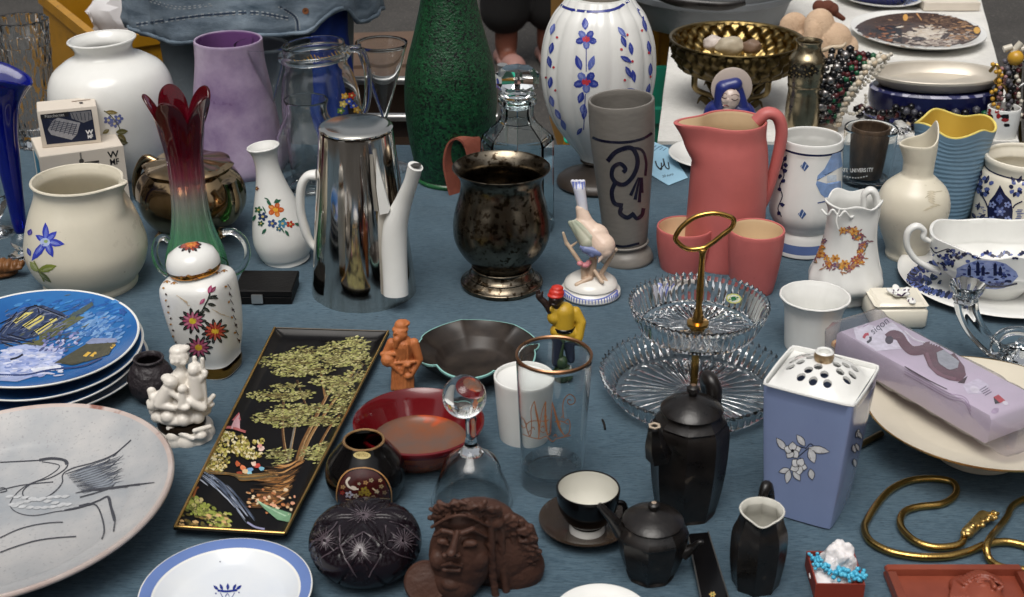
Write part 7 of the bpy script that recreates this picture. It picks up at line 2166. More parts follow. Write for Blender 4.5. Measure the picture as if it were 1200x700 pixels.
# brown clay mask
A = At(575, 690)
T = thing('clay_mask', 'brown clay head of a sleeping woman with a wreath of leaves', 'sculpture', A.p)
s = A.s(640)
BRC = mat('brown_clay', (60, 38, 30), 0.55, c2=(80, 53, 42), scale=30, bump=0.3, bscale=190, rvar=0.1, spec=0.3)
def tilt_pt(x, y): return (545, 640)
hd = []
def EM(x, y, o, rx, ry=None, rz=None, rot=None): return ico(A.L(x, y, o), (rx * s, (ry or rx) * s, (rz or rx) * s), 3, rot)
def CM(a, b_, r0, r1): return capsule(A.L(*a), A.L(*b_), r0 * s, r1 * s)
hd += [EM(540, 650, 2, 38, 31, 54), EM(534, 678, 8, 30, 25, 30), EM(530, 700, 12, 19, 15, 14), EM(570, 640, -18, 48, 30, 52), EM(548, 612, -8, 40, 30, 26)]
hd += [CM((509, 628, 22), (519, 622, 28), 2.4, 3.4), CM((519, 622, 28), (531, 625, 31), 3.4, 3.4), CM((541, 625, 32), (554, 620, 29), 3.4, 3.6), CM((554, 620, 29), (570, 629, 20), 3.6, 2.2),
       CM((536, 624, 34), (530, 647, 43), 3.4, 5.2), EM(528.5, 648.5, 44, 6.4, 6, 5), EM(521.5, 651, 38, 4.6, 4.4, 3.6), EM(536, 651, 38, 4.8, 4.4, 3.6),
       EM(514, 656, 19, 11, 11, 14), EM(557, 656, 18, 16, 12, 17), EM(519, 634.5, 27.5, 7.5, 5, 4.6), EM(551, 636.5, 28, 9.5, 5.5, 5), CM((512, 638, 28), (526, 639, 32), 1.3, 1.3), CM((542, 641, 32), (561, 641, 26), 1.3, 1.3),
       CM((518, 663, 37), (528, 660.5, 41), 2.2, 2.8), CM((528, 660.5, 41), (541, 664, 35), 2.8, 2.0), CM((520, 668, 37), (538, 669, 36), 3.2, 3.0), EM(529, 683, 24, 13, 11, 10)]
clay('face', hd, 0.0009, BRC, T, 12)
hd = [EM(580, 642, -22, 52, 30, 54), EM(560, 612, -14, 46, 30, 30), EM(598, 664, -24, 42, 26, 38)]
for r_ in range(5):
    for k in range(9):
        y = 602 + 12 * k
        hd.append(CM((571 + 13 * r_ + 1.0 * k + 2 * sin(k + r_), y + 4 * r_, 16 - 8 * r_ - k * 0.8), (575 + 13 * r_ + 0.8 * k, y + 15 + 4 * r_, 15 - 8 * r_ - k * 0.8), 4.8, 4.2))
for k in range(10):
    f_ = lambda t: (506 + 66 * t, 618 - 13 * sin(pi * min(1, t * 1.02)) - 2 * t, 20 + 11 * sin(pi * t))
    hd.append(CM(f_(k / 10), f_((k + 1) / 10), 2.2, 2.2))
random.seed(4)
for k in range(150):
    t = random.random(); u = random.uniform(-1, 1)
    if t < 0.5:
        q = t / 0.5
        x, y = 508 + 74 * q, 609 - 14 * sin(pi * (0.12 + 0.78 * q)) + 7 * u
        o_ = 13 + 11 * sin(pi * q) - 4 * u
    else:
        q = (t - 0.5) / 0.5
        x, y = 584 + 34 * sin(pi * q * 0.75) + 12 * u, 602 + 62 * q
        o_ = 8 - 16 * q - abs(u) * 3
    r = random.uniform(3.5, 6.5)
    a_ = random.uniform(0, pi)
    hd.append(CM((x - r * cos(a_), y - r * sin(a_) * 0.7, o_), (x + r * cos(a_), y + r * sin(a_) * 0.7, o_ + 4), random.uniform(2.6, 4.2), random.uniform(1.2, 2.2)))
hd += [EM(548, 590, 16, 8, 6, 7), EM(582, 612, 12, 9, 7, 9), EM(540, 606, 0, 32, 20, 12)]
clay('wreathed_hair', hd, 0.0010, BRC, T, 3)
# brown disc in front of it
A = At(497, 706)
T = thing('round_disc', 'plain round brown disc leaning against the clay head', 'disc', A.p, (radians(-30), radians(6), 0))
s = A.s(700)
v, f, _ = lathe_mesh([(0, 0), (22 * s, 0), (25 * s, 0.002), (26 * s, 0.005), (24 * s, 0.0075), (21 * s, 0.0072), (12 * s, 0.0088), (0, 0.0095)], 48)
o = obj('body', [(x, -z, y + 24 * s) for x, y, z in v], f, BRC, T, None, None, 40)
# snake chain necklace
A = None
NG = mat('gold_snake_chain', (184, 150, 86), 0.22, metal=1.0, var=0.15, bump=0.1, bscale=400)
T = thing('gold_necklace', 'heavy gold snake chain necklace curling on the cloth at right', 'necklace', g(1100, 620))
zg = 0.0042
def GP(x, y, z=zg): return g(x, y, z) - g(1100, 620)
main = [(1131, 627), (1126, 637), (1112, 641), (1092, 641), (1072, 634), (1058, 621), (1055, 609), (1061, 599), (1077, 594), (1102, 591), (1116, 584), (1121, 575), (1117, 566), (1104, 562), (1085, 561), (1064, 564), (1045, 573), (1030, 588), (1018, 606), (1013, 618), (1018, 632), (1032, 642), (1052, 649), (1082, 653), (1112, 652), (1136, 646), (1156, 638), (1176, 635), (1196, 638), (1216, 645)]
tube('chain', [GP(x, y) for x, y in main], 0.0038, NG, T, n=6, seg=12)
loop = [(1216, 580), (1198, 586), (1186, 594), (1180, 606), (1171, 618), (1161, 630), (1156, 642), (1160, 656), (1172, 664), (1190, 667), (1216, 668)]
tube('chain', [GP(x, y, zg + (0.0075 if 626 < y < 652 and x < 1170 else 0.0)) for x, y in loop], 0.0036, NG, T, n=6, seg=12)
hd = [capsule(GP(1134, 624, 0.006), GP(1152, 606, 0.006), 0.0062, 0.0068), capsule(GP(1152, 606, 0.006), GP(1169, 602, 0.005), 0.0055, 0.0022)]
random.seed(2)
for k in range(22):
    t = random.random(); hd.append(ico(GP(1130 + 34 * t, 628 - 25 * t, 0.009) + Vector((random.gauss(0, .0028), random.gauss(0, .004), random.gauss(0.001, .0015))), random.uniform(0.0018, 0.0032)))
clay('serpent_head', hd, 0.0008, mat('pale_gold_head', (196, 166, 104), 0.3, metal=0.9, var=0.4, scale=200), T, 1)
# red box with cotton wool and turquoise beads
a, c = g(954, 702, 0.0), g(1012, 704, 0.0)
T = thing('jewel_box', 'small red brown box lined with card at the bottom edge', 'box', (a.x, a.y, 0), (0, 0, -0.02))
W = (c - a).length
RBX = mat('red_brown_card', (128, 44, 26), 0.6, var=0.15)
dd = 0.050
prism('base', [(0, 0), (W, 0), (W, dd), (0, dd)], 0, 0.0015, RBX, T, 0.0003)
for nm, q in (('side_wall', [(0, 0), (0.0015, 0), (0.0015, dd), (0, dd)]), ('side_wall', [(W - 0.0015, 0), (W, 0), (W, dd), (W - 0.0015, dd)]), ('side_wall', [(0.0016, dd - 0.0015), (W - 0.0016, dd - 0.0015), (W - 0.0016, dd), (0.0016, dd)]), ('side_wall', [(0.0016, 0), (W - 0.0016, 0), (W - 0.0016, 0.0015), (0.0016, 0.0015)])):
    prism(nm, q, 0.0016, 0.017, RBX, T, 0.0003, smooth=30)
COT = mat('cotton_wool', (226, 222, 222), 0.95, var=0.05, bump=0.6, bscale=90, sss=0.1)
v = crumple('cotton_wool', 'puff of white cotton wool in the red brown box', 'cotton wool', Vector((a.x + W * 0.62, a.y + dd * 0.62, 0.020)), 0.016, COT, 6.6, (0.95, 0.8, 1.15), sub=5, amt=0.3)
crumple('cotton_pad', 'flat wad of cotton lining the red brown box', 'cotton wool', Vector((a.x + W * 0.45, a.y + dd * 0.5, 0.0075)), 0.020, COT, 2.2, (0.95, 0.95, 0.28), sub=4, amt=0.15)
TB = mat('turquoise_beads', (44, 156, 196), 0.35, c2=(96, 190, 216), scale=200)
random.seed(11)
P = []
for k in range(90):
    t = k / 89
    x = a.x + W * (0.10 + 0.95 * t) + random.gauss(0, 0.0012); y = a.y + dd * (0.62 - 0.5 * t ** 0.5 + 0.30 * sin(t * pi) * 0) + random.gauss(0, 0.0035)
    P.append(ico((x, y, 0.0165 + random.uniform(0, 0.006)), random.uniform(0.0016, 0.0026), 1))
for k in range(26): P.append(ico((a.x + W * 0.2 + random.gauss(0, 0.0035), a.y + dd * 0.72 + random.gauss(0, 0.004), 0.0155 + random.uniform(0, 0.005)), 0.0019, 1))
v, f = join(P)
tag(obj('turquoise_necklace', v, f, TB, None, None, None, 60), 'string of small turquoise beads heaped in the red brown box', 'necklace')
# terracotta relief plaque
a, c = g(1050, 704, 0.006), g(1215, 704, 0.006)
bl, br_ = g(1048, 668, 0.006), g(1214, 668, 0.006)
PLQ = mat('red_clay_plaque', (116, 52, 36), 0.42, c2=(138, 68, 48), scale=20, rvar=0.1)
T = thing('relief_plaque', 'framed red clay plaque with a sleeping head in relief at the lower right', 'plaque', (a.x, a.y, 0))
W, D = c.x - a.x, 0.13
yb = bl.y - a.y
prism('back', [(0, yb - D), (W, yb - D), (W, yb), (0, yb)], 0, 0.005, PLQ, T, 0.001, smooth=30)
fwid = 0.008
for q in ([(0, yb - fwid), (W, yb - fwid), (W, yb), (0, yb)], [(0, yb - D), (fwid, yb - D), (fwid, yb - fwid - 0.0003), (0, yb - fwid - 0.0003)], [(W - fwid, yb - D), (W, yb - D), (W, yb - fwid - 0.0003), (W - fwid, yb - fwid - 0.0003)]):
    prism('frame', q, 0.0053, 0.0125, PLQ, T, 0.0025, smooth=50)
Zp = 0.0062
def RP(x, y, z=0): return g(x, y, Zp) - Vector((a.x, a.y, 0)) + Vector((0, 0, z))
s = 0.00078
rel = [ico(RP(1152, 700), (24 * s, 30 * s, 12 * s), 3), ico(RP(1134, 690), (22 * s, 24 * s, 8 * s), 3), ico(RP(1150, 682), (26 * s, 16 * s, 9 * s), 3), capsule(RP(1160, 690, 0.0085), RP(1163, 700, 0.0115), 2.0 * s, 3.4 * s), ico(RP(1151, 695, 0.0085), (6 * s, 3.6 * s, 2.6 * s)), ico(RP(1170, 696, 0.006), (4 * s, 3.4 * s, 2.4 * s)), capsule(RP(1143, 690, 0.0095), RP(1157, 689, 0.0098), 1.2 * s, 1.2 * s), capsule(RP(1164, 690, 0.0085), RP(1174, 693, 0.006), 1.2 * s, 1.0 * s)]
for k in range(14):
    t = k / 13; rel.append(capsule(RP(1122 + 50 * t, 692 - 17 * sin(pi * (0.12 + 0.8 * t)), 0.005), RP(1128 + 46 * t, 700 - 18 * sin(pi * (0.12 + 0.8 * t)), 0.008), 2.4 * s, 1.8 * s))
for k in range(6): rel.append(capsule(RP(1118 + 4 * k, 684 + 2 * (k % 2), 0.002), RP(1114 + 4 * k, 704, 0.003), 3 * s, 3 * s))
clay('relief_head', rel, 0.0009, PLQ, T, 2)

tag(tube('twig', [g(706, 492, 0.0012), g(708, 497, 0.0016), g(709, 503, 0.0012)], 0.0013, BLACKP, None, seg=6), 'tiny dark twig on the cloth left of the tall teapot', 'twig')
# ------------------------------------------------------------------ REAR TABLE
# brass bowl on three legs, honeycomb dimples
A = At(858, 158)
T = thing('brass_bowl', 'old brass bowl dimpled with diamonds on curved legs', 'bowl', g(858, 122) + Vector((0, 0, 0)))
A = At(858, 122)
s = A.s(52)
R = 77 * s
zr = A.z(46)
def dimple(th, r, z):
    k = 0.0
    q = (z / zr)
    u = th * 26 / (2 * pi)
    m1 = abs(((u + q * 3.4) % 1) - 0.5) + abs(((u - q * 3.4) % 1) - 0.5)
    return r * (1 + 0.13 * (m1 - 0.5) * (1 if 0.55 < q < 0.985 else 0)), z
ot = [(r * R, z, 0) for r, z in ((0.10, zr * 0.42), (0.45, zr * 0.44), (0.74, zr * 0.52), (0.90, zr * 0.66), (0.96, zr * 0.82), (1.0, zr))]
ot = [(p[0], p[1]) for p in spl(ot, 8)]
prof = [(0, zr * 0.42)] + ot + [(R * 1.03, zr + 0.001), (R * 1.02, zr + 0.003), (R * 0.985, zr + 0.002)] + [(r - 0.003, z + 0.002) for r, z in reversed(ot[:-1])] + [(0, zr * 0.45)]
lathe('body', prof, [DKBRASS, mat('bright_brass_inside', (136, 116, 74), 0.3, metal=1.0, var=0.3, scale=40)], T, seg=180, fmod=dimple, midx=[0] * (len(ot) + 2) + [1] * (len(prof) - len(ot) - 3), smooth=35)
for k in range(4):
    t = k * pi / 2 + 0.55
    d = Vector((sin(t), -cos(t), 0))
    tube('leg', [d * R * 0.78 + Vector((0, 0, zr * 0.55)), d * R * 0.74 + Vector((0, 0, zr * 0.35)), d * R * 0.40 + Vector((0, 0, zr * 0.18)), d * R * 0.36 + Vector((0, 0, zr * 0.08)), d * R * 0.5 + Vector((0, 0, 0.005))], [0.006, 0.0055, 0.005, 0.0055, 0.004], BRASS, T)
    tube('leaf_scroll', [d * R * 0.45 + Vector((0, 0, zr * 0.08)), d * R * 0.62 + Vector((0, 0, zr * 0.2)), d * R * 0.70 + Vector((0, 0, zr * 0.12))], [0.007, 0.006, 0.002], DKBRASS, T, flat=0.5)
# stones lying in it
zin = zr * 0.55
for i, (x, y, r, c, lab) in enumerate(((838, 48, 0.017, (200, 188, 180), 'pale round pebble at the left in the brass bowl'), (857, 51, 0.021, (176, 164, 142), 'ribbed grey shell in the middle of the brass bowl'), (882, 52, 0.015, (120, 96, 78), 'brown pebble at the right in the brass bowl'))):
    p = g(x, y, zr * 0.92)
    tg = crumple('pebble', lab, 'pebble', Vector((p.x, p.y + 0.01, zr * 0.86)), r, mat('pebble%d' % 0 if False else ('pebble_' + 'abc'[i]), c, 0.5, var=0.25, bump=0.2), 1.3 + i, (1.25, 0.9, 0.85), sub=3, amt=0.2)
# Madonna roundel
A = At(853, 160)
T = thing('madonna_plaque', 'round ceramic roundel of a blue veiled Madonna leaning on the brass bowl', 'plaque', g(853, 156))
A = At(853, 156)
s = A.s(105)
tl = 0.10
c0 = A.L(857, 102, 0)
v, f, _ = lathe_mesh([(0, 0), (22 * s, 0), (24 * s, 0.002), (24 * s, 0.005), (22 * s, 0.0065), (0, 0.0075)], 48)
PLW = mat('roundel_cream', (186, 172, 162), 0.4, var=0.1, speck=(110, 96, 88), thr=0.72, spscale=40)
obj('disc', [Vector((x, -z, y)) + c0 for x, y, z in v], f, PLW, T, None, None, 40)
def EP(x, y, o, rx, ry=None, rz=None): return ico(A.L(x, y, o), (rx * s, (ry or rx) * s, (rz or rx) * s), 2)
clay('veil', [capsule(A.L(845, 124, 10), A.L(848, 104, 9), 9 * s, 10 * s), capsule(A.L(848, 103, 9), A.L(862, 99, 9), 9 * s, 8 * s), capsule(A.L(864, 102, 8), A.L(869, 124, 8), 6 * s, 8 * s), EP(856, 103, 6, 13, 8, 9), capsule(A.L(842, 130, 6), A.L(868, 132, 6), 13 * s, 13 * s), capsule(A.L(842, 134, 0), A.L(868, 136, 0), 18 * s, 18 * s)], 0.0010, mat('blue_veil_glaze', (36, 46, 112), 0.3, var=0.2), T, 3)
fc = clay('face', [EP(856, 116, 17, 11.5, 9, 13), EP(853, 118, 24, 2.2, 2, 3.4), EP(850, 124, 21, 3.6, 2.4, 1.6), EP(852, 128, 17, 6, 6, 5), EP(849, 118, 20, 3.4), EP(861, 119, 20, 4)], 0.0009, mat('pale_face_glaze', (196, 178, 168), 0.3), T, 3)
pp = Paint(fc)
pp.stroke([(846, 114), (849, 115.5), (852, 115)], 1.0, (60, 44, 48)); pp.stroke([(857, 116), (861, 118), (865, 116)], 1.0, (60, 44, 48)); pp.stroke([(845, 111), (849, 109.5), (852, 111)], 0.7, (90, 66, 60)); pp.stroke([(857, 112), (862, 111), (866, 113)], 0.7, (90, 66, 60)); pp.stroke([(848, 124), (851, 123.5), (854, 125)], 1.2, (150, 84, 84))
pp.stroke([(846, 113), (850, 106), (858, 104), (866, 108), (868, 116)], 2.0, (56, 36, 44))
pp.done('face_lines', fc)
# engraved metal vase
T, b, A = vessel('pewter_vase', 'old brass coloured vase with an engraved collar behind the white beaded necklace', 'vase', 938, 156,
                 [(158, 17), (154, 18), (140, 20), (120, 20), (106, 19), (100, 20.5), (98, 20), (92, 21), (78, 21), (74, 21.5), (68, 21), (62, 17), (58, 15), (52, 14.5), (48, 16)], mat('pale_brass', (164, 150, 122), 0.26, metal=0.95, var=0.35, scale=30, bump=0.08, bscale=90), t=0.0015, seg=56, n=3)
pp = Paint(b)
for k in range(12):
    x, y = 922 + 3 * k, 84 + 4 * sin(k * 1.7)
    pp.flower(x, y, 5, 6, (36, 30, 20), (120, 104, 70)); pp.stroke([(x - 3, y + 5), (x, y - 5), (x + 3, y + 4)], 0.9, (30, 26, 18))
pp.done('engraving', b)
# plush toy
A = At(975, 66)
PL = mat('beige_plush', (190, 160, 132), 0.95, c2=(208, 180, 152), scale=30, bump=0.7, bscale=260, sss=0.0)
T = thing('plush_toy', 'beige plush animal slumped behind the brass vase', 'plush toy', g(970, 66))
A = At(970, 66)
s = A.s(40)
clay('body', [EP(960, 30, 6, 20, 18, 22), EP(975, 46, 10, 24, 18, 22), EP(990, 56, 6, 18, 16, 18), EP(930, 36, -8, 20, 14, 18), EP(996, 62, 4, 10, 10, 12), EP(952, 44, 14, 12, 12, 16), capsule(A.L(944, 50, 10), A.L(950, 30, 12), 9 * s, 11 * s)] if False else
     [ico(A.L(960, 30, 6), (18 * s, 16 * s, 20 * s)), ico(A.L(976, 46, 10), (22 * s, 16 * s, 20 * s)), ico(A.L(991, 56, 6), (15 * s, 14 * s, 16 * s)), ico(A.L(953, 40, 14), (11 * s, 12 * s, 18 * s)), ico(A.L(998, 62, 4), (8 * s, 9 * s, 9 * s)), ico(A.L(968, 58, 6), (26 * s, 14 * s, 10 * s))], 0.002, PL, T, 4)
clay('ear', [ico(A.L(930, 30, -10), (17 * s, 8 * s, 16 * s)), ico(A.L(938, 44, -8), (14 * s, 8 * s, 12 * s))], 0.002, PL, T, 4)
clay('hair', [ico(A.L(960 + 5 * k, 8 + 3 * (k % 2), -10), 8 * s) for k in range(4)] + [capsule(A.L(976, 14, -8), A.L(988, 22, -8), 4 * s, 3 * s)], 0.002, mat('auburn_yarn', (96, 52, 36), 0.9, bump=0.6), T, 2)
# dishes at the back
def oval_plate(name, label, bx, by, rx, ry, depth, mats, midx=None, z0=0.0, prof=None, cat='plate'):
    A = At(bx, by, z0)
    s_ = A.s(by)
    R = rx * s_
    ky = (ry / sin(PT + math.atan((by - 350) / F))) / rx
    T = thing(name, label, cat, A.p)
    prof = prof or [(0, 0.001), (0.6, 0.001), (0.63, 0), (0.66, 0.003), (0.9, depth * 0.7), (1.0, depth), (1.0, depth + 0.002), (0.97, depth + 0.0022), (0.88, depth * 0.7 + 0.003), (0.68, 0.007), (0, 0.0065)]
    v, f, mi = lathe_mesh([(r * R, z) for r, z in prof], 96, None, midx)
    o = obj('body', [(x, y * ky, z) for x, y, z in v], f, mats, T, None, mi if midx else None, 50)
    return T, o, A
T, o, A = oval_plate('picture_plate', 'oval white rimmed plate painted with a dark interior scene', 1074, 45, 76.5, 22.5, 0.020, WHITE)
pp = Paint(o)
random.seed(31)
pp.blob(1075, 37, 74.5, 22, 0, (66, 48, 40), 40)
pp.poly([(1004, 36), (1012, 30), (1056, 29), (1056, 58), (1040, 57), (1018, 51)], (24, 18, 20))
def dab(n, cx, cy, sx, sy, cols_q, rx=(2, 5), ry=(0.5, 1.1)):
    for k in range(n):
        x, y = random.gauss(cx, sx), random.gauss(cy, sy)
        if ((x - 1075) / 72) ** 2 + ((y - 37) / 20.5) ** 2 > 1: continue
        pp.blob(x, y, random.uniform(*rx), random.uniform(*ry), random.uniform(-0.25, 0.25), random.choice(cols_q), 8, 0.4)
dab(90, 1035, 24, 22, 4, [(52, 36, 30), (74, 54, 44), (92, 66, 50), (40, 30, 28)])
dab(120, 1105, 28, 26, 5, [(96, 74, 58), (116, 90, 70), (134, 106, 82), (82, 62, 52)])
dab(200, 1096, 46, 24, 5, [(150, 134, 122), (170, 156, 144), (190, 178, 166), (128, 112, 102)])
dab(120, 1086, 40, 13, 3.5, [(206, 194, 178), (216, 206, 192), (196, 180, 160)])
dab(40, 1034, 44, 12, 6, [(120, 72, 44), (96, 58, 38), (150, 96, 60)], (2, 5), (0.5, 0.9))
dab(50, 1125, 40, 10, 6, [(150, 112, 76), (180, 140, 96), (110, 84, 64)])
pp.stroke([(1056, 34), (1056, 56)], 1.6, (26, 18, 18)); pp.leaf(1068, 46, 18, 5, 0.0, (50, 38, 38)); pp.leaf(1102, 46, 14, 5, -0.5, (60, 44, 40)); pp.blob(1061, 21, 3, 4, 0, (200, 150, 80)); pp.blob(1145, 36, 4, 4, 0, (210, 160, 70)); pp.stroke([(1074, 16), (1080, 24)], 1.4, (190, 140, 90))
pp.done('scene_painting', o)
T, o, A = oval_plate('blue_plate', 'cobalt and white plate at the top edge above the painted oval plate', 1028, -2, 52, 17, 0.016, WHITE)
pp = Paint(o)
for k in range(40):
    t = k * 2 * pi / 40
    pp.blob(1028 + 45 * cos(t), -5 + 13.5 * sin(t), 4.5, 2.2, t, (44, 66, 150) if k % 2 else (110, 130, 190), 8, 0.4)
pp.done('blue_border', o)
A = At(1028, 2, 0.007)
T = thing('cobalt_bowl', 'cobalt blue bowl standing on the blue plate at the top edge', 'bowl', A.p)
s = A.s(0)
lathe('body', [(0, 0.001), (24 * s, 0.001), (26 * s, 0.0), (32 * s, 0.006), (40 * s, 0.03), (42 * s, 0.045), (40.5 * s, 0.0455), (38 * s, 0.03), (28 * s, 0.007), (0, 0.006)], mat('cobalt_pottery', (20, 28, 96), 0.2, var=0.3), T, seg=56)
T, o, h = carton('white_box', 'flat white box at the far right corner of the rear table', (1082, 13), (1148, 13), 0.10, 3, 0.0)
# navy tureen with the silver dish on top
NAVT = mat('navy_glaze', (14, 16, 48), 0.16, c2=(24, 28, 72), scale=20, speck=(84, 88, 120), thr=0.66, spscale=50)
NAVP = mat('navy_pattern_band', (40, 44, 90), 0.25, speck=(160, 160, 180), thr=0.5, spscale=60)
A = At(1094, 140)
s_ = A.s(120)
kx, ky = 80 * s_, 0.62
T = thing('navy_tureen', 'oval navy blue patterned dish under the silver platter', 'dish', g(1094, 142) + Vector((0, 0.02, 0)))
za, zb2, zc = A.z(136), A.z(118), A.z(104)
prof = [(0, 0.001), (0.7, 0.001), (0.76, 0.006), (0.98, za), (1.0, za + 0.003), (0.94, za + 0.005), (0.90, za + 0.008), (0.955, zb2), (0.95, zc), (0.90, zc + 0.004), (0.6, zc + 0.005), (0, zc + 0.005)]
v, f, mi = lathe_mesh([(r * kx, z) for r, z in prof], 96, None, [0, 0, 0, 1, 1, 0, 0, 0, 1, 0, 0])
obj('body', [(x, y * ky, z) for x, y, z in v], f, [NAVT, NAVP], T, None, mi, 35)
zt2 = zc + 0.0055
A2 = At(1094, 140)
SILD = mat('dull_silver_dish', (204, 196, 182), 0.42, metal=0.5, var=0.1, rvar=0.08)
T = thing('silver_dish', 'long oval silver dish with a beaded rim on top of the navy dish', 'dish', g(1094, 142) + Vector((0.0, 0.02, zt2)))
R = 78 * A.s(88)
prof = [(0, 0.0), (0.8, 0.0), (0.86, 0.002), (0.965, 0.016), (1.0, 0.018), (1.0, 0.022), (0.985, 0.023), (0.93, 0.021), (0.88, 0.010), (0.80, 0.0035), (0, 0.003)]
v, f, _ = lathe_mesh([(r * R, z) for r, z in prof], 120, lambda th, r, z: (r * (1 + 0.004 * cos(60 * th) * (r > 0.98 * R)), z))
obj('body', [(x, y * ky, z) for x, y, z in v], f, SILD, T, None, None, 40)
# bead strings on a branching ornament
def beads(name, label, path, r, m, z_up=0.0, alt=None, jit=0.0, n=5, step=None):
    P = [Vector(p) for p in path]
    S = spl(P, 16)
    d = 0; parts = []; last = None; k = 0
    st = step or r * 2.05
    parts.append(ico(S[0], r, 1))
    acc = 0
    for a_, b_ in zip(S[:-1], S[1:]):
        L = (b_ - a_).length
        while acc + L >= st * (k + 1):
            t = (st * (k + 1) - acc) / L
            p = a_.lerp(b_, t)
            if jit: p = p + Vector((random.gauss(0, jit), random.gauss(0, jit), random.gauss(0, jit)))
            parts.append(ico(p, r * random.uniform(0.9, 1.1), 1)); k += 1
        acc += L
    if alt is None:
        v, f = join(parts)
        return tag(obj(name, v, f, m, None, None, None, 60), label, 'necklace')
    T = thing(name, label, 'necklace', S[0])
    for nm, mm, sel in alt:
        q = [x for i, x in enumerate(parts) if i % len(alt) == sel]
        if q:
            v, f = join(q)
            obj(nm, [p - S[0] for p in v], f, mm, T, None, None, 60)
    return T
Ab_ = At(985, 152)
def BP(x, y, o=0): return Ab_.L(x, y, o) + Ab_.p
BKB = mat('black_beads', (16, 15, 18), 0.15)
PRL = mat('pearl', (206, 198, 182), 0.25, var=0.1)
SLB = mat('silver_beads', (150, 146, 144), 0.3, metal=0.9)
RDB = mat('maroon_beads', (84, 34, 36), 0.3, var=0.3)
GRB = mat('green_beads', (20, 84, 52), 0.3, var=0.3)
IVB = mat('ivory_branch', (196, 178, 152), 0.45, var=0.15)
cols_ = [mat('slate_beads', (70, 70, 78), 0.35, var=0.4)]
random.seed(15)
T = thing('necklace_stand', 'ivory coloured branching stand hung with bead necklaces', 'stand', Ab_.p)
tube('branch', [Ab_.L(962, 150), Ab_.L(956, 120), Ab_.L(966, 92), Ab_.L(957, 74), Ab_.L(962, 56)], [0.006, 0.005, 0.005, 0.0055, 0.004], IVB, T)
tube('branch', [Ab_.L(962, 60), Ab_.L(974, 56), Ab_.L(986, 55), Ab_.L(992, 50)], [0.004, 0.0045, 0.004, 0.002], IVB, T)
tube('branch', [Ab_.L(962, 88), Ab_.L(954, 98), Ab_.L(954, 112), Ab_.L(962, 118)], 0.0035, IVB, T)
tube('branch', [Ab_.L(960, 150), Ab_.L(945, 150), Ab_.L(934, 152)], [0.005, 0.006, 0.004], IVB, T)
lathe('base', [(0, 0), (0.03, 0), (0.03, 0.004), (0.01, 0.01), (0, 0.011)], IVB, T, (Ab_.L(962, 150).x, 0, 0))
beads('bead_necklace', 'necklace of big square black beads and clustered silver beads', [BP(996, 58, 14), BP(984, 74, 20), BP(975, 90, 24), BP(966, 112, 22), BP(960, 130, 18)], 0.0085, BKB, alt=(('black_bead', BKB, 0), ('silver_bead', SLB, 1)), step=0.0125)
for q in range(3): beads('silver_beads', ('left', 'middle', 'right')[q] + ' strand of tiny silver beads beside the black bead necklace', [BP(990 + 6 * q, 62, 16), BP(978 + 5 * q, 80, 22), BP(970 + 4 * q, 100, 22), BP(960 + 5 * q, 134, 18)], 0.0036, SLB, jit=0.0018)
beads('bead_necklace', 'necklace of round maroon and black beads in the middle of the bundle', [BP(1008, 70, 10), BP(1000, 88, 18), BP(988, 106, 20), BP(976, 126, 18), BP(966, 146, 10)], 0.0078, RDB, alt=(('maroon_bead', RDB, 0), ('black_bead', BKB, 1)), jit=0.001)
beads('bead_necklace', 'necklace of green and ivory chips right of the maroon beads', [BP(1010, 66, 8), BP(1014, 80, 14), BP(1004, 96, 18), BP(1000, 106, 18), BP(992, 118, 16), BP(984, 130, 14)], 0.0058, GRB, alt=(('green_bead', GRB, 0), ('ivory_bead', IVB, 1), ('brown_bead', RDB, 2)), jit=0.002)
beads('pearl_necklace', 'pearl strand ending lowest beside the glass rim', [BP(1044, 64, 4), BP(1034, 78, 10), BP(1022, 92, 14), BP(1006, 106, 16), BP(994, 122, 14), BP(978, 134, 10)], 0.0042, PRL)
beads('pearl_necklace', 'looped pearl strand hanging over the navy dish', [BP(1032, 62, 4), BP(1024, 80, 10), BP(1012, 96, 14), BP(1000, 100, 16), BP(988, 114, 16), BP(988, 128, 14), BP(1002, 134, 12), BP(1014, 122, 10), BP(1014, 108, 12)], 0.0032, PRL)
beads('pearl_necklace', 'uppermost short pearl strand on the bundle', [BP(1040, 66, 6), BP(1030, 70, 10), BP(1018, 78, 12), BP(1010, 92, 14), BP(1004, 98, 16)], 0.0050, PRL)
for q, (x0, c_, al, lab) in enumerate(((-10, BKB, SLB, 'black and silver'), (-3, BKB, BKB, 'plain jet'), (4, SLB, BKB, 'silver and jet'), (9, RDB, BKB, 'maroon and jet'), (14, RDB, GRB, 'maroon and green'), (18, BKB, RDB, 'jet and maroon'), (22, GRB, BKB, 'green and jet'), (26, PRL, PRL, 'plain pearl'), (30, IVB, PRL, 'ivory and pearl'))):
    beads('bead_necklace', 'mixed strand of ' + lab + ' beads within the bundle by the brass vase', [BP(990 + x0 * 1.5, 60 + q, 10), BP(981 + x0 * 1.2, 80, 18), BP(972 + x0, 102, 20), BP(962 + x0 * 0.9, 124, 18), BP(958 + x0 * 0.8, 146, 12)], 0.0070, c_, alt=(('bead', c_, 0), ('small_bead', al, 1)), jit=0.0008, step=0.0105)
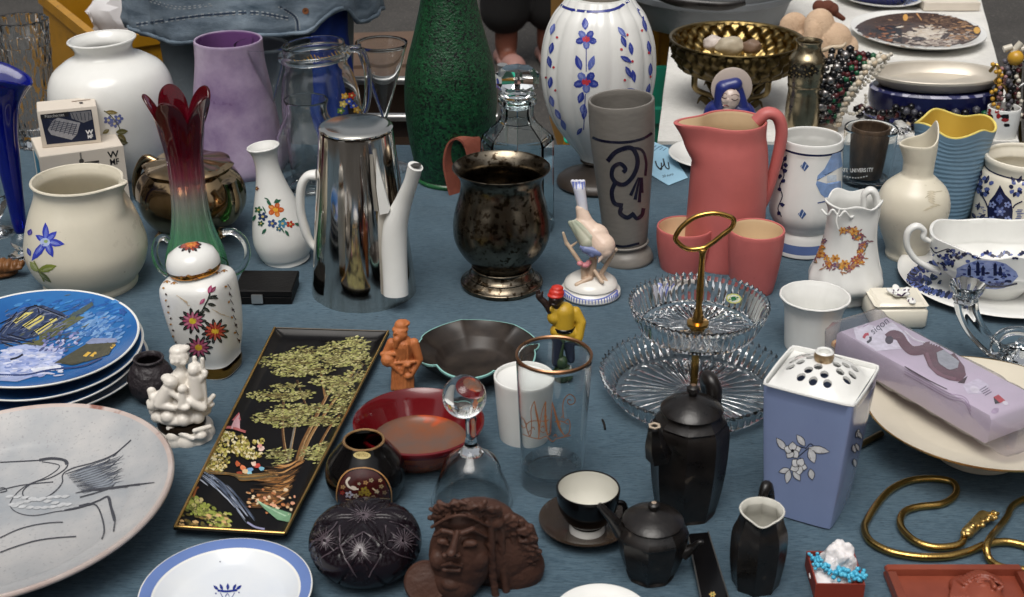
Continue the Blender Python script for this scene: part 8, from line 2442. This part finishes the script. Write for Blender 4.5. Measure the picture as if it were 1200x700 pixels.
for q, (x0, y0_, x1, y1_, lab) in enumerate(((1004, 128, 1060, 140, 'dark beads heaped left of the crystal stopper'), (1150, 134, 1172, 150, 'dark beads heaped right of the blue jug'), (1040, 132, 1150, 134, 'dark beads lying along the foot of the navy dish'), (1060, 146, 1154, 148, 'jet beads lying behind the yellow jug rim'))):
    beads('bead_necklace', 'loose strand of ' + lab, [BP(x0 + (x1 - x0) * k / 7, y0_ + (y1_ - y0_) * k / 7 + 5 * sin(k * 2.1 + q), 4 + 6 * (k % 2)) for k in range(8)], 0.0075, BKB, alt=(('bead', BKB, 0), ('small_bead', (RDB, GRB, cols_[0], IVB)[q], 1), ('bead', BKB, 2)), jit=0.004, step=0.0085)
# pale cord ends and a green bead
tag(tube('raffia_cord', [BP(958, 122, 20), BP(948, 130, 20), BP(940, 142, 20), BP(934, 152, 16)], 0.003, mat('raffia', (200, 160, 90), 0.7)), 'short raffia cord end left of the bead bundle', 'cord')
tag(obj('glass_bead', *ico(BP(947, 141, 24), 0.009, 2), mat('lime_bead', (110, 140, 50), 0.2), None, None, None, 60), 'single lime green bead beside the delft mug rim', 'bead')
# jewellery hung up at the right edge
random.seed(44)
Aj = At(1185, 150)
def JP(x, y, o=0): return Aj.L(x, y, o) + Aj.p
T = thing('jewellery_rack', 'dark wire rack hung with jewellery at the right edge', 'rack', Aj.p)
for k in range(6): tube('wire', [Aj.L(1168 + 7 * k, 168, 0), Aj.L(1166 + 7 * k, 120, 0), Aj.L(1172 + 6 * k, 80, 0)], 0.003, DKBRASS, T)
tube('wire', [Aj.L(1168, 116, 6), Aj.L(1180, 112, 8), Aj.L(1200, 98, 6)], 0.003, STEEL, T)
tube('wire', [Aj.L(1164, 168, 6), Aj.L(1190, 168, 8), Aj.L(1215, 168, 6)], 0.003, DKBRASS, T)
cols = [mat('amber_beads', (196, 150, 50), 0.25), mat('bead_rose', (150, 110, 110), 0.4, var=0.3), mat('bead_grey', (90, 88, 96), 0.35, var=0.4), BKB, PRL, RDB, SLB]
labs = ['amber yellow', 'rose coloured', 'slate grey', 'jet black', 'pearl white', 'dark maroon', 'silver']
for k in range(7):
    x0 = 1164 + 6 * k
    p = [JP(x0 + random.uniform(-3, 3), 72 + random.uniform(-4, 10), 8), JP(x0 + 6 + random.uniform(-6, 6), 92, 14), JP(x0 + 2 + random.uniform(-6, 6), 112, 14), JP(x0 + 8 + random.uniform(-6, 6), 128 + random.uniform(0, 24), 10)]
    beads('bead_necklace', labs[k] + ' bead string hanging on the wire rack at the right edge', p, random.uniform(0.004, 0.007), cols[k], jit=0.0022)
tag(obj('amber_bead', *ico(JP(1190, 68, 10), 0.014, 3), cols[0], None, None, None, 60), 'large amber yellow bead on top of the jewellery rack', 'bead')
for k in range(3):
    tag(tube('bone_toggle', [JP(1176 + 10 * k, 58 + 4 * (k % 2), 8), JP(1186 + 11 * k, 50 + 5 * ((k + 1) % 2), 8)], 0.006, PRL), ('left', 'middle', 'right')[k] + ' white bone toggle on top of the jewellery rack', 'toggle')
tag(tube('chain', [JP(1160, 84, 6), JP(1168, 76, 10), JP(1172, 88, 12), JP(1166, 96, 10), JP(1176, 100, 12), JP(1182, 110, 10)], 0.003, GOLD), 'gold chain tangled on the left of the jewellery rack', 'chain')
# crystal lump behind the blue jug and bits between
tag(crumple('crystal_lump', 'small sparkling crystal dish stopper left of the blue jug', 'stopper', g(1054, 162) + Vector((0, 0, 0.018)), 0.017, CRYSTAL, 8.8, sub=2, amt=0.5), 'small sparkling crystal stopper left of the blue jug', 'stopper')

T, b, A = vessel('picture_mug', 'white and black printed mug half hidden behind the blue jug', 'mug', 1172, 158, [(160, 17), (156, 18), (140, 19), (126, 19)], WHITE, t=0.003)
pp = Paint(b)
for k in range(14): pp.blob(1158 + random.uniform(0, 24), random.uniform(130, 156), random.uniform(2, 5), random.uniform(2, 4), 0, random.choice([(20, 18, 20), (150, 40, 40), (40, 36, 60)]), 8, 0.5)
pp.done('print', b)

# things that come in several carry one group phrase
for base, phrase in {'bead_necklace': 'bead necklaces', 'silver_beads': 'tiny silver bead strands', 'pearl_necklace': 'pearl strands', 'pebble': 'stones in the brass bowl', 'bone_toggle': 'white bone toggles', 'house': 'added houses cutting low sky light', 'plastic_crate': 'plastic crates', 'cone_glass': 'cone glasses', 'cardboard_box': 'cardboard cartons', 'gift_box': 'white gift boxes', 'person': 'people behind the table', 'tablecloth': 'tablecloths'}.items():
    for o in bpy.data.objects:
        if o.parent is None and o.name.split('.')[0] == base and 'group' not in o: o['group'] = phrase
